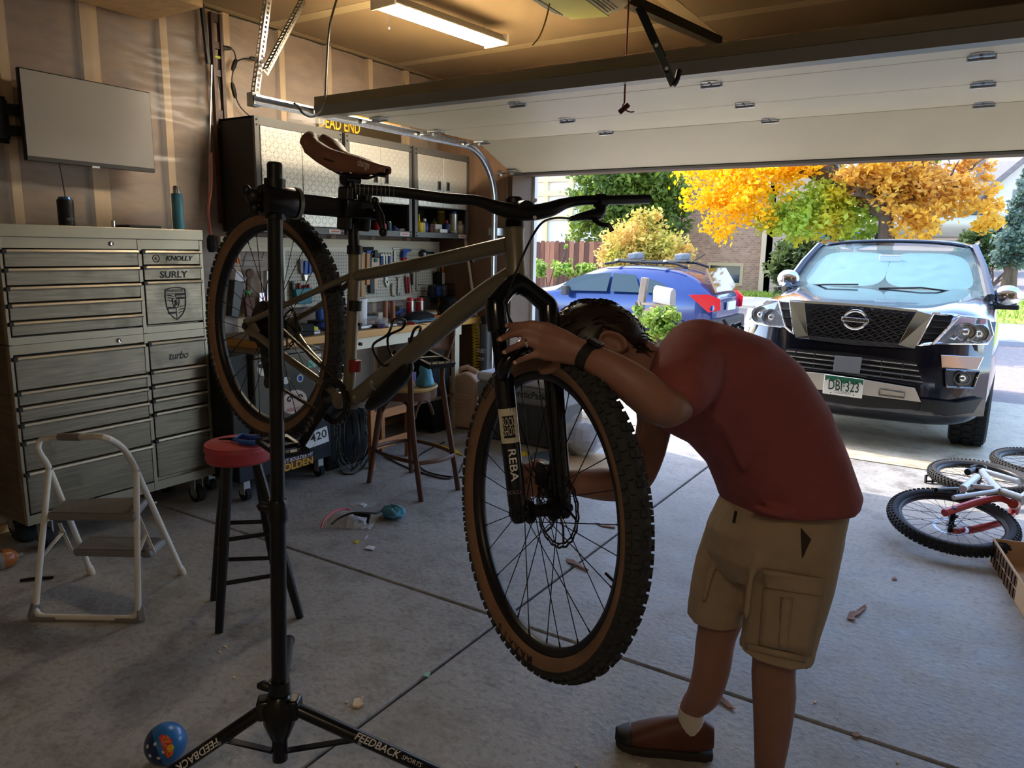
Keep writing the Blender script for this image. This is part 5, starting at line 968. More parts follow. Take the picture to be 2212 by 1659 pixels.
# ================= workbench =================
BZ=.92; bf=fz(1045,680,BZ); BX=-3.60; bl=fx(500,740,BX); 
wbn=E('workbench',V(BX-.25,4.3,0),'wooden workbench with a yellow edged top and white legs along the left wall','workbench')
m_bt=M('bench_top_wood',(214,160,84),.5,0,.1,3,stretch=(12,1,12)); m_bdark=M('bench_surface',(128,104,80),.7,0,.15,5)
BY0,BY1=2.92,5.20
MB().b2((WX+.03,BY0,BZ-.05),(BX,BY1,BZ)).build('bench_top',m_bt,wbn,bevel=.004,auto=0); MB().b2((WX+.03,BY0,BZ+.0005),(BX-.012,BY1,BZ+.003)).build('bench_mat',m_bdark,wbn,auto=0)
for y in (3.62,BY1-.3): 
    for x in (BX-.04,WX+.1): MB().b2((x-.04,y-.03,0),(x+.0,y+.03,BZ-.05)).build('leg',m_cream,wbn,bevel=.003,auto=0)
MB().b2((BX-.05,3.6,BZ-.13),(BX-.02,BY1-.27,BZ-.05)).build('apron',m_cream,wbn,auto=0); MB().b2((WX+.06,3.6,.28),(BX-.05,BY1-.3,.30)).build('lower_shelf',m_bdark,wbn,auto=0)
o=MB().b2((BX-.3,4.6,.02),(BX-.06,BY1-.38,BZ-.16)).build('storage_board',m_gap,rel=V(BX-.2,4.8,.02)); tag(o,'dark board standing under the right end of the workbench','board')
def onb(px,py,X=None,z=BZ+.004):
    return fx(px,py,X) if X else fz(px,py,z)
def bz(px,X): p=fx(px,650,X); return V(X,p.y,BZ+.0035)
# soda cans
m_al=M('can_aluminium',(196,190,182),.3,.7)
for px,lab in ((886,'left red and silver drink can on the workbench'),(907,'right red and silver drink can on the workbench')):
    p=bz(px,-3.92); e=E('drink_can',p,lab,'can','drink cans on the workbench'); h=fx(px,643,-3.92).z-p.z; r=.033; MB().lathe([(.024,0),(r,.008),(r,h*.85)],p,n=20).build('can_body',m_al,e); MB().lathe([(r,h*.84),(r*.8,h),(r*.75,h-.004),(0,h-.004)],p,n=20).build('can_top',M('can_red_top',(190,60,66),.35,.5),e); MB().lathe([(r+.0005,h*.2),(r+.0005,h*.8)],p,n=8,a0=-.6,a1=.9).build('can_label',m_red,e)
# cap (hat), wooden handles, towel, bucket etc.
p=bz(905,-3.8); e=E('flat_cap',p,'flat dark cap lying on the workbench in front of the drink cans','cap'); MB().sph(p+V(0,0,.008),1,24,10,(.1,.17,.06)).build('crown',m_gap,e,smooth=True); MB().prism([p+V(.04*math.cos(t)+.06,-.1+.1*math.sin(t)-.02,.006) for t in [k*PI/8 for k in range(17)][:16]],(0,0,.006)).build('brim',m_gap,e)
for px,lab in ((832,'left brown wooden grip standing on the workbench'),(848,'right brown wooden grip standing on the workbench')):
    p=bz(px,-3.78); h=fx(px,650,-3.78).z-p.z; o=MB().lathe([(.018,0),(.019,.004),(.019,h-.004),(.017,h),(0,h)],p,n=16).build('wooden_grip',M('brown_wood_grip',(150,92,60),.55),rel=p); tag(o,lab,'grip','wooden grips on the bench')
p=bz(775,-3.8); h=fx(775,645,-3.8).z-p.z; o=MB().lathe([(.05,0),(.055,.01),(.06,h-.01),(.063,h),(.056,h),(.052,.012),(0,.012)],p,n=22).build('bucket',m_wink,rel=p); tag(o,'white plastic bucket on the workbench beside the seat tube','bucket')
m_paper=M('blue_shop_towel',(120,170,196),.85)
for k,(px,w,a,lab) in enumerate(((880,.16,.2,'light blue shop towel lying on the left of the bench papers'),(905,.2,-.15,'light blue shop towel flat below the dark cap'),(935,.14,.4,'folded light blue towel at the right of the bench papers'))):
    p=bz(px,-3.70+.01*k); p.z+=.002+.004*k; rt=Matrix.Rotation(a,3,'Z'); MBx=MB().grid(lambda u,v:p+rt@V((u-.5)*.13,(v-.5)*w,.006*mnoise.noise((u*4,v*4,k))+.004),8,8); o=MBx.build('shop_towel',m_paper,rel=p,solid=.002); tag(o,lab,'towel','blue towels on the bench')
p=bz(812,-3.72); e=E('parts_bag',p,'crumpled clear parts bag on the workbench','bag'); MB().grid(lambda u,v:p+V(.07*math.cos(u*6.28)*math.sin(v*3.1),.11*math.sin(u*6.28)*math.sin(v*3.1)*(1+.3*mnoise.noise((u*5,v*5,1))),.035-.033*math.cos(v*3.14)+.008*mnoise.noise((u*9,v*9,3))),18,10).build('bag_film',m_film,e,auto=0); MB().sph(p+V(0,.01,.018),.018,10,6).build('bag_contents',m_blk,e)
p=bz(790,-3.68); o=MB().b2(p+V(-.02,-.07,0),p+V(.02,.07,.02)).build('metal_strip',m_steel,rel=p,bevel=.003); tag(o,'low steel part with holes at the bench front edge','metal part')
p=bz(800,-3.85); e=E('heat_gun',p,'dark power tool with a red switch lying on the workbench','tool'); MB().cyl(p+V(0,-.07,.05),p+V(0,.03,.05),.03,n=14).build('barrel',MATS['pump_charcoal'],e); MB().bar(p+V(.0,.02,.03),p+V(.02,.1,.012),.03,.024).build('grip',m_blk,e); MB().box(p+V(.03,-.02,.02),(.02,.035,.02)).build('switch',m_red,e,bevel=.004)
p=bz(945,-3.74); o=MB().sph(p+V(0,0,.014),1,14,8,(.05,.07,.016)).build('work_glove',m_org,rel=p); tag(o,'orange glove lying on the right of the workbench','glove')
p=bz(930,-3.82); o=MB().cyl(p+V(-.03,-.04,.034),p+V(.01,.05,.034),.033,n=20).build('metal_tin',M('tin_brown',(140,120,100),.35,.6),rel=p); tag(o,'metal tin lying on its side behind the dark cap','tin')
p=bz(985,-3.85); e=E('camera_bag',p,'black bag heaped at the right end of the workbench','bag'); MB().sph(p+V(0,0,.06),1,18,10,(.12,.2,.075)).build('bag_body',M('black_nylon',(22,21,22),.9,bump=.3,bs=40),e,smooth=True); MB().sph(p+V(.02,-.1,.1),1,14,8,(.06,.08,.06)).build('bag_flap',MATS['black_nylon'],e,smooth=True)
p=bz(858,-3.95); o=MB().bar(p+V(0,-.09,.03),p+V(0,.09,.07),.02,.03).build('blue_tool',m_nav,rel=p,bevel=.006); tag(o,'dark blue hand tool leaning on the bench back','tool')
p=bz(665,-3.72); e=E('scrub_brush',p,'yellow and green scrub brush on the bench left of the pole','brush'); MB().sph(p+V(0,0,.03),1,14,8,(.035,.08,.022)).build('brush_back',M('lime_yellow',(196,190,40),.5),e,smooth=True); MB().b2(p+V(-.03,-.07,0),p+V(.03,.07,.022)).build('bristles',m_wink,e)
p=bz(705,-3.8); o=MB().sph(p+V(0,0,.03),1,12,8,(.05,.09,.03)).build('rag',M('rag_blue',(40,70,150),.9),rel=p); tag(o,'bunched dark blue rag on the bench behind the rear tire','rag')
p=bz(640,-3.7); o=MB().b2(p+V(-.06,-.12,0),p+V(.05,.1,.07)).build('parts_tray',m_gap,rel=p,bevel=.005); tag(o,'dark parts tray on the bench behind the rear hub','tray')
# more bench clutter
for nm,lab,cat,px,X,dims,mat,rot in (('notepad','white notepad lying near the bench front beside the parts bag','notepad',835,-3.66,(.1,.14,.012),m_wink,.3),('small_box','small cream parts box at the back of the workbench','box',818,-4.02,(.06,.09,.06),m_beige,.1),('spray_can_box','dark grey box at the back of the bench behind the wooden grips','box',866,-4.05,(.07,.12,.09),m_grey,.0),('ruler','steel ruler lying along the bench front edge','ruler',960,-3.66,(.03,.24,.003),m_steel,.05),('sandpaper','brown sandpaper square beside the orange glove','paper',918,-3.68,(.09,.1,.004),M('sandpaper_brown',(140,96,66),.9),.5),('parts_organizer','low black parts organizer at the left of the bench','organizer',700,-3.95,(.14,.2,.05),m_blk,.0),('tape_box','purple packet on the bench below the seat tube','packet',822,-3.62,(.05,.07,.02),M('violet_pack',(96,80,140),.5),.7)):
    p=bz(px,X); o=MB().box(p+V(0,0,dims[2]/2+.001),dims,Matrix.Rotation(rot,3,'Z')).build(nm,mat,rel=p,bevel=min(.004,dims[2]*.3)); tag(o,lab,cat)
for k,(px,X,a,lab) in enumerate(((805,-3.66,.4,'black handled screwdriver lying at the bench front left'),(870,-3.64,1.2,'red handled screwdriver lying in front of the blue towels'),(1000,-3.68,-.3,'yellow handled screwdriver at the right end of the bench'))):
    p=bz(px,X); d=V(math.sin(a),math.cos(a),0); e=E('screwdriver',p,lab,'screwdriver','screwdrivers on the bench'); MB().cyl(p+V(0,0,.013),p+d*.09+V(0,0,.013),.012,n=10).build('grip',(m_blk,m_red,m_yel)[k],e); MB().cyl(p+d*.09+V(0,0,.013),p+d*.19+V(0,0,.006),.003,n=8).build('shaft',m_steel,e)
for k,(px,X,lab,mt_) in enumerate(((760,-3.98,'tall white bottle at the bench back beside the bucket',m_wink),(972,-4.02,'dark amber bottle at the back right of the bench',M('amber_glass',(110,60,20),.2)),(690,-4.0,'blue bottle at the bench back behind the rear tire',m_bg))):
    p=bz(px,X); e=E('bottle',p,lab,'bottle'); MB().lathe([(.028,0),(.03,.004),(.03,.11),(.013,.14),(.012,.15)],p,n=16).build('body',mt_,e); MB().lathe([(.014,.148),(.014,.17),(0,.17)],p,n=12).build('cap',m_blk,e)
# ================= sticker covered cart =================
KX=-3.52; ka,kb=fx(508,900,KX).y,fx(713,930,KX).y; kt=fx(640,752,KX).z; km=fx(690,905,KX).z; kz=fx(713,985,KX).z
ct=E('rolling_cart',V(KX-.2,(ka+kb)/2,0),'dark rolling cart covered in stickers behind the bike stand','cart')
m_kg=M('cart_grey',(84,80,72),.3,.6,.1,2); m_knavy=M('cart_navy',(14,18,34),.4)
y1=fx(548,820,KX).y; y2=fx(690,820,KX).y
MB().b2((KX-.42,ka,km),(KX-.03,y1-.01,kt)).build('side_bin',M('bin_green_black',(26,30,22),.5),ct,bevel=.01); MB().b2((KX-.42,y1,km),(KX,y2,kt-.03)).build('drawer_box',m_kg,ct,bevel=.008); MB().b2((KX-.43,y1-.005,kt-.03),(KX+.012,y2+.005,kt)).build('box_lid',m_kg,ct,bevel=.006)
MB().b2((KX-.44,ka,kz),(KX+.01,kb,km-.005)).build('base_chest',m_knavy,ct,bevel=.006)
for y in (ka+.08,kb-.06):
    for x in (KX-.05,KX-.38): MB().cyl((x,y-.015,.04),(x,y+.015,.04),.04,n=18).build('caster_wheel',m_rub,ct); MB().b2((x-.02,y-.022,.04),(x+.02,y+.022,kz)).build('caster_fork',m_cast,ct,auto=0)
def sticker(px,py,w,h,mat,par=ct,shape=0,name='sticker',d=.0012,rot=0,conv=None):
    c=fx(px,py,KX)+V(d+(.01 if py>905 else 0),0,0); 
    if shape==0: pts=[c+V(0,w*a,h*b) for a,b in ((-.5,-.5),(.5,-.5),(.5,.5),(-.5,.5))]
    else: pts=[c+V(0,w*.5*math.cos(t*PI/12),h*.5*math.sin(t*PI/12)) for t in range(24)]
    if rot: M_=Matrix.Rotation(rot,3,'X'); pts=[c+M_@(q-c) for q in pts]
    return MB().prism(pts,(.0008,0,0)).build(name,mat,par,auto=0),c
m_stw=M('sticker_white',(222,218,206),.5); m_stm=M('sticker_mint',(110,190,160),.5); m_stp=M('sticker_cream_pink',(226,206,190),.5)
s_,c=sticker(569,796,.09,.09,m_stw,shape=1); sticker(566,790,.06,.03,m_ink,s_,shape=1,d=.0025)
sticker(617,822,.06,.045,m_stw,shape=1); s_,c=sticker(648,817,.05,.05,m_stw,shape=1); sticker(648,817,.035,.035,m_blue,s_,shape=1,d=.0025)
sticker(681,786,.12,.03,m_stm,rot=.08); sticker(670,785,.04,.04,m_stm,shape=1); sticker(687,768,.05,.02,m_stw)
s_,c=sticker(636,868,.2,.15,m_stp,shape=1)
for k in(-1,1): MB().tube([c+V(.002,k*.04+.024*(1-t/14)*math.cos(k*t*.55),.02+.024*(1-t/14)*math.sin(t*.55)) for t in range(13)],.004,5).build('spiral_eye',m_ink,s_)
text('ESCAPE ROUTE','sticker_lettering',m_red,s_,c+V(.001,0,-.045),UY,UZ,.03,fit=.13)
# sheet with number, rectangular sticker
q=[fx(x,y,KX+.012) for x,y in ((655,940),(706,920),(711,953),(659,972))]; q=[V(KX+.0115,p.y,p.z) for p in q]; pp=MB().prism(q,(.001,0,0)).build('paper_sheet',m_wink,ct,auto=0); cc=(q[0]+q[1]+q[2]+q[3])/4; ux_=(q[1]-q[0]).normalized(); uz_=V(1,0,0).cross(ux_)
text('420','paper_number',m_ink,pp,cc+V(.0015,.02,.008),ux_,uz_,.075,fit=.14,bold=.01); MB().tube([cc+V(.0015,-.05+.045*math.cos(t*PI/10),.045*math.sin(t*PI/10)-.01) for t in range(20)],.001,4,closed=True).build('paper_stamp',m_grey,pp)
q=[fx(x,y,KX+.012) for x,y in ((600,999),(674,978),(674,1001),(600,1024))]; q=[V(KX+.0115,p.y,p.z) for p in q]; pp=MB().prism(q,(.001,0,0)).build('bumper_sticker',M('sticker_brown',(92,52,30),.5),ct,auto=0); cc=(q[0]+q[1]+q[2]+q[3])/4; ux_=(q[1]-q[0]).normalized(); uz_=V(1,0,0).cross(ux_)
text("DON'T BOULDER MY",'sticker_lettering',m_wink,pp,cc+V(.0015,0,.028),ux_,uz_,.034,fit=.29,bold=.01); text('GOLDEN','sticker_lettering',M('sticker_gold',(226,168,40),.5),pp,cc+V(.0015,0,-.014),ux_,uz_,.062,fit=.29,bold=.03)
# black speaker box with tangled cables right of the cart
sx=KX-.02; a=fx(716,930,sx).y; b=fx(790,900,sx).y; o=MB().b2((sx-.3,a,.0),(sx-.05,b+.05,fx(750,860,sx).z)).build('compressor_box',m_gap,rel=V(sx-.1,(a+b)/2,0),bevel=.02); tag(o,'black box behind tangled cables beside the cart','box')
m_cabl=M('grey_cable',(88,84,80),.6)
for k in range(7):
    P=[]; cy_=fx(755,950,sx).y+random.uniform(-.05,.05); 
    for t in range(13): th=t*PI/6+k; P.append(V(sx+random.uniform(-.03,.03)+.01*k,cy_+(.08+.012*k)*math.cos(th),.03+.2+(.18+.01*k)*math.sin(th)))
    o=MB().tube(bez([V(p.x,p.y,max(.01,p.z)) for p in P],4),.0045,6).build('tangled_cable',m_cabl if k%2 else m_blk,rel=V(sx,cy_,.02)); tag(o,'tangled cable loops hanging on the black box beside the cart','cable','tangled cables')
for k,(pts,lab) in enumerate(((((735,1015),(745,1024),(775,1018),(800,985),(806,955),(795,940)),'dark cable looping on the floor by the left leg of the bar chair'),(((830,985),(880,1010),(960,1034),(990,1022),(1000,1000)),'thin black cable curving on the floor under the bar chair'),(((960,955),(905,985),(915,1015),(975,1030),(1040,1028)),'thin dark cable trailing behind the right leg of the bar chair'))):
    o=MB().tube(bez([fz(x,y,.006) for x,y in pts],7),.005,6).build('floor_cable',m_blk,rel=fz(*pts[0])); tag(o,lab,'cable')
# small wooden stool under the bench
def fxl(px,py,X): return fx(px,py,X)
SXX=-3.4; ws_=E('wooden_step',V(SXX,fx(850,900,SXX).y,0),'orange brown wooden step stool standing under the bench','stool'); m_ow=M('orange_wood',(176,116,66),.55,0,.1,4,stretch=(8,1,8))
ya,yb=fx(805,880,SXX).y,fx(868,880,SXX).y+.08
for y in (ya,yb):
    for x in (SXX,SXX-.25): MB().b2((x-.03,y-.02,0),(x,y+.02,.46)).build('leg',m_ow,ws_,bevel=.003)
MB().b2((SXX-.3,ya-.04,.46),(SXX+.02,yb+.04,.49)).build('seat',m_ow,ws_,bevel=.004)
for z in (.12,.33): MB().b2((SXX-.02,ya,z),(SXX-.005,yb,z+.06)).build('rail',m_ow,ws_,bevel=.003)
# ================= bentwood bar chair =================
m_bw=M('walnut_bentwood',(96,62,42),.4,0,.15,3,stretch=(6,6,1)); m_seat=M('worn_seat_wood',(196,156,96),.5,0,.12,4)
legs=[fz(797,1043),fz(910,1083),fz(990,1058),fz(888,1020)]
cc=(legs[0]+legs[1]+legs[2]+legs[3])/4; sc=fz(893,822,.62); sc=V(cc.x-.02,cc.y,.0)
bc=E('bar_chair',V(cc.x,cc.y,0),'dark bentwood bar chair with a worn round seat by the bench','chair')
szc=fz(885,840,.60); hs=.62; sr=.185; S0=V(cc.x+.0,cc.y+.0,hs)
pc=fp(880,838,V(cc.x,cc.y,0),V(_f.x,_f.y,0)); hs=pc.z; S0=V(pc.x,pc.y,hs)
MB().lathe([(0,.014),(sr*.8,.016),(sr,.022),(sr+.005,.014),(sr-.005,0),(0,0)],S0,n=32).build('seat',m_seat,bc); MB().lathe([(sr-.012,-.05),(sr-.002,-.05),(sr-.002,-.001),(sr-.012,-.001)],S0,n=32).build('seat_apron',m_bw,bc)
def at(v,z): return V(v.x,v.y,z)
fl=legs[0]; fr=legs[3]; nl=legs[1]; nr=legs[2]
def toward(v,r,z): d=V(v.x-S0.x,v.y-S0.y,0).normalized(); return V(S0.x+d.x*r,S0.y+d.y*r,z)
for v in (fl,fr): MB().tube([v,v.lerp(toward(v,sr-.03,hs-.01),.5),toward(v,sr-.03,hs-.01)],[.016,.02,.022],10).build('leg',m_bw,bc)
# rear legs rise into the back posts: near right one and near left one
D=V(_f.x,_f.y,0)
for v,pts in ((nr,((990,1058),(975,960),(960,860),(955,800),(975,735),(978,712))),(nl,((910,1083),(897,980),(889,890),(886,800),(887,745),(888,730)))):
    P=[fp(x,y,V(v.x,v.y,0),D) for x,y in pts]; P[0].z=0
    MB().tube(bez(P,5),.019,10,sx=.8).build('back_leg',m_bw,bc)
bpts=[fp(x,y,nr,D) for x,y in ((978,738),(940,730),(895,735))]; 
def brest(u,v):
    a=fp(893-.0+ (978-893)*u,728-10*u+ (34+6*u)*v,nr.lerp(nl,1-u),D); return a+V(.02,-.03,0)*(-4*u*(1-u)*1.2)
MB().grid(brest,12,4).build('backrest',m_bw,bc,solid=.014,smooth=True)
def ringp(z,r): return [toward(v,(V(v.x,v.y,0)-V(S0.x,S0.y,0)).length*r,z) for v in (fl,nl,nr,fr)]
rp=ringp(.23,.93); ring=[]
for i in range(4):
    a,b=rp[i],rp[(i+1)%4]; m_=(a+b)/2; d=V(m_.x-S0.x,m_.y-S0.y,0).normalized()*.035
    for t in range(6): q=t/6; ring.append(a.lerp(b,q)+d*(4*q*(1-q)))
MB().tube(ring,.013,8,closed=True,sx=.7).build('foot_ring',m_bw,bc)
for i,(a,b) in enumerate(((fl,nl),(nl,nr),(fl,fr),(fr,nr))):
    p0=toward(a,sr-.02,hs-.16); p1=toward(b,sr-.02,hs-.16); m_=(p0+p1)/2; MB().tube(bez([p0,V(p0.lerp(m_,.4).x,p0.lerp(m_,.4).y,hs-.085),V(m_.x,m_.y,hs-.058),V(p1.lerp(m_,.4).x,p1.lerp(m_,.4).y,hs-.085),p1],4),.009,8).build('brace',m_bw,bc)
p=S0+V(.02,.03,.03); def_rt=Matrix.Rotation(.3,3,'Z')
o=MB().box(p+V(-.06,-.03,.03),(.12,.16,.055),def_rt).build('glove_box',M('purple_box',(70,50,110),.5),rel=p,bevel=.003); tag(o,'purple and white glove box lying on the bar chair seat','box')
pq=fp(923,806,V(S0.x,S0.y,0),D); pq=V(pq.x,pq.y-.02,hs+.024)
MBg=MB(); 
def glove(u,v):
    t=u*2*PI; r=.055*(1-.55*v)*(1+.35*mnoise.noise((math.cos(t)*1.5,math.sin(t)*1.5,v*3))); return pq+V(math.cos(t)*r,math.sin(t)*r,.13*v)
MBg.grid(glove,18,8); o=MBg.build('blue_glove',M('nitrile_blue',(90,170,200),.5),rel=pq,solid=.003,smooth=True); tag(o,'crumpled light blue nitrile glove standing on the bar chair seat','glove')
# ================= jerry cans, cooler, hose, floor bits by the door =================
def jerry(px0,px1,py0,py1,X,label,small=False):
    b=fz((px0+px1)/2,py1); Yc=b.y; p0=fy(px0,py1,Yc); p1=fy(px1,py1,Yc); h=fy(px1-10,py0,Yc).z; w=p1.x-p0.x; e=E('jerry_can',V((p0.x+p1.x)/2,Yc+.09,0),label,'jerry can','tan jerry cans by the bench'); x0,x1=p0.x,p1.x
    pr=[(x0,.01),(x1,.01),(x1,h*.86),(x1-w*.12,h*.97),(x1-w*.3,h),(x0+w*.5,h*.93),(x0+w*.3,h*.86),(x0,h*.82)]
    MB().prism([V(a,Yc,z) for a,z in pr],(0,.18,0)).build('can_body',m_tan,e,bevel=.022,bseg=3)
    MB().tube([V(x0+w*.35,Yc+.09,h*.9),V(x0+w*.5,Yc+.09,h*1.02),V(x1-w*.35,Yc+.09,h*1.06),V(x1-w*.1,Yc+.09,h*.98)],.022,10).build('carry_handle',m_tan,e); MB().cyl(V(x0+w*.14,Yc+.07,h*.82),V(x0+w*.08,Yc+.07,h*.95),.03,n=16).build('spout_cap',m_tan,e)
    for pts in ((( .3,.72),(.5,.6),(.85,.6)),((.3,.2),(.5,.4),(.85,.4)),((.45,.54),(.85,.54),(.85,.46),(.45,.46),(.45,.54))): MB().tube([V(x0+w*a,Yc-.001,h*z) for a,z in pts],.006,6).build('moulded_rib',m_tan,e)
    text('20L','moulding',m_tan,e,V(x0+w*.62,Yc-.002,h*.68),V(1,0,0),UZ,.05,depth=.002); text('WATER','moulding',m_tan,e,V(x0+w*.65,Yc-.003,h*.5),V(1,0,0),UZ,.035,depth=.003)
    return e
jerry(938,1027,806,925,-3.5,'upright tan jerry can beside the yellow coiled hose')
jerry(900,938,850,908,-3.5,'smaller tan jerry can half hidden behind the bar chair leg')
# coil hose + tall pump on the wall return
hx=fy(1035,790,5.2); e=E('coiled_hose',V(hx.x,5.2,fy(1035,850,5.2).z),'bright yellow coiled air hose hanging beside the bench leg','hose'); P=[]
za,zb_h=fy(1032,690,5.18).z,fy(1030,850,5.18).z
for k in range(420): t=k/419; a=t*2*PI*26; P.append(V(hx.x+.02*math.sin(t*3)-.02+.035*math.cos(a),5.17+.035*math.sin(a),za+(zb_h-za)*t))
MB().tube(P,.006,6).build('coil',m_yel,e)
hx=fy(1053,760,5.2); e=E('tall_compressor',V(hx.x,5.19,0),'dark tall cylinder lettered in white behind the bike fork','air tool'); zt3=fy(1053,700,5.15).z
MB().cyl((hx.x,5.16,.0),(hx.x,5.16,zt3),.045,n=20).build('cylinder',M('smoke_grey',(92,92,90),.25),e); MB().cyl((hx.x,5.16,zt3),(hx.x,5.16,zt3+.06),.03,.045,n=16).build('top_cap',m_blk,e); text('HUSKY','lettering',m_wink,e,V(hx.x,5.11,fy(1053,758,5.15).z),V(1,0,0),UZ,.05,fit=.085,bold=.02); text('75 FT','lettering',m_wink,e,V(hx.x,5.11,fy(1053,776,5.15).z),V(1,0,0),UZ,.04,fit=.06,bold=.02)
# cooler
cl=fz(1068,985); cY0=cl.y; cp0=fy(1040,985,cY0+.0); X0,X1=fy(1095,970,4.75).x-.28,fy(1205,960,4.75).x+.02; cz=fy(1140,815,4.75).z
co=E('cooler',V((X0+X1)/2,4.95,0),'grey camping cooler with a pale lid behind the front wheel','cooler'); zf=gzf=.0; Yc=4.75; zb4=.0
MB().b2((X0,Yc,.0),(X1,Yc+.36,cz*.78)).build('cooler_body',M('cooler_dark',(70,72,74),.55),co,bevel=.02); MB().b2((X0-.01,Yc-.012,cz*.6),(X1+.01,Yc+.372,cz*.86)).build('cooler_band',M('cooler_grey',(130,132,134),.5),co,bevel=.02); MB().b2((X0-.015,Yc-.015,cz*.86),(X1+.015,Yc+.375,cz)).build('cooler_lid',M('cooler_lid_pale',(206,210,214),.5),co,bevel=.025)
for k in range(9): x=X0+.04+(X1-X0-.08)*k/8; MB().b2((x-.006,Yc-.008,.05),(x+.006,Yc,cz*.56)).build('body_rib',MATS['cooler_dark'],co,auto=0)
text('ArcticPack','lettering',m_ink,co,V((X0+X1)/2+.1,Yc-.013,cz*.75),V(1,0,0),UZ,.075,fit=.3,bold=.012); MB().b2((X0+.06,Yc-.02,cz*.62),(X0+.13,Yc-.012,cz*.78)).build('latch',m_gap,co,bevel=.005)
o=MB().sph(V(X1-.22,Yc+.1,cz+.02),1,16,8,(.13,.1,.028)).build('white_tray',m_wink,rel=V(X1-.22,Yc+.1,cz)); tag(o,'rounded white tray resting on the cooler lid','tray')
# bags and cardboard on the floor right of the cooler
m_sackf=film_mat(); m_sackf.name='sack_film'; [q for q in m_sackf.node_tree.nodes if q.type=='MIX_SHADER'][0].inputs[0].default_value=.55
p=fz(1262,985); e=E('plastic_sack',p,'clear plastic sack with blue contents on the floor by the door','bag'); MB().grid(lambda u,v:p+V(.17*math.cos(u*6.28)*math.sin(.4+v*2.6),.15*math.sin(u*6.28)*math.sin(.4+v*2.6)*(1+.2*mnoise.noise((u*5,v*5,1))),.02+.32*v+.02*mnoise.noise((u*9,v*9,3))),20,12).build('sack_film',m_sackf,e,auto=0); MB().grid(lambda u,v:p+V(.11*math.cos(u*6.283)*math.sin(v*3.1416)*(1+.5*mnoise.noise((math.cos(u*6.283)*2,math.sin(u*6.283)*2,v*4))),.1*math.sin(u*6.283)*math.sin(v*3.1416),.14-.11*math.cos(v*3.1416)),24,12).build('sack_contents',M('sack_blue',(150,170,200),.7),e,smooth=True); MB().sph(p+V(-.06,-.04,.06),1,12,8,(.07,.06,.05)).build('sack_contents',m_grey,e,smooth=True)
pts=[(1120,1010),(1190,970),(1330,985),(1290,1040),(1180,1060)]; o=MB().prism([fz(x,y,.004) for x,y in pts],(0,0,.006)).build('cardboard_sheet',M('cardboard',(190,156,116),.8,0,.08,6),rel=fz(1200,1010)); tag(o,'flat cardboard sheet on the floor beyond the front wheel','cardboard')
o=MB().prism([fz(x,y,.012) for x,y in ((1150,992),(1195,985),(1200,1012),(1140,1020))],(0,0,.05)).build('laptop_case',MATS['pump_charcoal'],rel=fz(1170,1000),bevel=.01); tag(o,'dark grey flat case lying on the cardboard','case')
for pts,lab in ((((938,958),(990,975),(1000,985),(945,965)),'yellow strip on the floor under the bar chair'),(((1108,982),(1134,976),(1140,984),(1112,990)),'yellow strip on the floor behind the fork')):
    o=MB().prism([fz(x,y,.003) for x,y in pts],(0,0,.006)).build('yellow_strip',m_yel,rel=fz(*pts[0])); tag(o,lab,'strip')
p=fz(915,930); o=MB().lathe([(.04,0),(.042,.005),(.042,.26),(.02,.3),(.018,.33),(0,.33)],p,n=18).build('steel_bottle',m_al,rel=p); tag(o,'tall shiny steel bottle standing behind the bar chair','bottle')
# ================= red topped stool =================
lg=[fz(473,1366),fz(648,1334),fz(605,1290),fz(462,1295)]
rs=E('shop_stool',V(sum(p.x for p in lg)/4,sum(p.y for p in lg)/4,0),'black legged stool with a round red vinyl seat','stool')
cs_=fp(516,968,rs.location,D); hs2=cs_.z; Sc=V(cs_.x,cs_.y,hs2); sr2=.5*(fp(588,975,rs.location,D)-fp(447,970,rs.location,D)).length
m_rv=M('red_vinyl',(170,62,70),.5,0,.12,9,bump=.15,bs=18)
MB().lathe([(0,-.045),(sr2*.94,-.045),(sr2*.99,-.03),(sr2*.96,-.012),(sr2*1.02,0),(sr2*1.0,.018),(sr2*.9,.027),(0,.03)],Sc,n=36).build('seat_cushion',m_rv,rs,smooth=True); MB().lathe([(sr2*.985,.014),(sr2*1.005,.02),(sr2*.985,.025)],Sc,n=36).build('piping',m_rv,rs)
m_bl=M('black_lacquer_leg',(20,18,18),.3)
tops=[]
for v in lg:
    d=V(v.x-Sc.x,v.y-Sc.y,0).normalized(); tpv=Sc+d*(sr2*.55)+V(0,0,-.04); tops.append(tpv); MB().tube([v,v.lerp(tpv,.5),tpv],[.016,.021,.019],12).build('leg',m_bl,rs)
for k in range(4):
    for z in ((.2,.38) if k%2==0 else (.27,.45)):
        a=lg[k].lerp(tops[k],z/hs2); b=lg[(k+1)%4].lerp(tops[(k+1)%4],z/hs2); MB().cyl(a,b,.009,n=10).build('rung',m_bl,rs)
pl=Sc+V(.0,.02,.034); e=E('pliers',pl,'blue handled pliers lying on the red stool seat','pliers'); a=fp(475,943,Sc,V(0,0,1)); zz=Sc.z+.04
def onS(x,y): p=fz(x,y,Sc.z+.04); return p
MB().tube(bez([onS(505,947),onS(525,941),onS(545,945),onS(562,944)],4),[.006]*3+[.011]*10,8).build('handle',m_bg,e); MB().tube(bez([onS(505,950),onS(525,955),onS(548,957),onS(563,953)],4),[.006]*3+[.011]*10,8).build('handle',m_bg,e); MB().tube([onS(472,949),onS(495,948),onS(508,949)],[.003,.006,.008],8).build('jaw',m_blkm,e)
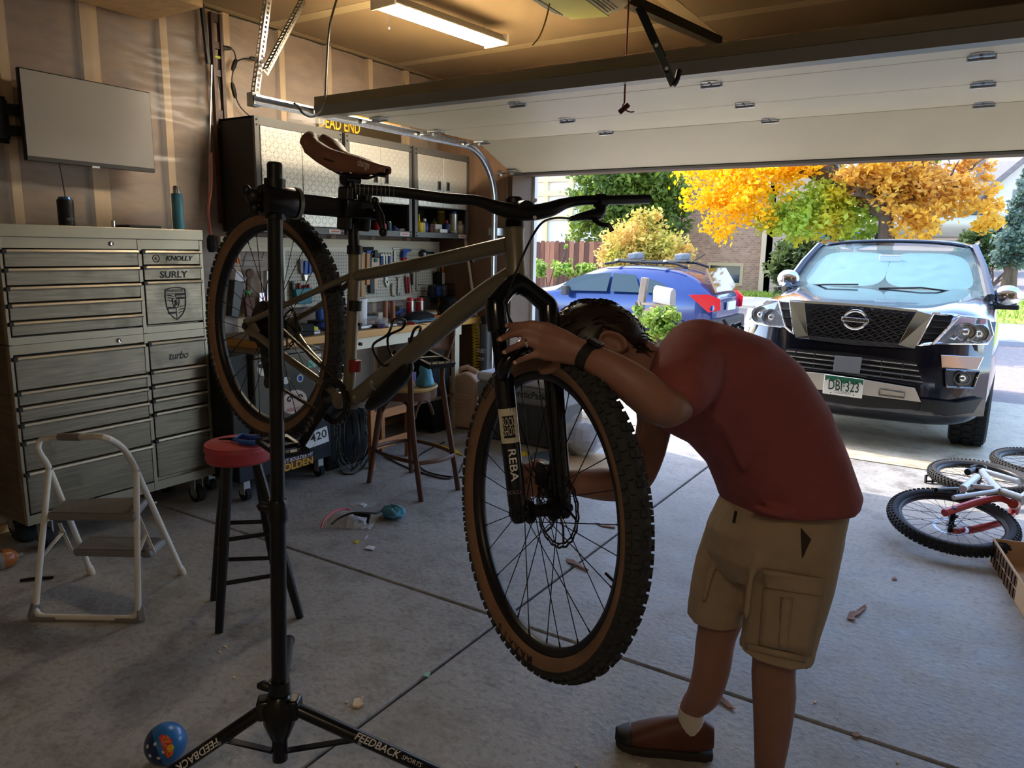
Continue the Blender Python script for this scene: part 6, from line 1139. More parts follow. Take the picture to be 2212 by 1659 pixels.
# ================= mountain bike held in the stand =================
RC=V(-1.9099,1.5754,1.2442); RN=V(.1297,.9905,-.0465).normalized(); FC=V(-.8016,1.4018,.9115); FN=V(.4796,.8747,-.0698).normalized(); BN=V(.154,.987,-.045).normalized()
def bp(x,y,off=0): return fp(x,y,RC+BN*off,BN)
bike=E('mountain_bike',RC,'grey hardtail mountain bike with tan sidewall tires clamped in the repair stand','bicycle')
m_fr=M('frame_olive_grey',(122,114,96),.3,.4,spec=.5); m_cb=M('bike_black',(17,18,20),.38,.2); m_fk=M('fork_black',(12,14,22),.22,.1,coat=.3); m_tansw=M('tan_sidewall',(128,98,74),.75,0,.08,20); m_trd=M('tread_rubber',(46,46,48),.8,0,.15,40); m_rim=M('rim_black',(22,21,22),.4); m_spk=M('spoke_black',(20,20,22),.35,.5); m_chn=M('chain_steel',(84,72,58),.45,.8)
def tb(name,P,r,mat,par=bike,n=14,**k): return MB().tube(P,r,n,**k).build(name,mat,par)
BB=bp(752,862); TTJ=bp(766,596); COLL=bp(766,540); HT=bp(1111,492); HB=bp(1116,618)
tb('seat_tube',[BB,TTJ,COLL],.0172,m_fr); tb('top_tube',bez([bp(764,597),bp(900,572),bp(1100,528)],4),[.0145]+[.016+.00035*k for k in range(8)],m_fr)
tb('down_tube',bez([bp(760,868),bp(900,752),bp(1000,670),bp(1107,594)],4),[.024]*3+[.0255]*8+[.024,.022],m_fr); tb('head_tube',[HT,HT.lerp(HB,.12),HT.lerp(HB,.5),HT.lerp(HB,.88),HB],[.0245,.0225,.0215,.0235,.027],m_fr,n=20)
tb('bottom_bracket_shell',[BB-BN*.038,BB+BN*.038],.024,m_fr,n=20)
aR=RC-RN*.077; aL=RC+RN*.077
for s,a,px1,px2 in ((-1,aR,(640,648),(612,742)),(1,aL,(705,660),(705,760))):
    tb('seat_stay',bez([a+V(0,0,.012),bp(*px1,s*.06) if s<0 else a.lerp(TTJ,.45)+BN*.012,TTJ+BN*(s*.012)],5),.0088,m_fr,n=10)
    m1=a.lerp(BB,.35)+BN*(s*.0)+V(0,0,-.012); m2=BB+(a-BB)*.25+BN*(s*.012); tb('chain_stay',bez([a+V(.01,0,-.012),m1,m2,BB+BN*(s*.02)],5),.0115,m_fr,n=10)
    MB().prism([a+q-RN*.004 for q in (V(-.02,0,.02),V(.02,0,.03),V(.05,0,-.01),V(.035,0,-.035),V(.0,0,-.03),V(-.022,0,-.012))],RN*.008).build('dropout',m_fr,bike,bevel=.002); MB().cyl(a-RN*.012*s*-1,a+RN*.016*s,.011,n=14).build('axle_end',m_cb,bike)
for a,w in ((bp(762,540),.026),): MB().lathe([(.0172,-.012),(.0215,-.012),(.0215,.012),(.0172,.012)],COLL,(COLL-TTJ),20).build('seat_collar',m_cb,bike)
for x,y in ((766,700),(767,742),(904,566),(1000,547),(1035,536),(1005,562)): q=bp(x,y); MB().cyl(q-BN*0+V(.016,0,0),q+V(.024,0,.0),.005,n=8).build('frame_boss',m_cb,bike)
MB().lathe([(.018,-.014),(.0182,-.014),(.0182,.014)],bp(767,660),(COLL-BB),20).build('round_badge',m_ink,bike); MB().lathe([(.01768,-.016),(.0178,-.016),(.0178,.016)],bp(767,790),(COLL-BB),20).build('seat_tube_sticker',M('sticker_red_black',(130,30,34),.5),bike)
# seat post, saddle
SP1=bp(757,388); tb('seatpost',[COLL-(COLL-TTJ)*.2,COLL.lerp(SP1,.5),SP1],.0156,m_cb); MB().cyl(SP1-BN*.024,SP1+BN*.024,.017,n=16).build('saddle_clamp',m_cb,bike); 
sT,sN=bp(682,328),bp(836,374); sf=(sN-sT).normalized(); su_=BN.cross(sf)*-1; su_=sf.cross(BN)
if su_.z<0: su_=-su_
sl_l=(sN-sT).length
def sad(u,v):
    t=u; w=(.068 if t<.15 else .068-(.068-.019)*min(1,(t-.15)/.5)**.75)
    w*=min(1,t*9+.35)**.5*min(1,((1-t)*12+.25))**.5
    zc=.030*max(0,1-t*2.2)**2+.010*math.sin(PI*t)*0-.002*math.cos(t*6)+.012*max(0,.25-t)*2
    s_=-1+2*v; a=abs(s_); x=math.sin(min(1,a*1.25)*PI/2); drop=0 if a<.35 else ((a-.35)/.65)**1.6
    dr=(.022+.030*(1-abs(2*t-.9)))*drop*(.75 if t<.12 or t>.93 else 1)
    return sT+sf*(sl_l*t)+BN*((1 if s_>0 else -1)*w*x)+su_*(zc+.016-dr-.006*(a<.12)*(t<.75))
m_sad=M('brown_leather',(128,86,70),.5,0,.06,14,bump=.1,bs=160); sd=MB().grid(sad,26,20).build('saddle',m_sad,bike,solid=.006,smooth=True)
MB().grid(lambda u,v:sT+sf*(sl_l*(.06+.88*u))+BN*((v-.5)*2*(.05 if u<.3 else .05-.035*min(1,(u-.3)/.4)))+su_*(.012*(1-u)**2-.012),12,4).build('saddle_base',m_ink,sd,solid=.004)
for s in(-1,1): tb('saddle_rail',bez([sT+sf*(sl_l*.14)+BN*(s*.03)+su_*(-.006),SP1+sf*-.05+BN*(s*.022)+su_*.012,SP1+sf*.03+BN*(s*.022)+su_*.012,sT+sf*(sl_l*.82)+BN*(s*.008)+su_*(-.018)],4),.0036,m_cb,sd,8)
text('charge','saddle_lettering',m_wink,sd,bp(795,359,-.045)+V(.0,-.012,.004),sf,su_,.026,fit=.05,depth=.004)
# cockpit
ST=bp(1110,430); tb('steerer_spacers',[HT,HT.lerp(ST,.25),HT.lerp(ST,.26),HT.lerp(ST,.5),HT.lerp(ST,.51),ST],[.023,.022,.0185,.0185,.0205,.0205],m_cb,n=18); tb('headset_cup',[HT+(HT-HB)*.09,HT-(HT-HB)*.02],[.019,.0245],m_cb,n=20)
bc_=fd(1138,452,1.60); tb('stem',[HT.lerp(ST,.62),bc_],[.02,.019],m_cb,n=14,sx=1.1); tb('stem_cap',[ST,ST+(ST-HT)*.06],[.019,.016],m_cb,n=16)
for s in(-1,1): MB().cyl(bc_+V(.0,0,.0)+V(.02,0,s*.018),bc_+V(.028,-.012,s*.018),.004,n=8).build('stem_bolt',m_steel,bike)
bpath=[(769,409,1.51),(860,415,1.535),(960,428,1.56),(1030,434,1.58),(1085,452,1.60),(1138,460,1.615),(1185,453,1.64),(1220,440,1.665),(1260,433,1.69),(1330,432,1.75),(1401,430,1.82)]
Pb=bez([fd(*q) for q in bpath],6); tb('handlebar',Pb,[.0111+.0062*math.exp(-((k/(len(Pb)-1)-.52)/.17)**4) for k in range(len(Pb))],m_cb,n=16)
for k in range(9): c=Pb[0].lerp(Pb[6],.08+.1*k); d=(Pb[6]-Pb[0]).normalized(); MB().lathe([(.01115,-.0006),(.0114,-.0006),(.0114,.0006)],c,d,16).build('cut_mark',m_grey,bike)
lv=fd(1297,440,1.72); d=(Pb[-8]-Pb[-14]).normalized(); MB().lathe([(.0112,-.011),(.0165,-.011),(.0165,.011),(.0112,.011)],lv+V(0,0,.006),d,18).build('lever_clamp',m_cb,bike)
tb('lever_body',bez([fd(1231,473,1.665),fd(1265,466,1.69),fd(1293,462,1.715),fd(1300,445,1.72)],4),[.005,.006,.0075,.009,.0105,.012,.0135,.0145,.0145,.014,.013,.012,.011],m_cb,n=10); tb('lever_blade',bez([fd(1284,474,1.70),fd(1297,484,1.69),fd(1315,487,1.68),fd(1322,500,1.68)],4),[.007,.007,.006,.006,.0055,.005,.005,.005,.005,.005,.005,.006,.006],m_cb,n=8)
tb('brake_hose',bez([fd(1232,472,1.66),fd(1200,471,1.62),(fd(1170,482,1.58)),fd(1145,520,1.55),fd(1120,575,1.54),fd(1100,625,1.55),fd(1095,665,1.56),fd(1108,700,1.58),fd(1150,740,1.66),fd(1196,900,1.72),fd(1186,1020,1.72)],5),.0026,m_cb,n=8)
# fork
cR,cL=fd(1070,658,1.63),fd(1184,660,1.69); lR,lL=FC-FN*.06,FC+FN*.06; crn=fd(1116,632,1.66)
tb('fork_crown',bez([cR+V(0,0,.0),crn+V(0,0,.02),cL],5),[.022,.022,.021,.02,.022,.026,.022,.02,.021,.022,.022],m_fk,n=14); tb('fork_steerer',[crn+V(0,0,.03),HB],.026,m_fk,n=18)
fk={}
for s,c,l,nm in ((-1,cR,lR,'right'),(1,cL,lL,'left')):
    ax=(l-c).normalized(); tb('crown_socket',[c-ax*.012,c+ax*.0,c+ax*.055,c+ax*.06],[.018,.0235,.0235,.019],m_fk,n=18); tb('stanchion',[c+ax*.05,c.lerp(l,.42)],.0168,M('stanchion_black',(20,20,22),.12,.5),n=18)
    fk[s]=tb('fork_leg',[c.lerp(l,.33),c.lerp(l,.345),c.lerp(l,.6),c.lerp(l,.95),l+ax*.014,l+ax*.022],[.0205,.023,.0215,.0205,.019,.013],m_fk,n=20)
    tb('dropout_boss',[l-FN*.012,l+FN*.012],.019,m_fk,n=16)
tb('fork_arch',bez([cR.lerp(lR,.36),cR.lerp(lR,.27)+V(.03,-.03,.0),crn.lerp(FC,.22)+V(.035,-.035,-.0),cL.lerp(lL,.27)+V(.03,-.03,0),cL.lerp(lL,.36)],5),.014,m_fk,n=10)
tb('through_axle',[lR-FN*.02,lL+FN*.022],.009,m_cb)
# fork decals (on the side towards the viewer)
def decal(leg0,leg1,t0,t1,r,half,mat,par,name,vd):
    ax=(leg1-leg0).normalized(); w=(vd-ax*vd.dot(ax)).normalized(); s_=ax.cross(w); A=leg0.lerp(leg1,t0); B=leg0.lerp(leg1,t1)
    return MB().grid(lambda u,v:A.lerp(B,v)+w*(r*math.cos((u-.5)*2*half))+s_*(r*math.sin((u-.5)*2*half)),8,2).build(name,mat,par,smooth=True)
vd=(CO-lR).normalized(); ax=(lR-cR).normalized(); w_=(vd-ax*vd.dot(ax)).normalized(); sd_=ax.cross(w_)
dc=decal(cR,lR,.49,.655,.0222,1.1,M('decal_pale',(206,202,180),.5),fk[-1],'decal_panel',vd); dc2=decal(cR,lR,.525,.63,.0224,.62,m_ink,fk[-1],'decal_block',vd)
q=cR.lerp(lR,.555)+w_*.0228; text('ROCK','decal_lettering',MATS['decal_pale'],fk[-1],q,-sd_ if sd_.dot(CR)<0 else sd_,-ax,.028,fit=.026); q=cR.lerp(lR,.60)+w_*.0228; text('SHOX','decal_lettering',MATS['decal_pale'],fk[-1],q,-sd_ if sd_.dot(CR)<0 else sd_,-ax,.028,fit=.026)
q=cR.lerp(lR,.745)+w_*.0225; sr_=sd_ if sd_.dot(CR)>0 else -sd_; text('REBA','decal_lettering',m_wink,fk[-1],q+ax*.006,ax,sr_,.024,fit=.072,bold=.01); q=cR.lerp(lR,.89)+w_*.0215; text('SOLO','decal_lettering',m_grey,fk[-1],q-sr_*.004,sr_,-ax,.012); MB().sph(q+sr_*.011,.0022,8,6).build('red_mark',m_red,fk[-1])
# wheels
def bikewheel(C,N,up,front):
    W=C; a=(up-N*up.dot(N)).normalized(); b=N.cross(a); Rt,rt=(.342,.029) if front else (.338,.028)
    def P(th,ph,k=0): d=a*math.cos(th)+b*math.sin(th); return C+d*(Rt+(rt+k)*math.cos(ph))+N*((rt+k)*1.0*math.sin(ph))
    n=96
    def ring(p0,p1,m,name,mat,k=0):
        mb=MB(); mb.grid(lambda u,v:P(u*2*PI,p0+(p1-p0)*v,k),n,m); return mb.build(name,mat,bike,smooth=True)
    tr=ring(-R(82),R(82),10,'tire_tread',m_trd); sws=[ring(s*R(82),s*R(168),6,'tire_sidewall',m_tansw) for s in(-1,1)]
    kb=MB()
    for k in range(84):
        rows=[(-62,.0,.010,.010),(62,.5,.010,.010),(-36,.5,.008,.011),(36,0,.008,.011)]+([(-11,0,.011,.009),(11,.0,.011,.009)] if k%2 else [(0,.3,.009,.013)])
        for ph,o,l,w in rows:
            th=2*PI*(k+o)/84; c=P(th,R(ph),.0015); d=a*math.cos(th)+b*math.sin(th); tg=N.cross(d); nm=(d*math.cos(R(ph))+N*math.sin(R(ph))); sd=tg.cross(nm); kb.box(c,(1,1,1),Matrix((tg*l*1.15,sd*w,nm*.0085)).transposed())
    kb.build('tread_knobs',m_trd,tr,auto=0)
    MB().lathe([(.318,-.014),(.319,-.0165),(.312,-.016),(.300,-.011),(.2985,0),(.300,.011),(.312,.016),(.319,.0165),(.318,.014)],C,N,96,up=a,cap=False).build('rim',m_rim,bike,smooth=True)
    hl=.03 if front else .032
    MB().lathe([(.009,-.055),(.013,-.05),(.013,-.036),(.027,-.034),(.028,-.029),(.016,-.022),(.0145,0),(.016,.022),(.028,.029),(.027,.034),(.014,.036),(.014,.05),(.009,.055)],C,N,24).build('hub',m_cb,bike)
    for k in range(28):
        s=1 if k%2 else -1; t1=2*PI*k/28; t0=t1+(R(62) if (k//2)%2 else -R(62)); p0=C+(a*math.cos(t0)+b*math.sin(t0))*.025+N*(s*hl); p1=C+(a*math.cos(t1)+b*math.sin(t1))*.302+N*(s*.003); MB().tube([p0,p1.lerp(p0,.05),p1.lerp(p0,.045),p1],[.0012,.0012,.002,.002],6).build('spoke',m_spk,bike)
    return a,b,sws
fa,fb,fs=bikewheel(FC,FN,V(0,0,1),True); ra,rb_,rs_=bikewheel(RC,RN,V(.2,0,1),False)
tb('valve',[FC+(fa*math.cos(1.75)+fb*math.sin(1.75))*.30,FC+(fa*math.cos(1.75)+fb*math.sin(1.75))*.262],.003,m_cb,n=8)
def ringtext(s,C,N,a,b,th0,step,rad,size,mat,par,off):
    if abs(step)*5>PI: step=(step*5-math.copysign(2*PI,step))/5
    # letters on the -N side, clockwise for the viewer
    for k,ch in enumerate(s):
        th=th0-step*k; d=a*math.cos(th)+b*math.sin(th); tg=d.cross(-N) ; ux=(-N).cross(d)*-1; c=C+d*rad-N*off; text(ch,'tire_lettering',mat,par,c,d.cross(-N),d,size,depth=.0012,bold=.03)
m_tl2=M('tire_ink',(40,30,26),.7)
def angof(C,N,a,b,px,py): q=fp(px,py,C,N)-C; return math.atan2(q.dot(b),q.dot(a))
t0=angof(FC,FN,fa,fb,1168,1412); t1=angof(FC,FN,fa,fb,1106,1340); ringtext('MAXXIS',FC,FN,fa,fb,t0,(t0-t1)/5,.336,.03,m_tl2,fs[0],.0292); t0=angof(FC,FN,fa,fb,1085,795); ringtext('REKON',FC,FN,fa,fb,t0,.05,.336,.016,m_tl2,fs[0],.0292)
t0=angof(RC,RN,ra,rb_,466,760); ringtext('REKON',RC,RN,ra,rb_,t0,.07,.332,.018,M('tire_ink_pale',(196,160,120),.7),rs_[0],.0285); t0=angof(RC,RN,ra,rb_,462,640); ringtext('MAXXIS',RC,RN,ra,rb_,t0,.05,.332,.013,MATS['tire_ink_pale'],rs_[0],.0285)
# rotors
def rotor(C,N,a,b,r,name):
    mb=MB(); n=72; O=[];I=[];O2=[];I2=[]
    for k in range(n):
        th=2*PI*k/n; d=a*math.cos(th)+b*math.sin(th); w=.0022*math.sin(th*18); O.append(C+d*(r+w)); I.append(C+d*(r-.0045+w*.8)); O2.append(C+d*(r-.0085+w*.7)); I2.append(C+d*(r-.0125+w*.3))
    mb.frame(O,I,N*.0018).frame(O2,I2,N*.0018)
    for k in range(24): th=2*PI*k/24; d=a*math.cos(th)+b*math.sin(th); mb.bar(C+d*(r-.013),C+d*r+N.cross(d)*.004,.003,.0018,up=N)
    for k in range(6):
        th=2*PI*k/6; d=a*math.cos(th)+b*math.sin(th); th2=th+.5; d2=a*math.cos(th2)+b*math.sin(th2); mb.tube([C+d*.02,C+(d+d2)*.5*r*.55,C+d2*(r-.011)],.003,5)
    mb.lathe([(.014,-.001),(.024,-.001),(.024,.001),(.014,.001)],C,N,20,cap=False); return mb.build(name,m_steel if False else M('rotor_steel',(70,68,66),.3,.9),bike)
rotor(FC+FN*.042,FN,fa,fb,.09,'brake_rotor'); rotor(RC+RN*.045,RN,ra,rb_,.08,'brake_rotor')
cal=FC+FN*.046+fa*.075-fb*.045; cq=fp(1178,1025,FC+FN*.046,FN); MB().box(cq,(.05,.034,.06),Matrix((fb,FN,fa)).transposed()).build('brake_caliper',m_cb,bike,bevel=.008); MB().box(cq+FN*.0+(lL-cq)*.3,(.02,.02,.07),Matrix((fb,FN,fa)).transposed()).build('caliper_mount',m_fk,bike,bevel=.005)
# drivetrain
CRN=BB-BN*.052
cg=MB()
for k,r in enumerate((.078,.072,.066,.06,.054,.048,.042,.037,.032,.028,.024)): cg.lathe([(r*.8,-.0009),(r,-.0009),(r,.0009),(r*.8,.0009)],RC-RN*(.022+.0036*k),RN,36,cap=False)
cg.lathe([(.022,-.064),(.022,-.02)],RC,RN,20)
cg.build('cassette',M('cassette_steel',(70,60,50),.4,.8),bike,kind='stuff')
chr_=MB().lathe([(.05,-.002),(.066,-.002),(.066,.002),(.05,.002)],CRN,BN,40,cap=False); 
for k in range(4): t=k*PI/2+.4; 
chr_.build('chainring',m_cb,bike)
def chain(P,nm):
    mb=MB(); tot=0
    for i in range(len(P)-1):
        d=P[i+1]-P[i]; n=max(1,int(d.length/.0127)); u=d.normalized()
        for k in range(n):
            c=P[i].lerp(P[i+1],(k+.5)/n); mb.bar(c-u*.0072,c+u*.0072,.0065 if k%2 else .0045,.0085,up=BN.cross(u)); 
    return mb.build(nm,m_chn,bike,auto=0,kind='stuff')
cr_=(HT-BB); ux2=V(1,0,-.32).normalized(); uz2=BN.cross(ux2)*-1; uz2=ux2.cross(BN); uz2=uz2 if uz2.z>0 else -uz2
top=[CRN+uz2*.066*math.cos(t)+ux2*.066*math.sin(t) for t in [k*PI/10 for k in range(0,13)]]
dr_=RC-RN*.055+V(.03,0,-.09); dl=dr_+V(.03,-.0,-.075)
chain([RC-RN*.036+uz2*.05,top[0]]+top+[dl+V(.02,0,-.012),dl+V(-.02,0,-.01)],'chain')
MB().prism([dr_+q for q in (V(-.02,0,.05),V(.02,0,.04),V(.035,0,-.06),V(.03,0,-.1),V(.008,0,-.1),V(-.005,0,-.02))],RN*.006).build('derailleur_cage',m_cb,bike,bevel=.002)
for q in (dr_+V(.012,0,-.015),dr_+V(.02,0,-.085)): MB().lathe([(.004,-.004),(.018,-.004),(.018,.004),(.004,.004)],q,RN,18).build('jockey_wheel',m_blk,bike)
MB().box(dr_+V(-.01,-.012,.06),(.05,.025,.035)).build('derailleur_body',m_cb,bike,bevel=.008)
pd=bp(650,962,-.085); ce_=BB-BN*.07
MB().tube([ce_,ce_.lerp(pd,.5),pd],[.018,.014,.013],10,sx=.6).build('crank_arm',m_cb,bike); pL=BB+BN*.075-(pd-ce_); MB().tube([BB+BN*.07,pL],[.016,.012],10,sx=.6).build('crank_arm',m_cb,bike)
text('e13','crank_lettering',m_grey,bike,ce_.lerp(pd,.5)-BN*.014,(ce_-pd),(ce_-pd).cross(-BN)*-1,.028,fit=.05)
def pedal(c,side):
    e=MB().frame([c+ux2*a*.05+BN*b*.05 for a,b in ((-1,-1),(1,-1),(1,1),(-1,1))],[c+ux2*a*.036+BN*b*.038 for a,b in ((-1,-1),(1,-1),(1,1),(-1,1))],uz2*.014).bar(c-BN*.05+uz2*.007,c+BN*.05+uz2*.007,.02,.012)
    for a in(-1,1):
        for b in (-.8,-.3,.3,.8): e.cyl(c+ux2*a*.044+BN*b*.045+uz2*.012,c+ux2*a*.044+BN*b*.045+uz2*.019,.002,n=6)
    return e.build('pedal',m_cb,bike,auto=0)
pedal(pd-BN*.06,-1); pq2=fp(925,780,BB+BN*.13,BN); pedal(pq2,1)
# bottle cage, frame protector
cg0=bp(905,740); dtd=(bp(1000,670)-bp(850,790)).normalized(); dtn=dtd.cross(BN); dtn=dtn if dtn.z>0 else -dtn
def cgp(x,y,o): return bp(x,y,o)
tb('bottle_cage',bez([cgp(868,765,.0),cgp(830,790,-.03),cgp(805,748,-.038),cgp(838,722,-.038),cgp(852,690,-.02),cgp(875,692,.02),cgp(868,710,.03),cgp(838,728,.038),cgp(848,770,.036),cgp(880,755,.0)],5),.0035,m_cb,n=8); tb('bottle_cage_strip',[bp(845,790),bp(912,722)],.009,m_cb,n=8,sx=.5); tb('bottle_cage_loop',bez([bp(885,742,-.02),bp(895,712,-.02),bp(908,706,0),bp(905,722,.02),bp(888,744,.02)],4),.0035,m_cb,n=8)
tb('down_tube_guard',bez([bp(796,880),bp(838,842),bp(872,806),bp(885,780)],4),[.012,.018,.022,.024,.024,.024,.024,.024,.022,.02,.018,.014,.01],m_cb,n=10)
for x,y in ((780,862),(818,828)): MB().lathe([(.0255,-.004),(.0268,-.004),(.0268,.004),(.0255,.004)],bp(x,y),dtd,18).build('cable_clip',m_steel,bike)
# ================= repair stand =================
m_sb=M('stand_black',(16,16,18),.3,.2,coat=.2); PT=fd(593,356,1.86); PM=fd(593,440,1.88); PB=fd(605,1640,2.10); pax=(PT-PB).normalized()
sdn=E('repair_stand',V(PB.x,PB.y,0),'tall black bicycle repair stand with a tripod base holding the bike','repair stand')
def pz(y): # point on pole axis at picture row y
    best=None
    for k in range(401):
        q=PB.lerp(PT,k/400); dv=q-CO; yy=CY-FPX*dv.dot(CU)/dv.dot(_f)
        if best is None or abs(yy-y)<best[0]: best=(abs(yy-y),q)
    return best[1]
tb('lower_tube',[PB,pz(1085)],.0212,m_sb,sdn,20); tb('upper_tube',[pz(1110),PT],.0188,m_sb,sdn,20); tb('tube_cap',[PT,PT+pax*.006],[.0192,.016],m_blk,sdn,18)
tb('height_collar',[pz(1130),pz(1118),pz(1085),pz(1078)],[.0225,.0265,.0265,.023],m_sb,sdn,20); q=pz(1098); MB().tube([q-CR*.02,q-CR*.045+V(0,0,.005),q-CR*.052+V(0,0,.012)],[.009,.014,.008],10).build('collar_lever',m_blk,sdn)
hb_=pz(1525); tb('slider_collar',[pz(1500),pz(1495),pz(1470)],[.024,.03,.029],m_sb,sdn,20); q=pz(1487); MB().tube([q-CR*.02,q-CR*.045+V(0,0,.01),q-CR*.06+V(0,0,.008)],[.012,.015,.008],10).build('slider_lever',m_blk,sdn)
hub=MB(); feet=[fz(990,1690,.03),fz(338,1690,.03),fz(624,1384,.03)]
tb('tripod_hub',[pz(1590),pz(1560),pz(1520),pz(1498)],[.026,.044,.05,.03],m_sb,sdn,12)
tb_b=pz(1620)
for k,ft in enumerate(feet):
    d=V(ft.x-hb_.x,ft.y-hb_.y,0).normalized(); s=hb_+d*.035; MB().box(s+d*.005,(.04,.05,.06),Matrix.Rotation(math.atan2(d.y,d.x),3,'Z')).build('hub_bracket',m_sb,sdn,bevel=.008)
    lg_=MB().tube([s,ft],.0185,12,up=V(0,0,1)).build('leg',m_sb,sdn); MB().sph(ft,.022,12,8).build('foot',m_rub,sdn)
    MB().bar(tb_b+d*.02,s.lerp(ft,.42),.006,.024,up=V(-d.y,d.x,0)).build('brace',m_sb,sdn,bevel=.002); MB().cyl(s.lerp(ft,.42)-V(-d.y,d.x,0)*.022,s.lerp(ft,.42)+V(-d.y,d.x,0)*.022,.006,n=8).build('brace_bolt',m_steel,sdn)
    if k<2:
        ax=(ft-s).normalized(); c=fp(815,1608,s.lerp(ft,.5),D) if k==0 else fp(440,1628,s.lerp(ft,.5),D); t_=(c-s).dot(ax); mid=s+ax*t_; vd=(CO-mid); w=(vd-ax*vd.dot(ax)).normalized(); text('FEEDBACK','leg_lettering',m_wink,lg_,mid+w*.0186,ax,w.cross(ax),.028,fit=.135,shear=.2,bold=.015); text('SPORTS','leg_lettering',m_wink,lg_,mid+ax*.105+w*.0186,ax,w.cross(ax),.016,fit=.06,shear=.2)
SPc=bp(766,452); cl0=pz(436); ad=(SPc-cl0); adh=V(ad.x,ad.y,ad.z).normalized()
tb('clamp_head',[cl0-adh*.035,cl0-adh*.03,cl0+adh*.045,cl0+adh*.05],[.026,.04,.04,.036],m_sb,sdn,24); tb('clamp_sleeve',[cl0-pax*.045,cl0+pax*.055],.0265,m_sb,sdn,20); tb('clamp_ring',[cl0+adh*.052,cl0+adh*.062],.0405,m_zinc,sdn,24)
kn=fd(548,425,1.86); tb('knob_shaft',[cl0-adh*.03,kn],.01,m_sb,sdn); 
for k in range(3): t=k*2*PI/3+.5; MB().sph(kn+CR*.022*math.cos(t)+CU*.03*math.sin(t),.015,12,8,(1,.8,1)).build('knob_lobe',m_blk,sdn)
MB().sph(kn,.02,14,10).build('knob_core',m_blk,sdn)
MB().bar(cl0+adh*.05,SPc-adh*.02,.032,.05,up=V(0,0,1)).build('clamp_arm',m_sb,sdn,bevel=.006)
up_=(COLL-BB).normalized(); sdv=adh.cross(up_).normalized()
MB().box(SPc-adh*.03,(.022,.05,.115),Matrix((adh,sdv,up_)).transposed()).build('clamp_jaw',m_blk,sdn,bevel=.006); MB().box(SPc+adh*.03,(.02,.05,.115),Matrix((adh,sdv,up_)).transposed()).build('clamp_jaw',m_blk,sdn,bevel=.006)
for z in(-1,1): MB().box(SPc+adh*.043+up_*(.03*z),(.004,.03,.03),Matrix((adh,sdv,up_)).transposed()).build('jaw_pad',m_beige,sdn,bevel=.002)
MB().box(SPc+adh*.0+sdv*.03,(.09,.014,.05),Matrix((adh,sdv,up_)).transposed()).build('jaw_frame',m_sb,sdn,bevel=.005)
k0,k1,k2=fd(810,434,1.99),fd(822,470,1.97),fd(828,502,1.96); tb('cam_lever',[k0,k1,k2],[.006,.012,.006],m_blk,sdn,10); MB().sph(k0,.011,12,8).build('lever_ball',m_blk,sdn); MB().sph(k2,.012,12,8).build('lever_ball',m_blk,sdn); tb('cam_shaft',[SPc+adh*.03,k1],.012,m_sb,sdn)
# ================= man bending over the front wheel =================
from mathutils.bvhtree import BVHTree
def remesh(mb,name,mat,parent,vox=.006,sm=4,fac=.5):
    o0=Vector(parent.location) if parent else V(0,0,0)
    me=bpy.data.meshes.new(name); me.from_pydata([tuple(q-o0) for q in mb.v],[],mb.f); bm=bmesh.new(); bm.from_mesh(me); bmesh.ops.recalc_face_normals(bm,faces=bm.faces); bm.to_mesh(me); bm.free()
    o=bpy.data.objects.new(name,me); COL.objects.link(o); r=o.modifiers.new('r','REMESH'); r.mode='VOXEL'; r.voxel_size=vox; q=o.modifiers.new('s','SMOOTH'); q.factor=fac; q.iterations=sm
    dg=bpy.context.evaluated_depsgraph_get(); nm=bpy.data.meshes.new_from_object(o.evaluated_get(dg)); o.modifiers.clear(); o.data=nm; bpy.data.meshes.remove(me); nm.name=name
    nm.materials.clear(); nm.materials.append(mat); nm.polygons.foreach_set('use_smooth',[True]*len(nm.polygons)); o.parent=parent; return o
def chain_(mb,pts,n=14,sub=3):
    # pts: (px,py,depth,radius); closed rounded limb
    P=[fd(*q[:3]) for q in pts]; rr=[q[3] for q in pts]; Pn=bez(P,sub); Rn=[]
    for i in range(len(rr)-1):
        for j in range(sub): Rn.append(rr[i]+(rr[i+1]-rr[i])*j/sub)
    Rn.append(rr[-1]); mb.tube(Pn,Rn,n); mb.sph(P[0],rr[0],n,8); mb.sph(P[-1],rr[-1],n,8); return mb
def sect(mb,stn,n=28,ex=2.4,inner=1.0):
    vs=[]
    for (f,b,dp,hd) in stn:
        F_=fd(*f,dp); B_=fd(*b,dp); c=(F_+B_)/2; u=(B_-F_)/2*inner; v=_f*hd*inner
        for j in range(n):
            t=2*PI*j/n; ct,s_=math.cos(t),math.sin(t); e=2/ex; vs.append(c+u*(abs(ct)**e*(1 if ct>0 else -1))+v*(abs(s_)**e*(1 if s_>0 else -1)))
    k=len(stn); fs=[(i*n+j,i*n+(j+1)%n,(i+1)*n+(j+1)%n,(i+1)*n+j) for i in range(k-1) for j in range(n)]+[tuple(range(n-1,-1,-1)),tuple((k-1)*n+j for j in range(n))]
    return mb.add(vs,fs)
FR=fz(1445,1640); man=E('person',V(-.45,1.85,0),'man in a red T-shirt and khaki cargo shorts bending over the front wheel','person')
m_skin=M('skin',(150,108,90),.5,0,.06,9,bump=.08,bs=120)
TOR=[((1398,812),(1430,765),1.77,.06),((1400,850),(1462,712),1.78,.14),((1398,885),(1545,708),1.80,.19),((1440,925),(1640,740),1.84,.195),((1498,955),(1705,792),1.88,.19),((1540,1000),(1765,880),1.92,.18),((1562,1050),(1805,980),1.96,.18),((1570,1090),(1825,1064),2.0,.185)]
HE,TO=fz(1538,1630,0),fz(1330,1604,0); sf_=(TO-HE).normalized(); ANK=HE+sf_*((TO-HE).length*.24)+V(0,0,.095)
B=MB()
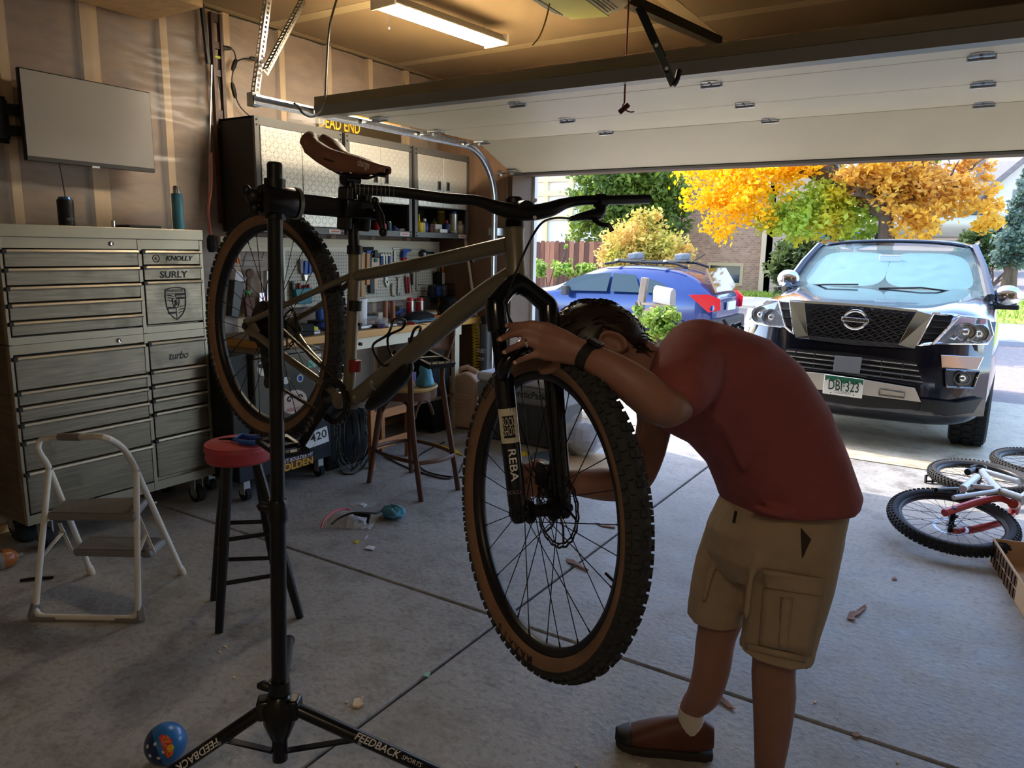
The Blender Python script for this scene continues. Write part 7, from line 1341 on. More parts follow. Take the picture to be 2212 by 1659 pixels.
# torso core and pelvis
sect(B,TOR,inner=.8); B.sph(fd(1690,1110,2.0),.13,18,12); B.sph(fd(1690,1150,2.02),.12,18,12)
# legs
chain_(B,[(1625,1140,2.06,.085),(1580,1260,2.12,.075),(1548,1370,2.15,.056),(1538,1440,2.16,.053),(1520,1500,2.19,.048),(*pj(ANK+V(0,0,.05)),.035),(*pj(ANK),.036)],18)
chain_(B,[(1725,1150,1.97,.09),(1695,1300,1.98,.078),(1672,1430,2.0,.057),(1672,1500,2.02,.058),(1668,1580,2.05,.05),(1660,1670,2.08,.038),(1655,1740,2.1,.036)],18)
# neck, head
hd_a=(-CR*.915+CU*.40).normalized(); hd_b=(-CR*.32-CU*.94-_f*.1); hd_b=(hd_b-hd_a*hd_b.dot(hd_a)).normalized(); hd_l=hd_a.cross(hd_b); hd_l=hd_l if hd_l.dot(_f)<0 else -hd_l
HC=fd(1302,752,1.76); RM=Matrix((hd_b,hd_l,hd_a)).transposed()
def hp(b,l,a): return HC+hd_b*b+hd_l*l+hd_a*a
B.sph(HC+hd_a*.012,1,22,16,(.094,.076,.108),RM); B.sph(hp(.035,0,-.06),1,18,12,(.06,.055,.075),RM)
B.tube([hp(-.01,0,-.05),fd(1400,800,1.77),fd(1440,830,1.79)],[.056,.06,.075],16)
B.tube([hp(.085,0,.02),hp(.104,0,-.02),hp(.112,0,-.032),hp(.094,0,-.042)],[.008,.012,.014,.012],10)
B.sph(hp(.088,0,-.075),1,12,8,(.016,.026,.008),RM); B.sph(hp(.075,0,-.11),1,12,8,(.03,.028,.022),RM); B.tube([hp(.088,-.045,.035),hp(.098,0,.03),hp(.088,.045,.035)],.01,8)
for s in(-1,1):
    e=hp(-.008,s*.073,-.008); P=[e+hd_a*(.031*math.cos(t))+hd_b*(.018*math.sin(t))+hd_l*(s*(.012 if math.sin(t)<.3 else .003)) for t in [k*PI/7 for k in range(14)]]; B.tube(P,.0065,8,closed=True); B.sph(e-hd_a*.026,.009,8,6); B.sph(e,1,10,8,(.012,.006,.022),RM)
# left arm (near)
chain_(B,[(1495,780,1.72,.065),(1472,840,1.61,.052),(1438,882,1.51,.042),(1385,842,1.50,.043),(1325,800,1.51,.037),(1268,770,1.535,.029),(1250,760,1.54,.029)],16)
def finger(mb,pts,r): 
    chain_(mb,[(x,y,d,r*k) for (x,y,d),k in zip(pts,(1.12,1.05,.98,.9,.8))],10,3)
# left hand
PW=fd(1245,757,1.54)
for pts in ([(1250,758,1.54,.026),(1215,735,1.545,.024),(1178,706,1.552,.0125)],[(1250,760,1.54,.026),(1212,740,1.54,.024),(1168,726,1.548,.0125)],[(1250,764,1.54,.026),(1210,750,1.54,.023),(1166,747,1.548,.012)],[(1250,768,1.54,.025),(1212,764,1.545,.021),(1172,768,1.552,.011)]): chain_(B,pts,12,3)
LF=[[(1180,706,1.552),(1150,700,1.55),(1128,702,1.555),(1108,703,1.565),(1094,704,1.58)],[(1170,726,1.548),(1140,716,1.545),(1112,720,1.55),(1094,727,1.565),(1078,734,1.575)],[(1168,747,1.548),(1140,739,1.545),(1118,747,1.55),(1102,754,1.565),(1088,762,1.578)],[(1174,768,1.552),(1152,768,1.55),(1134,774,1.555),(1121,779,1.565),(1110,784,1.575)]]
for q,r in zip(LF,(.0088,.0092,.0086,.0076)): finger(B,q,r)
chain_(B,[(1235,768,1.56,.017),(1210,785,1.58,.014),(1190,797,1.60,.012),(1172,800,1.615,.0105)],10,3)
# right arm (far)
chain_(B,[(1420,850,1.93,.065),(1414,915,1.95,.047),(1394,1000,1.96,.042),(1360,1046,1.95,.042),(1300,1046,1.92,.043),(1250,1043,1.88,.034),(1218,1040,1.86,.029),(1190,1038,1.845,.028)],16)
for pts in ([(1200,1030,1.85,.024),(1175,1022,1.84,.018),(1160,1014,1.83,.011)],[(1200,1040,1.85,.024),(1170,1042,1.84,.02),(1158,1042,1.83,.012)],[(1200,1050,1.85,.024),(1175,1062,1.84,.018),(1162,1066,1.83,.011)]): chain_(B,pts,12,3)
for q,r in zip(([(1162,1012,1.83),(1148,1006,1.825),(1134,1008,1.81),(1130,1018,1.80),(1140,1026,1.795)],[(1158,1034,1.83),(1142,1030,1.82),(1128,1034,1.805),(1126,1044,1.795),(1138,1050,1.79)],[(1158,1050,1.83),(1143,1048,1.82),(1130,1052,1.805),(1129,1062,1.795),(1140,1067,1.79)],[(1164,1068,1.83),(1150,1066,1.825),(1138,1068,1.81),(1137,1076,1.80),(1146,1080,1.795)]),(.0098,.01,.0096,.0085)): finger(B,q,r)
chain_(B,[(1195,1025,1.84,.016),(1180,1006,1.82,.013),(1164,1000,1.80,.0115),(1150,1002,1.79,.01)],10,3)
body=remesh(B,'body',m_skin,man,.0052,5,.45)
# nails, ring, watch
m_nail=M('nail',(206,160,140),.35)
for q in LF: p=fd(q[4][0]+3,q[4][1]-1,q[4][2]-.0075); MB().sph(p,1,10,6,(.0052,.003,.0045),Matrix((CR,_f,CU)).transposed()).build('fingernail',m_nail,body)
rg=fd(1138,740,1.545); rd=(fd(1118,747,1.55)-fd(1150,741,1.545)).normalized(); MB().lathe([(.0088,-.002),(.0104,-.002),(.0104,.002),(.0088,.002)],rg,rd,20,cap=False).build('ring',m_chr,man)
wc=fd(1272,772,1.532); wd=(fd(1320,803,1.5)-fd(1250,760,1.54)).normalized(); MB().lathe([(.031,-.011),(.0335,-.011),(.0335,.011),(.031,.011)],wc,wd,28,cap=False).build('watch_strap',m_blk,man); ww=(V(0,0,1)-wd*wd.z).normalized(); MB().box(wc+ww*.034-_f*.006,(.03,.026,.01),Matrix((wd,wd.cross(ww),ww)).transposed()).build('watch_case',M('watch_dark',(40,38,36),.2,.4),man,bevel=.003)
for s in(-1,1): MB().sph(hp(.083,s*.032,.012),.0105,12,8).build('eye',M('eye_white',(220,214,206),.3),body); MB().sph(hp(.0915,s*.032,.012),.0048,10,6).build('iris',M('iris_brown',(50,34,24),.3),body)
# hair: cap shell plus strands
m_hair=M('dark_brown_hair',(42,30,24),.45,0,.25,60,stretch=(1,1,1))
H=MB()
def hcov(d): # d unit dir in head frame (b,l,a) -> keep?
    b,l,a=d; return not (b>.55 and a<.62) and not (b>-.3 and a<-.25) and not (b>-.25 and a<.1 and abs(l)>.6) and not (b>.3 and a<.1)
vs=[];idx={};fs=[]
nU,nV=40,26
for i in range(nU):
    for j in range(nV+1):
        th=PI*j/nV; ph=2*PI*i/nU; d=(math.sin(th)*math.cos(ph),math.sin(th)*math.sin(ph),math.cos(th))
        r=1.0+.035*mnoise.noise((d[0]*6,d[1]*6,d[2]*6)); idx[(i,j)]=len(vs); vs.append(hp(d[0]*.101*r,d[1]*.083*r,.012+d[2]*.116*r)); 
for i in range(nU):
    for j in range(nV):
        th=PI*(j+.5)/nV; ph=2*PI*(i+.5)/nU; d=(math.sin(th)*math.cos(ph),math.sin(th)*math.sin(ph),math.cos(th))
        if hcov(d): fs.append((idx[(i,j)],idx[(i,j+1)],idx[((i+1)%nU,j+1)],idx[((i+1)%nU,j)]))
hair=H.add(vs,fs).build('hair',m_hair,man,solid=.012,smooth=True)
ST=MB(); random.seed(3)
for k in range(420):
    th=random.uniform(.1,2.2); ph=random.uniform(0,2*PI); d=(math.sin(th)*math.cos(ph),math.sin(th)*math.sin(ph),math.cos(th))
    if not hcov(d): continue
    p=hp(d[0]*.106,d[1]*.088,.012+d[2]*.121); flow=(-hd_a*.55-hd_b*.75+hd_l*d[1]*.3+V(random.gauss(0,.15),random.gauss(0,.15),random.gauss(0,.15))); nrm=(p-HC).normalized(); flow=(flow-nrm*flow.dot(nrm)).normalized(); L_=random.uniform(.02,.045)
    ST.tube([p-nrm*.004,p+flow*L_*.5+nrm*.001,p+flow*L_-nrm*(.004+L_*.12)],[.0018,.0022,.0006],4)
for k in range(26):
    p=fd(random.uniform(1375,1400),random.uniform(715,760),1.74+random.uniform(-.04,.06)); ST.tube([p-CR*.02,p,p+CR*random.uniform(.01,.03)-CU*random.uniform(.0,.012)],[.002,.002,.0005],4)
for k in range(6):
    p=fd(1232+k*3,690-k*4,1.72); ST.tube([p,p-CR*.012-CU*.02,p-CR*.014-CU*.045],[.0008,.0007,.0004],4)
ST.build('hair_strands',m_hair,hair,auto=0,kind='stuff',fix=False)
# T-shirt
m_shirt=M('brick_red_cotton',(146,76,76),.85,0,.05,30,bump=1,bs=7)
S=MB(); sect(S,[((1392,822),(1434,748),1.77,.085),((1396,858),(1464,704),1.78,.155),((1393,893),(1548,700),1.80,.205),((1434,930),(1645,733),1.84,.21),((1494,960),(1710,785),1.88,.205),((1535,1005),(1770,876),1.92,.198),((1556,1055),(1810,978),1.96,.205),((1563,1075),(1838,1062),1.99,.215),((1578,1098),(1828,1092),2.0,.215)],36,2.3)
chain_(S,[(1510,775,1.74,.095),(1492,795,1.67,.086),(1478,818,1.61,.078),(1466,838,1.565,.070)],20,3)
chain_(S,[(1445,835,1.9,.085),(1432,872,1.94,.066),(1426,892,1.95,.058)],16,3)
# folds
for q in (((1560,780,1.66),(1640,880,1.70),(1690,1000,1.76)),((1600,760,1.68),(1690,880,1.74),(1750,1000,1.82)),((1500,860,1.62),(1570,930,1.70),(1610,1020,1.77)),((1440,760,1.66),(1470,740,1.64),(1500,735,1.64)),((1620,1090,1.80),(1690,1110,1.79),(1780,1095,1.82))): S.tube(bez([fd(*p) for p in q],4),[.004]+[.012]*7+[.004],8)
shirt=remesh(S,'t_shirt',m_shirt,man,.0075,6,.5)
# shorts
m_sho=M('khaki_cotton',(168,148,122),.85,0,.05,20,bump=.9,bs=12)
K=MB(); sect(K,[((1572,1062),(1818,1064),2.0,.172),((1560,1085),(1815,1100),2.0,.18),((1535,1140),(1800,1165),2.01,.19),((1530,1190),(1790,1215),2.03,.18),((1560,1245),(1770,1250),2.03,.12)],32,2.4)
def leg_(pts): 
    P=[fd(*q[:3]) for q in pts]; K.tube(bez(P,3),[pts[min(i//3,len(pts)-2)][3]+(pts[min(i//3+1,len(pts)-1)][3]-pts[min(i//3,len(pts)-2)][3])*((i%3)/3) for i in range(3*(len(pts)-1)+1)],22)
leg_([(1612,1140,2.07,.105),(1575,1230,2.11,.098),(1550,1300,2.13,.082),(1545,1332,2.14,.078)]); leg_([(1725,1150,1.95,.115),(1705,1260,1.97,.112),(1688,1350,1.985,.1),(1677,1408,1.995,.094)])
for q in (((1640,1180,1.85),(1620,1260,1.88),(1612,1340,1.9)),((1560,1160,2.0),(1535,1240,2.02),(1520,1300,2.04)),((1700,1290,1.86),(1690,1350,1.88),(1670,1405,1.9))): K.tube(bez([fd(*p) for p in q],4),[.003]+[.009]*7+[.003],8)
shorts=remesh(K,'shorts',m_sho,man,.0065,5,.5)
def bvh_of(o): 
    bm=bmesh.new(); bm.from_mesh(o.data); bm.transform(Matrix.Translation(man.location)); t=BVHTree.FromBMesh(bm); bm.free(); return t
bv=bvh_of(shorts)
def onsurf(px,py,off,t=bv,dflt=1.88):
    r=ray(px,py); h=t.ray_cast(CO,r.normalized()); 
    p=h[0] if h[0] else fd(px,py,dflt); return p-r.normalized()*off
def surfpatch(name,quad,mat,off,th,par,nu=8,nv=8):
    a,b,c,d=quad
    def fn(u,v):
        x=(a[0]*(1-u)+b[0]*u)*(1-v)+(d[0]*(1-u)+c[0]*u)*v; y=(a[1]*(1-u)+b[1]*u)*(1-v)+(d[1]*(1-u)+c[1]*u)*v; return onsurf(x,y,off)
    return MB().grid(fn,nu,nv).build(name,mat,par,solid=th,smooth=True,bevel=0)
surfpatch('cargo_pocket',((1650,1270),(1774,1282),(1750,1412),(1640,1392)),m_sho,.006,.014,shorts); surfpatch('pocket_flap',((1648,1232),(1780,1250),(1776,1288),(1650,1268)),m_sho,.012,.010,shorts)
surfpatch('pocket_pleat',((1688,1290),(1712,1292),(1700,1404),(1682,1400)),m_sho,.016,.006,shorts,4,8); surfpatch('front_pocket',((1730,1140),(1752,1165),(1742,1185),(1733,1206)),M('pocket_lining',(60,48,40),.9),.003,.003,shorts,4,6)
surfpatch('hem_band',((1612,1388),(1740,1418),(1738,1432),(1610,1402)),m_sho,.003,.006,shorts,10,2)
hk=fd(1798,1160,2.02); MB().tube(bez([hk+V(0,0,.05),hk+V(.01,0,.01),hk+V(.006,0,-.025),hk+V(-.012,0,-.02)],4),.005,8).build('hammer_loop',m_sho,shorts)
zt_l=fd(1590,1104,1.9); MB().tube([zt_l,zt_l-CU*.03-CR*.006],.004,6).build('fly_cord',m_ink,shorts)
# sock and shoes
ank=fd(1494,1595,2.2); toe=fz(1338,1612,.03); heel=fz(1530,1640,.0)
m_shoe=M('brown_shoe_leather',(92,52,38),.5,0,.12,12); m_sole=M('shoe_sole',(46,40,36),.8); m_toe=M('toe_rubber',(34,36,40),.5)
def shoe(heel,toe,rename):
    heel=V(heel.x,heel.y,0); toe=V(toe.x,toe.y,0); f=(toe-heel).normalized(); l=V(-f.y,f.x,0); L=(toe-heel).length
    def pt(t,s,z): return heel+f*(L*t)+l*s+V(0,0,z)
    wid=[(0,.03),(.08,.041),(.25,.044),(.45,.045),(.65,.051),(.82,.05),(.93,.038),(1,.014)]
    hgt=[.095,.112,.122,.112,.088,.067,.048,.03]
    vs=[];n=16
    for (t,w),h in zip(wid,hgt):
        for j in range(n): a=PI*j/(n-1); vs.append(pt(t,math.cos(a)*w,.022+math.sin(a)**.7*(h-.022)))
    k=len(wid); fs=[(i*n+j,i*n+j+1,(i+1)*n+j+1,(i+1)*n+j) for i in range(k-1) for j in range(n-1)]+[tuple(i*n for i in range(k)) ]
    sh=MB().add(vs,fs).build('shoe',m_shoe,man,smooth=True,sub=1); sh['label']=rename
    out=[pt(t,w+.004,0) for t,w in wid]+[pt(t,-w-.004,0) for t,w in reversed(wid)]; MB().prism(out,(0,0,.026)).build('sole',m_sole,sh,bevel=.006)
    MB().grid(lambda u,v:pt(.84+.165*u,math.cos(PI*v)*(.048-.03*u**2),.024+math.sin(PI*v)**.7*(.036-.012*u)),6,12).build('toe_cap',m_toe,sh,smooth=True,solid=.003)
    return pt
pt=shoe(HE,TO,'brown slip-on shoe with a dark rubber toe')
c0=pt(.2,0,.085); MB().tube([ANK+V(0,0,-.02),ANK+V(0,0,.015),ANK+V(0,0,.05)],[.038,.039,.038],18).build('sock',M('white_sock',(214,206,194),.9,bump=.2,bs=200),man)
f2=fz(1655,1770,0); fdir=(fz(1330,1590,0)-fz(1528,1622,0)).normalized(); shoe(f2-fdir*.07,f2+fdir*.2,'second brown slip-on shoe below the picture edge'); MB().tube([V(f2.x,f2.y,.07),V(f2.x,f2.y,.12)],[.042,.042],18).build('sock',MATS['white_sock'],man)
# ================= white folding step ladder =================
FL,FRt,RL,RR=fz(75,1332,.012),fz(299,1336,.012),fz(197,1236,.012),fz(394,1236,.012)
ld=E('step_ladder',V((FL.x+RR.x)/2,(FL.y+RR.y)/2,0),'white tubular folding step ladder with two grey steps','step ladder')
nL=(RL-FL).cross(V(0,0,1)).normalized(); nR=(RR-FRt).cross(V(0,0,1)).normalized()
def pl(x,y): return fp(x,y,FL,nL)
def pr_(x,y): return fp(x,y,FRt,nR)
m_lw=M('ladder_white',(222,216,204),.4); m_lg=M('ladder_grey',(128,124,120),.55)
pL,pR=pl(106,1012),pr_(294,1016)
def arc(P,r=.03,n=5):
    out=[P[0]]
    for i in range(1,len(P)-1):
        a=(P[i-1]-P[i]).normalized()*r; b=(P[i+1]-P[i]).normalized()*r
        for k in range(n+1): t=k/n; out.append((P[i]+a)*(1-t)**2+P[i]*2*t*(1-t)+(P[i]+b)*t*t)
    return out+[P[-1]]
tb('front_frame',arc([pL,FL,FRt,pR],.045),.012,m_lw,ld,12)
hL,hR=pl(84,962),pr_(276,966); tL,tR=pl(96,944),pr_(232,944)
tb('rear_frame',bez([RL,RL.lerp(pL,.5),pL,pl(90,985),pl(82,966),pl(92,948),tL.lerp(tR,.25),tL.lerp(tR,.6),pr_(225,945),pr_(262,965),pr_(282,992),pR+(pR-RR).normalized()*.0,RR.lerp(pR,.5),RR],6),.012,m_lw,ld,12)
tb('hand_grip',[tL.lerp(tR,.27),tL.lerp(tR,.62)],.0148,m_lg,ld,14)
for p_ in (RL,RR): MB().lathe([(.015,-.012),(.017,0),(.016,.03),(.0125,.034)],p_,(pL-RL) if p_ is RL else (pR-RR),14).build('foot_cap',M('cap_ivory',(206,192,164),.6),ld)
for p_,q_ in ((FL,FRt),(FRt,FL)): d=(q_-p_).normalized(); MB().bar(p_+V(0,0,-.004)-d*.015,p_+d*.09+V(0,0,-.004),.03,.018).build('rubber_foot',m_lg,ld,bevel=.004); MB().bar(p_+V(0,0,-.008)-d*.012,p_+(pL-FL).normalized()*.05,.03,.03).build('foot_sleeve',m_lg,ld,bevel=.004)
def step(a,b,c,d,nm):
    P=[a,b,c,d]; n=(b-a).cross(d-a).normalized(); n=n if n.z>0 else -n
    s=MB().prism(P,-n*.035).build(nm,m_lg,ld,bevel=.012,bseg=3)
    MB().prism([p.lerp((a+b+c+d)/4,.1)+n*.0005 for p in P],n*.002).build('step_mat',M('step_mat',(110,106,102),.8,bump=.3,bs=120),s); return s,n
st1,n1=step(pl(98,1109),pr_(287,1112),pr_(318,1073),pl(140,1078),'upper_step'); step(pl(154,1188),pr_(322,1191),pr_(357,1161),pl(188,1158),'lower_step')
for (a,b) in ((pl(92,1200),pl(135,1150)),(pl(128,1130),pl(154,1188)),(pr_(300,1190),pr_(316,1150)),(pr_(298,1112),pr_(333,1196))): MB().bar(a,b,.003,.016,up=nL).build('link_bar',m_lw,ld,auto=0)
for a in (pl(92,1200),pl(135,1150),pr_(298,1205),pr_(316,1150),pL,pR,pr_(331,1085),pr_(368,1170)): MB().cyl(a-nL*.014,a+nL*.014,.005,n=8).build('rivet',m_zinc,ld)
q=(pl(98,1109)+pr_(287,1112)+pr_(318,1073)+pl(140,1078))/4; text('COSCO','step_emblem',m_lg,st1,q+n1*.003,(pr_(287,1112)-pl(98,1109)),n1.cross(pr_(287,1112)-pl(98,1109)),.06,fit=.12)
# ================= bikes lying on the driveway =================
def lwheel(root,C,N,Rr=.36,rt=.03,sw=m_rub,rimm=m_rim,rot=False):
    a,b=basis(N); n=64
    def P(th,ph,k=0): d=a*math.cos(th)+b*math.sin(th); return C+d*((Rr-rt)+(rt+k)*math.cos(ph))+N*((rt+k)*math.sin(ph))
    tr=MB().grid(lambda u,v:P(u*2*PI,-R(170)+R(340)*v),n,14).build('tire',sw,root,smooth=True); kb=MB()
    for k in range(70):
        for ph,o in ((-62,0),(62,.5),(-30,.5),(30,0),(0,.25)):
            th=2*PI*(k+o)/70; c=P(th,R(ph),.002); d=a*math.cos(th)+b*math.sin(th); tg=N.cross(d); nm=d*math.cos(R(ph))+N*math.sin(R(ph)); kb.box(c,(1,1,1),Matrix((tg*.012,tg.cross(nm)*.011,nm*.009)).transposed())
    kb.build('tread_knobs',sw,tr,auto=0); q=Rr-2*rt
    MB().lathe([(q+.012,-.016),(q-.008,-.012),(q-.009,.012),(q+.012,.016)],C,N,64,cap=False).build('rim',rimm,root,smooth=True)
    MB().lathe([(.009,-.05),(.013,-.03),(.026,-.028),(.014,-.02),(.014,.02),(.026,.028),(.013,.03),(.009,.05)],C,N,18).build('hub',m_cb,root)
    for k in range(28):
        s=1 if k%2 else -1; t1=2*PI*k/28; t0=t1+(1 if (k//2)%2 else -1); MB().cyl(C+(a*math.cos(t0)+b*math.sin(t0))*.024+N*(s*.026),C+(a*math.cos(t1)+b*math.sin(t1))*(q-.006),.0012,n=5).build('spoke',m_spk,root)
    if rot: MB().lathe([(.07,-.001),(.085,-.001),(.085,.001),(.07,.001)],C+N*-.04,N,36,cap=False).build('brake_rotor',m_zinc,root); 
C1=fz(2056,1124,.125); hd=V(C1.x,C1.y,0).normalized(); N1=(V(0,0,1)-hd*.20+V(.05,0,0)).normalized()
rbk=E('fallen_bike',V(C1.x,C1.y,0),'bike with a red fork lying on the driveway at the right','bicycle'); m_rfk=M('red_fork',(206,60,52),.35,coat=.4); m_wfr=M('pale_frame',(206,210,212),.35,.2)
lwheel(rbk,C1,N1,.305,.029,M('tire_grey_black',(44,46,52),.75),m_rim,True)
cr1=fd(2190,1080,4.55); 
for o,pts in ((.06,((2040,1108),(2110,1085),(2160,1077),(2188,1088))),(-.06,((2062,1150),(2120,1140),(2170,1125),(2190,1105)))):
    P=[fp(x,y,C1+N1*o,N1) for x,y in pts]; tb('fork_leg',bez(P,4),[.02]*5+[.018]*8,m_rfk,rbk,12)
tb('front_axle',[C1-N1*.07,C1+N1*.08],.012,m_cb,rbk); 
cA=fp(2188,1092,C1,N1); cB=fp(2235,1060,C1+N1*.05,N1); tb('fork_crown',[fp(2188,1088,C1+N1*.06,N1),cA+(cB-cA)*.15,fp(2190,1105,C1-N1*.06,N1)],.026,m_rfk,rbk,12); tb('head_tube',[cA,cB],.027,m_wfr,rbk,14)
e1=fp(2330,1000,C1,N1)
for a_,b_ in ((cB,e1),(cB+V(.03,-.02,-.0),fp(2350,1075,C1,N1))): tb('frame_tube',[a_,V(b_.x,b_.y,max(.15,b_.z))],.022,m_wfr,rbk,12)
C1b=V(C1.x+.95,C1.y+.62,.13); lwheel(rbk,C1b,V(0,-.05,1).normalized(),.305,.029,MATS['tire_grey_black'])
wb_=E('fallen_bike',V(.35,5.7,0),'pale framed bike lying behind the red forked bike','bicycle')
gy=lambda p:V(p.x,p.y,max(p.z,gz(p.y)+.06))
C2=gp(2110,1078)+V(.0,.1,.12); hd2=V(C2.x,C2.y,0).normalized(); N2=(V(0,0,1)-hd2*.05).normalized(); lwheel(wb_,C2,N2,.29,.028,M('tire_dusty',(58,56,54),.85))
C3=gp(2205,1040)+V(.1,.1,.12); lwheel(wb_,C3,N2,.29,.028,MATS['tire_dusty'])
def w2(x,y,z=.26): return fz(x,y,z)
for nm,pts,r in (('top_tube',((2120,1018),(2160,1062)),.018),('down_tube',((2110,1030),(2080,1056)),.02),('seat_tube',((2165,1062),(2212,1078)),.02),('chain_stay',((2160,1060),(2060,1075)),.013),('seat_stay',((2165,1055),(2100,1050)),.012),('frame_tube',((2120,1016),(2200,1040)),.016)): tb(nm,[w2(*q) for q in pts],r,m_wfr,wb_,10)
tb('crank_arm',[w2(2100,1055,.2),w2(2022,1058,.24)],.012,m_cb,wb_,8); pc=fd(2016,1040,4.95); fr_=[(-.055,-.05),(.045,-.06),(.06,.035),(.0,.055),(-.05,.04)]
MB().frame([pc+CR*a+CU*b for a,b in fr_],[pc+CR*a*.8+CU*b*.8 for a,b in fr_],_f*.016).bar(pc-CU*.05+_f*.008,pc+CU*.05+_f*.008,.018,.012).bar(pc-CR*.045+_f*.008,pc+CR*.05+_f*.008,.01,.01).build('pedal',m_cb,wb_,auto=0)
tb('handlebar_stem',[w2(2090,1020),w2(2105,1015),w2(2120,1018)],.02,m_cb,wb_,10); tb('brake_cable',bez([w2(2095,1008),w2(2112,1004),w2(2130,1008),w2(2128,1020)],4),.004,m_cb,wb_,6)
# bits of a third bike seen beside the SUV
p=gp(1585,712); kb_=E('small_bike_parts',p,'dark handlebar and brake parts lying beside the truck headlight','bike part')
for a,b in (((1565,712),(1600,698)),((1580,700),(1590,712)),((1596,705),(1608,712)),((1570,705),(1562,690))): MB().cyl(fd(*a,6.9),fd(*b,6.9),.02,n=8).build('bar_piece',m_cb,kb_)
# ================= cardboard box =================
A=fz(2138,1213); Bp=fz(2225,1360); u=(Bp-A).normalized(); v=V(-u.y,u.x,0); v=v if v.x>0 else -v; hB=.125; Lb=(Bp-A).length+.25; Wb=.42
cbx=E('cardboard_box',A,'open printed cardboard box on the floor at the right edge','box'); m_cbx=M('box_cardboard',(196,158,118),.8,0,.05,5)
def bw(p,q,nm): MB().prism([p,q,q+V(0,0,hB),p+V(0,0,hB)],(u.cross(V(0,0,1))*0+ (v*.006 if nm!='end' else u*.006))).build('box_wall',m_cbx,cbx,auto=0)
MB().prism([A+V(0,0,.001),A+u*Lb+V(0,0,.001),A+u*Lb+v*Wb+V(0,0,.001),A+v*Wb+V(0,0,.001)],(0,0,.005)).build('box_floor',m_cbx,cbx,auto=0)
bw(A,A+u*Lb,'side'); bw(A+v*Wb,A+u*Lb+v*Wb,'side'); bw(A,A+v*Wb,'end'); bw(A+u*Lb,A+u*Lb+v*Wb,'end')
m_print=M('box_print',(66,48,36),.7)
for k in range(9):
    c=A+u*(.035+k*.052)-v*.001; 
    for z0,z1 in ((.008,.06),(.066,.118)):
        tilt=.012*(-1)**k; q=[c-u*.021+V(0,0,z0+.004),c+u*.021+V(0,0,z0-.002+tilt*.3),c+u*.021+V(0,0,z1-.004),c-u*.021+V(0,0,z1)]; MB().frame(q,[p.lerp((q[0]+q[2])/2,.22) for p in q],-v*.0008).build('printed_motif',m_print,cbx,auto=0)
        MB().bar((q[0]+q[1])/2-v*.0005,(q[2]+q[3])/2-v*.0005,.001,.008,up=v).build('printed_motif',m_print,cbx,auto=0)
c=A+u*.2+v*.2+V(0,0,.07); e=E('foil_bag',c-V(0,0,.06),'shiny clear bag of parts lying in the cardboard box','bag'); MB().grid(lambda a,b:c+u*(.12*math.cos(a*6.28)*math.sin(b*3.14))+v*(.1*math.sin(a*6.28)*math.sin(b*3.14)*(1+.2*mnoise.noise((a*7,b*7,0))))+V(0,0,-.05*math.cos(b*3.14)+.012*mnoise.noise((a*10,b*10,2))),20,12).build('bag_film',m_film,e,auto=0); MB().sph(c-V(0,0,.01),1,12,8,(.08,.07,.035)).build('bag_contents',M('foil_silver',(190,200,215),.2,.9),e)
for k in range(3): o=MB().box(A+u*(.36+.1*k)+v*(.16+.08*k)+V(0,0,.035+.02*k),(.14,.16,.05),Matrix.Rotation(.5+.3*k,3,'Z')).build('carton',m_cbx,rel=A+u*.4+v*.2,bevel=.002); tag(o,['flattened brown carton flap nearest the foil bag in the box','middle brown carton piece inside the cardboard box','brown carton piece at the near end of the cardboard box'][k],'carton')
# ================= ball =================
bc0=fz(359,1640,0); rb=.0585; bcn=fd(358,1602,(bc0-CO).dot(_f)-.02); bcn=V(bcn.x,bcn.y,rb)
bl=E('toy_ball',V(bcn.x,bcn.y,0),'small blue toy ball with stars and a red print on the floor','ball'); m_bb=M('ball_blue',(32,110,180),.35,coat=.4); m_bd=M('ball_navy',(16,38,84),.35,coat=.4)
hx_=(CR*.9+CU*.1+_f*-.1).normalized()
MB().sph(bcn,rb,32,20).build('ball_skin',m_bb,bl,smooth=True)
ax_=(-CR*.75+_f*-.35-CU*.3).normalized(); MB().lathe([(rb*1.004*math.sin(t),rb*1.004*math.cos(t)) for t in [R(k*6) for k in range(0,13)]],bcn,ax_,32,cap=False).build('dark_panel',m_bd,bl,smooth=True)
def onball(a,b,k=1.01): d=(-_f+CR*a+CU*b).normalized(); return bcn+d*rb*k,d
def star(a,b,r,mat,nm,pts=5,inn=.45):
    c,d=onball(a,b); x,y=basis(d); P=[c+(x*math.cos(t*PI/pts)+y*math.sin(t*PI/pts))*(r if t%2==0 else r*inn) for t in range(2*pts)]; MB().prism(P,d*.0006).build(nm,mat,bl,auto=0)
for a,b in ((-.1,.45),(.1,-.25),(.35,.05),(-.35,-.15),(-.6,.3)): star(a,b,.007,m_wink,'star')
m_bred=M('ball_red',(196,50,40),.4)
for k in range(9): a=.15+.045*k; b=.75-.13*k; star(a+.1,b,.0075,m_bred,'print_mark',4,.7)
for a,b,mt_ in ((.45,.75,m_org),(.6,.45,m_org),(.75,.2,m_yel),(.25,.85,m_bred),(.7,-.1,m_org),(.65,.6,m_bred)): star(a,b,.011,mt_,'print_mark',6,.8)
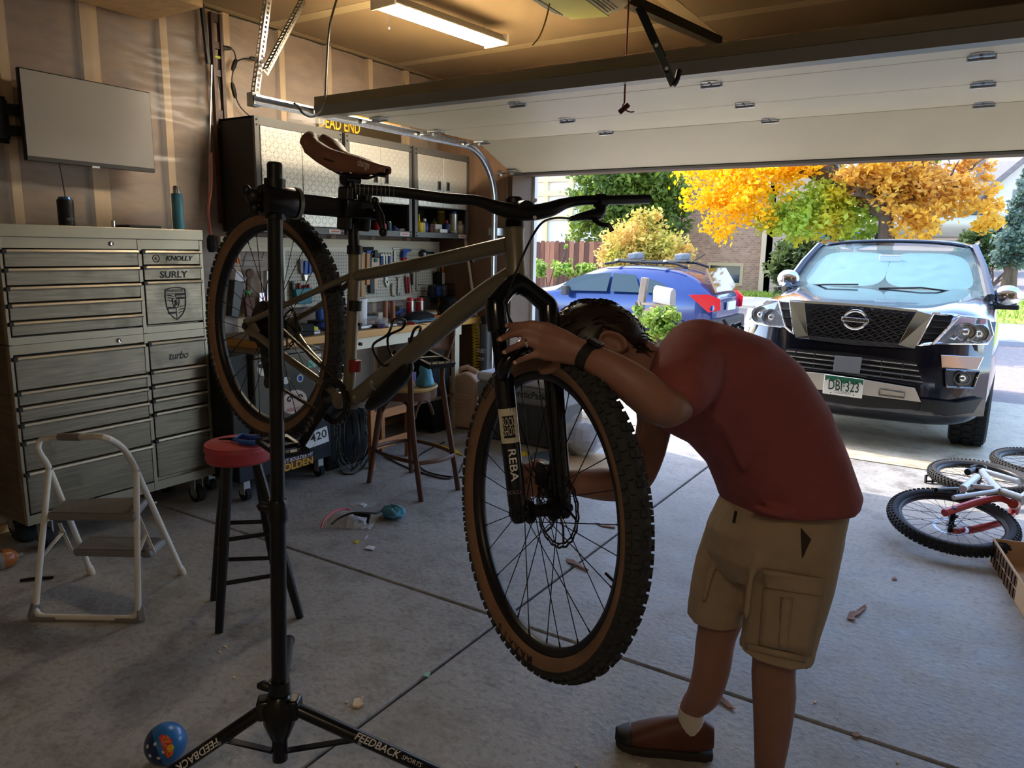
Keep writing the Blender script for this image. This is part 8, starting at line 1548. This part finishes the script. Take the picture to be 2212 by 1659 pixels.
# ================= litter on the floor =================
def flat(name,label,pts,mat,th=.003,cat='litter',z=.0,group=None,bend=0):
    P=[fz(x,y,z+.001) for x,y in pts]; c=sum(P,V(0,0,0))/len(P); mb=MB(); n=len(P); vs=[]
    for k,p in enumerate(P): vs.append(p+V(0,0,bend*(1 if k%2 else .3)))
    mb.prism(vs,(0,0,th)); o=mb.build(name,mat,rel=V(c.x,c.y,0),auto=0); return tag(o,label,cat,group)
m_leafd=M('dry_leaf',(150,112,92),.8,0,.2,60)
flat('dry_leaf','curled dry leaf on the floor right of the man',((1829,1338),(1834,1326),(1848,1322),(1868,1310),(1872,1314),(1856,1330),(1845,1334),(1848,1344)),m_leafd,.003,'leaf',bend=.008)
flat('dry_leaf','long dry leaf on the floor between the legs of the man',((1545,1495),(1556,1505),(1584,1528),(1588,1535),(1572,1530),(1548,1510)),m_leafd,.003,'leaf',bend=.006)
flat('dry_leaf','dry curled leaf seen through the front wheel',((1222,1208),(1238,1212),(1250,1218),(1272,1234),(1268,1236),(1246,1224),(1226,1216)),m_leafd,.003,'leaf',bend=.006)
flat('dry_leaf','thin dry stalk on the floor behind the front tire',((1284,1130),(1300,1134),(1330,1138),(1328,1142),(1300,1138)),m_leafd,.003,'leaf',bend=.004)
flat('dry_leaf','tiny dark leaf near the fallen bike wheel',((1926,1249),(1934,1248),(1938,1253),(1928,1254)),m_leafd,.003,'leaf',bend=.003)
flat('dry_leaf','small brown leaf scrap at the lower right of the floor',((1838,1588),(1852,1584),(1862,1592),(1848,1595)),m_leafd,.003,'leaf',bend=.004)
flat('wood_chip','pale split wood chip on the floor in front of the stand',((762,1529),(766,1515),(777,1511),(785,1507),(780,1522),(787,1526),(774,1531)),M('pale_chip',(226,200,160),.7),.006,'chip',bend=.004)
flat('plastic_tab','small pale teal plastic tab by the floor joint',((914,1461),(918,1455),(930,1454),(926,1464)),M('teal_tab',(150,196,176),.5),.004,'tab')
flat('yellow_tag','small yellow tag on the floor below the plastic bag',((763,1172),(770,1167),(778,1168),(771,1175)),m_yel,.002,'tag')
flat('paper_scrap','torn white paper scrap beside the floor joint',((787,1186),(795,1181),(811,1182),(806,1190)),m_wink,.003,'paper',bend=.004)
flat('paper_scrap','thin white paper sliver above the yellow tag',((788,1164),(794,1156),(795,1158),(789,1166)),m_wink,.002,'paper')
flat('clear_wrapper','small clear wrapper with a white label above the plastic bag',((752,1090),(780,1084),(815,1085),(808,1094),(780,1099)),m_film,.003,'wrapper')
flat('white_label','white paper label on the small wrapper',((775,1091),(785,1088),(793,1091),(786,1095)),m_wink,.006,'paper')
for k,(x,y) in enumerate(((1380,1652),(486,1398),(475,1410),(505,1465),(1760,1518),(1938,1648),(749,1518),(1245,1655))): flat('wood_crumb','tiny pale crumb scattered on the concrete floor',((x-3,y),(x,y-3),(x+4,y-1),(x+2,y+2)),MATS['pale_chip'],.003,'crumb',group='crumbs on the floor')
# plastic bag with black lever, blue rag
q0=fz(765,1128); e=E('plastic_bag',q0,'clear plastic bag with a red edge lying on the floor','bag')
P=[fz(x,y,.0) for x,y in ((694,1140),(720,1108),(770,1098),(820,1118),(835,1128),(800,1145),(755,1153))]
def bagf(u,v):
    a=P[0].lerp(P[1],v).lerp(P[5].lerp(P[3],v),u); h=.05*math.sin(PI*v)*math.sin(PI*min(1,u*1.1+.05)); return a+V(0,0,.003+h+.014*abs(mnoise.noise((u*7,v*5,2))))
m_bagf=film_mat(); m_bagf.name='bag_film'; [q for q in m_bagf.node_tree.nodes if q.type=='MIX_SHADER'][0].inputs[0].default_value=.5; MB().grid(bagf,20,12).build('bag_film',m_bagf,e,auto=0); tb('red_edge',bez([fz(694,1142,.02),fz(700,1125,.05),fz(722,1105,.06),fz(752,1100,.05),fz(760,1120,.03)],4),.005,M('bag_red',(214,80,84),.5),e,6)
c=fz(790,1118,.05); e=E('brake_lever',V(c.x,c.y,0),'black brake lever with a hose lying on the plastic bag','brake lever')
tb('hose',bez([fz(716,1132,.03),fz(735,1118,.05),fz(762,1108,.065),fz(795,1108,.06),fz(815,1108,.05),fz(828,1098,.05)],5),.0055,m_blk,e,8); tb('lever_body',[fz(765,1110,.06),fz(785,1112,.06),fz(800,1114,.055)],[.008,.014,.012],m_blk,e,10); MB().bar(fz(798,1112,.05),fz(794,1130,.02),.016,.014).build('clamp',m_blk,e,bevel=.003)
c=fz(850,1118,.0); e=MB().grid(lambda u,v:c+V(.075*math.cos(u*6.28)*math.sin(v*3.14)*(1+.25*mnoise.noise((math.cos(u*6.28)*2,math.sin(u*6.28)*2,v*3))),.06*math.sin(u*6.28)*math.sin(v*3.14),.035-.033*math.cos(v*3.14)+.016*mnoise.noise((math.cos(u*6.28)*3,math.sin(u*6.28)*3,v*6))),30,16).build('crumpled_rag',M('blue_rag',(92,160,186),.85),rel=c,smooth=True); tag(e,'crumpled light blue shop rag on the floor by the plastic bag','rag')
p=fz(8,1228,.0); e=E('brown_bottle',p,'amber bottle lying on the floor at the left edge','bottle'); d=(fz(38,1216)-fz(-25,1232)).normalized(); MB().lathe([(0,-.1),(.042,-.098),(.045,-.02),(.045,.03),(.03,.05),(.012,.06)],p+V(0,0,.045),d,20).build('bottle_body',M('amber_brown',(150,84,36),.3),e); MB().lathe([(.013,.055),(.013,.08),(0,.08)],p+V(0,0,.045),d,14).build('bottle_neck',m_steel,e); MB().lathe([(.0455,-.02),(.0462,-.02),(.0462,.0)],p+V(0,0,.045),d,20,cap=False).build('bottle_band',m_steel,e)
o=MB().tube(bez([fz(44,1254,.006),fz(70,1250,.008),fz(115,1247,.006)],4),.006,6,sx=1.5).build('black_strap',m_blk,rel=fz(80,1250)); tag(o,'short black strap on the floor behind the step ladder','strap')
o=MB().grid(lambda u,v:fz(70,1165)+V(.07*math.cos(u*6.28)*math.sin(v*3.14),.09*math.sin(u*6.28)*math.sin(v*3.14),.04-.038*math.cos(v*3.14)+.012*mnoise.noise((u*6,v*6,0))),16,10).build('dark_rag',M('dark_teal_rag',(34,44,46),.9),rel=fz(70,1165)); tag(o,'dark rag bunched on the floor under the tool cabinet','rag')
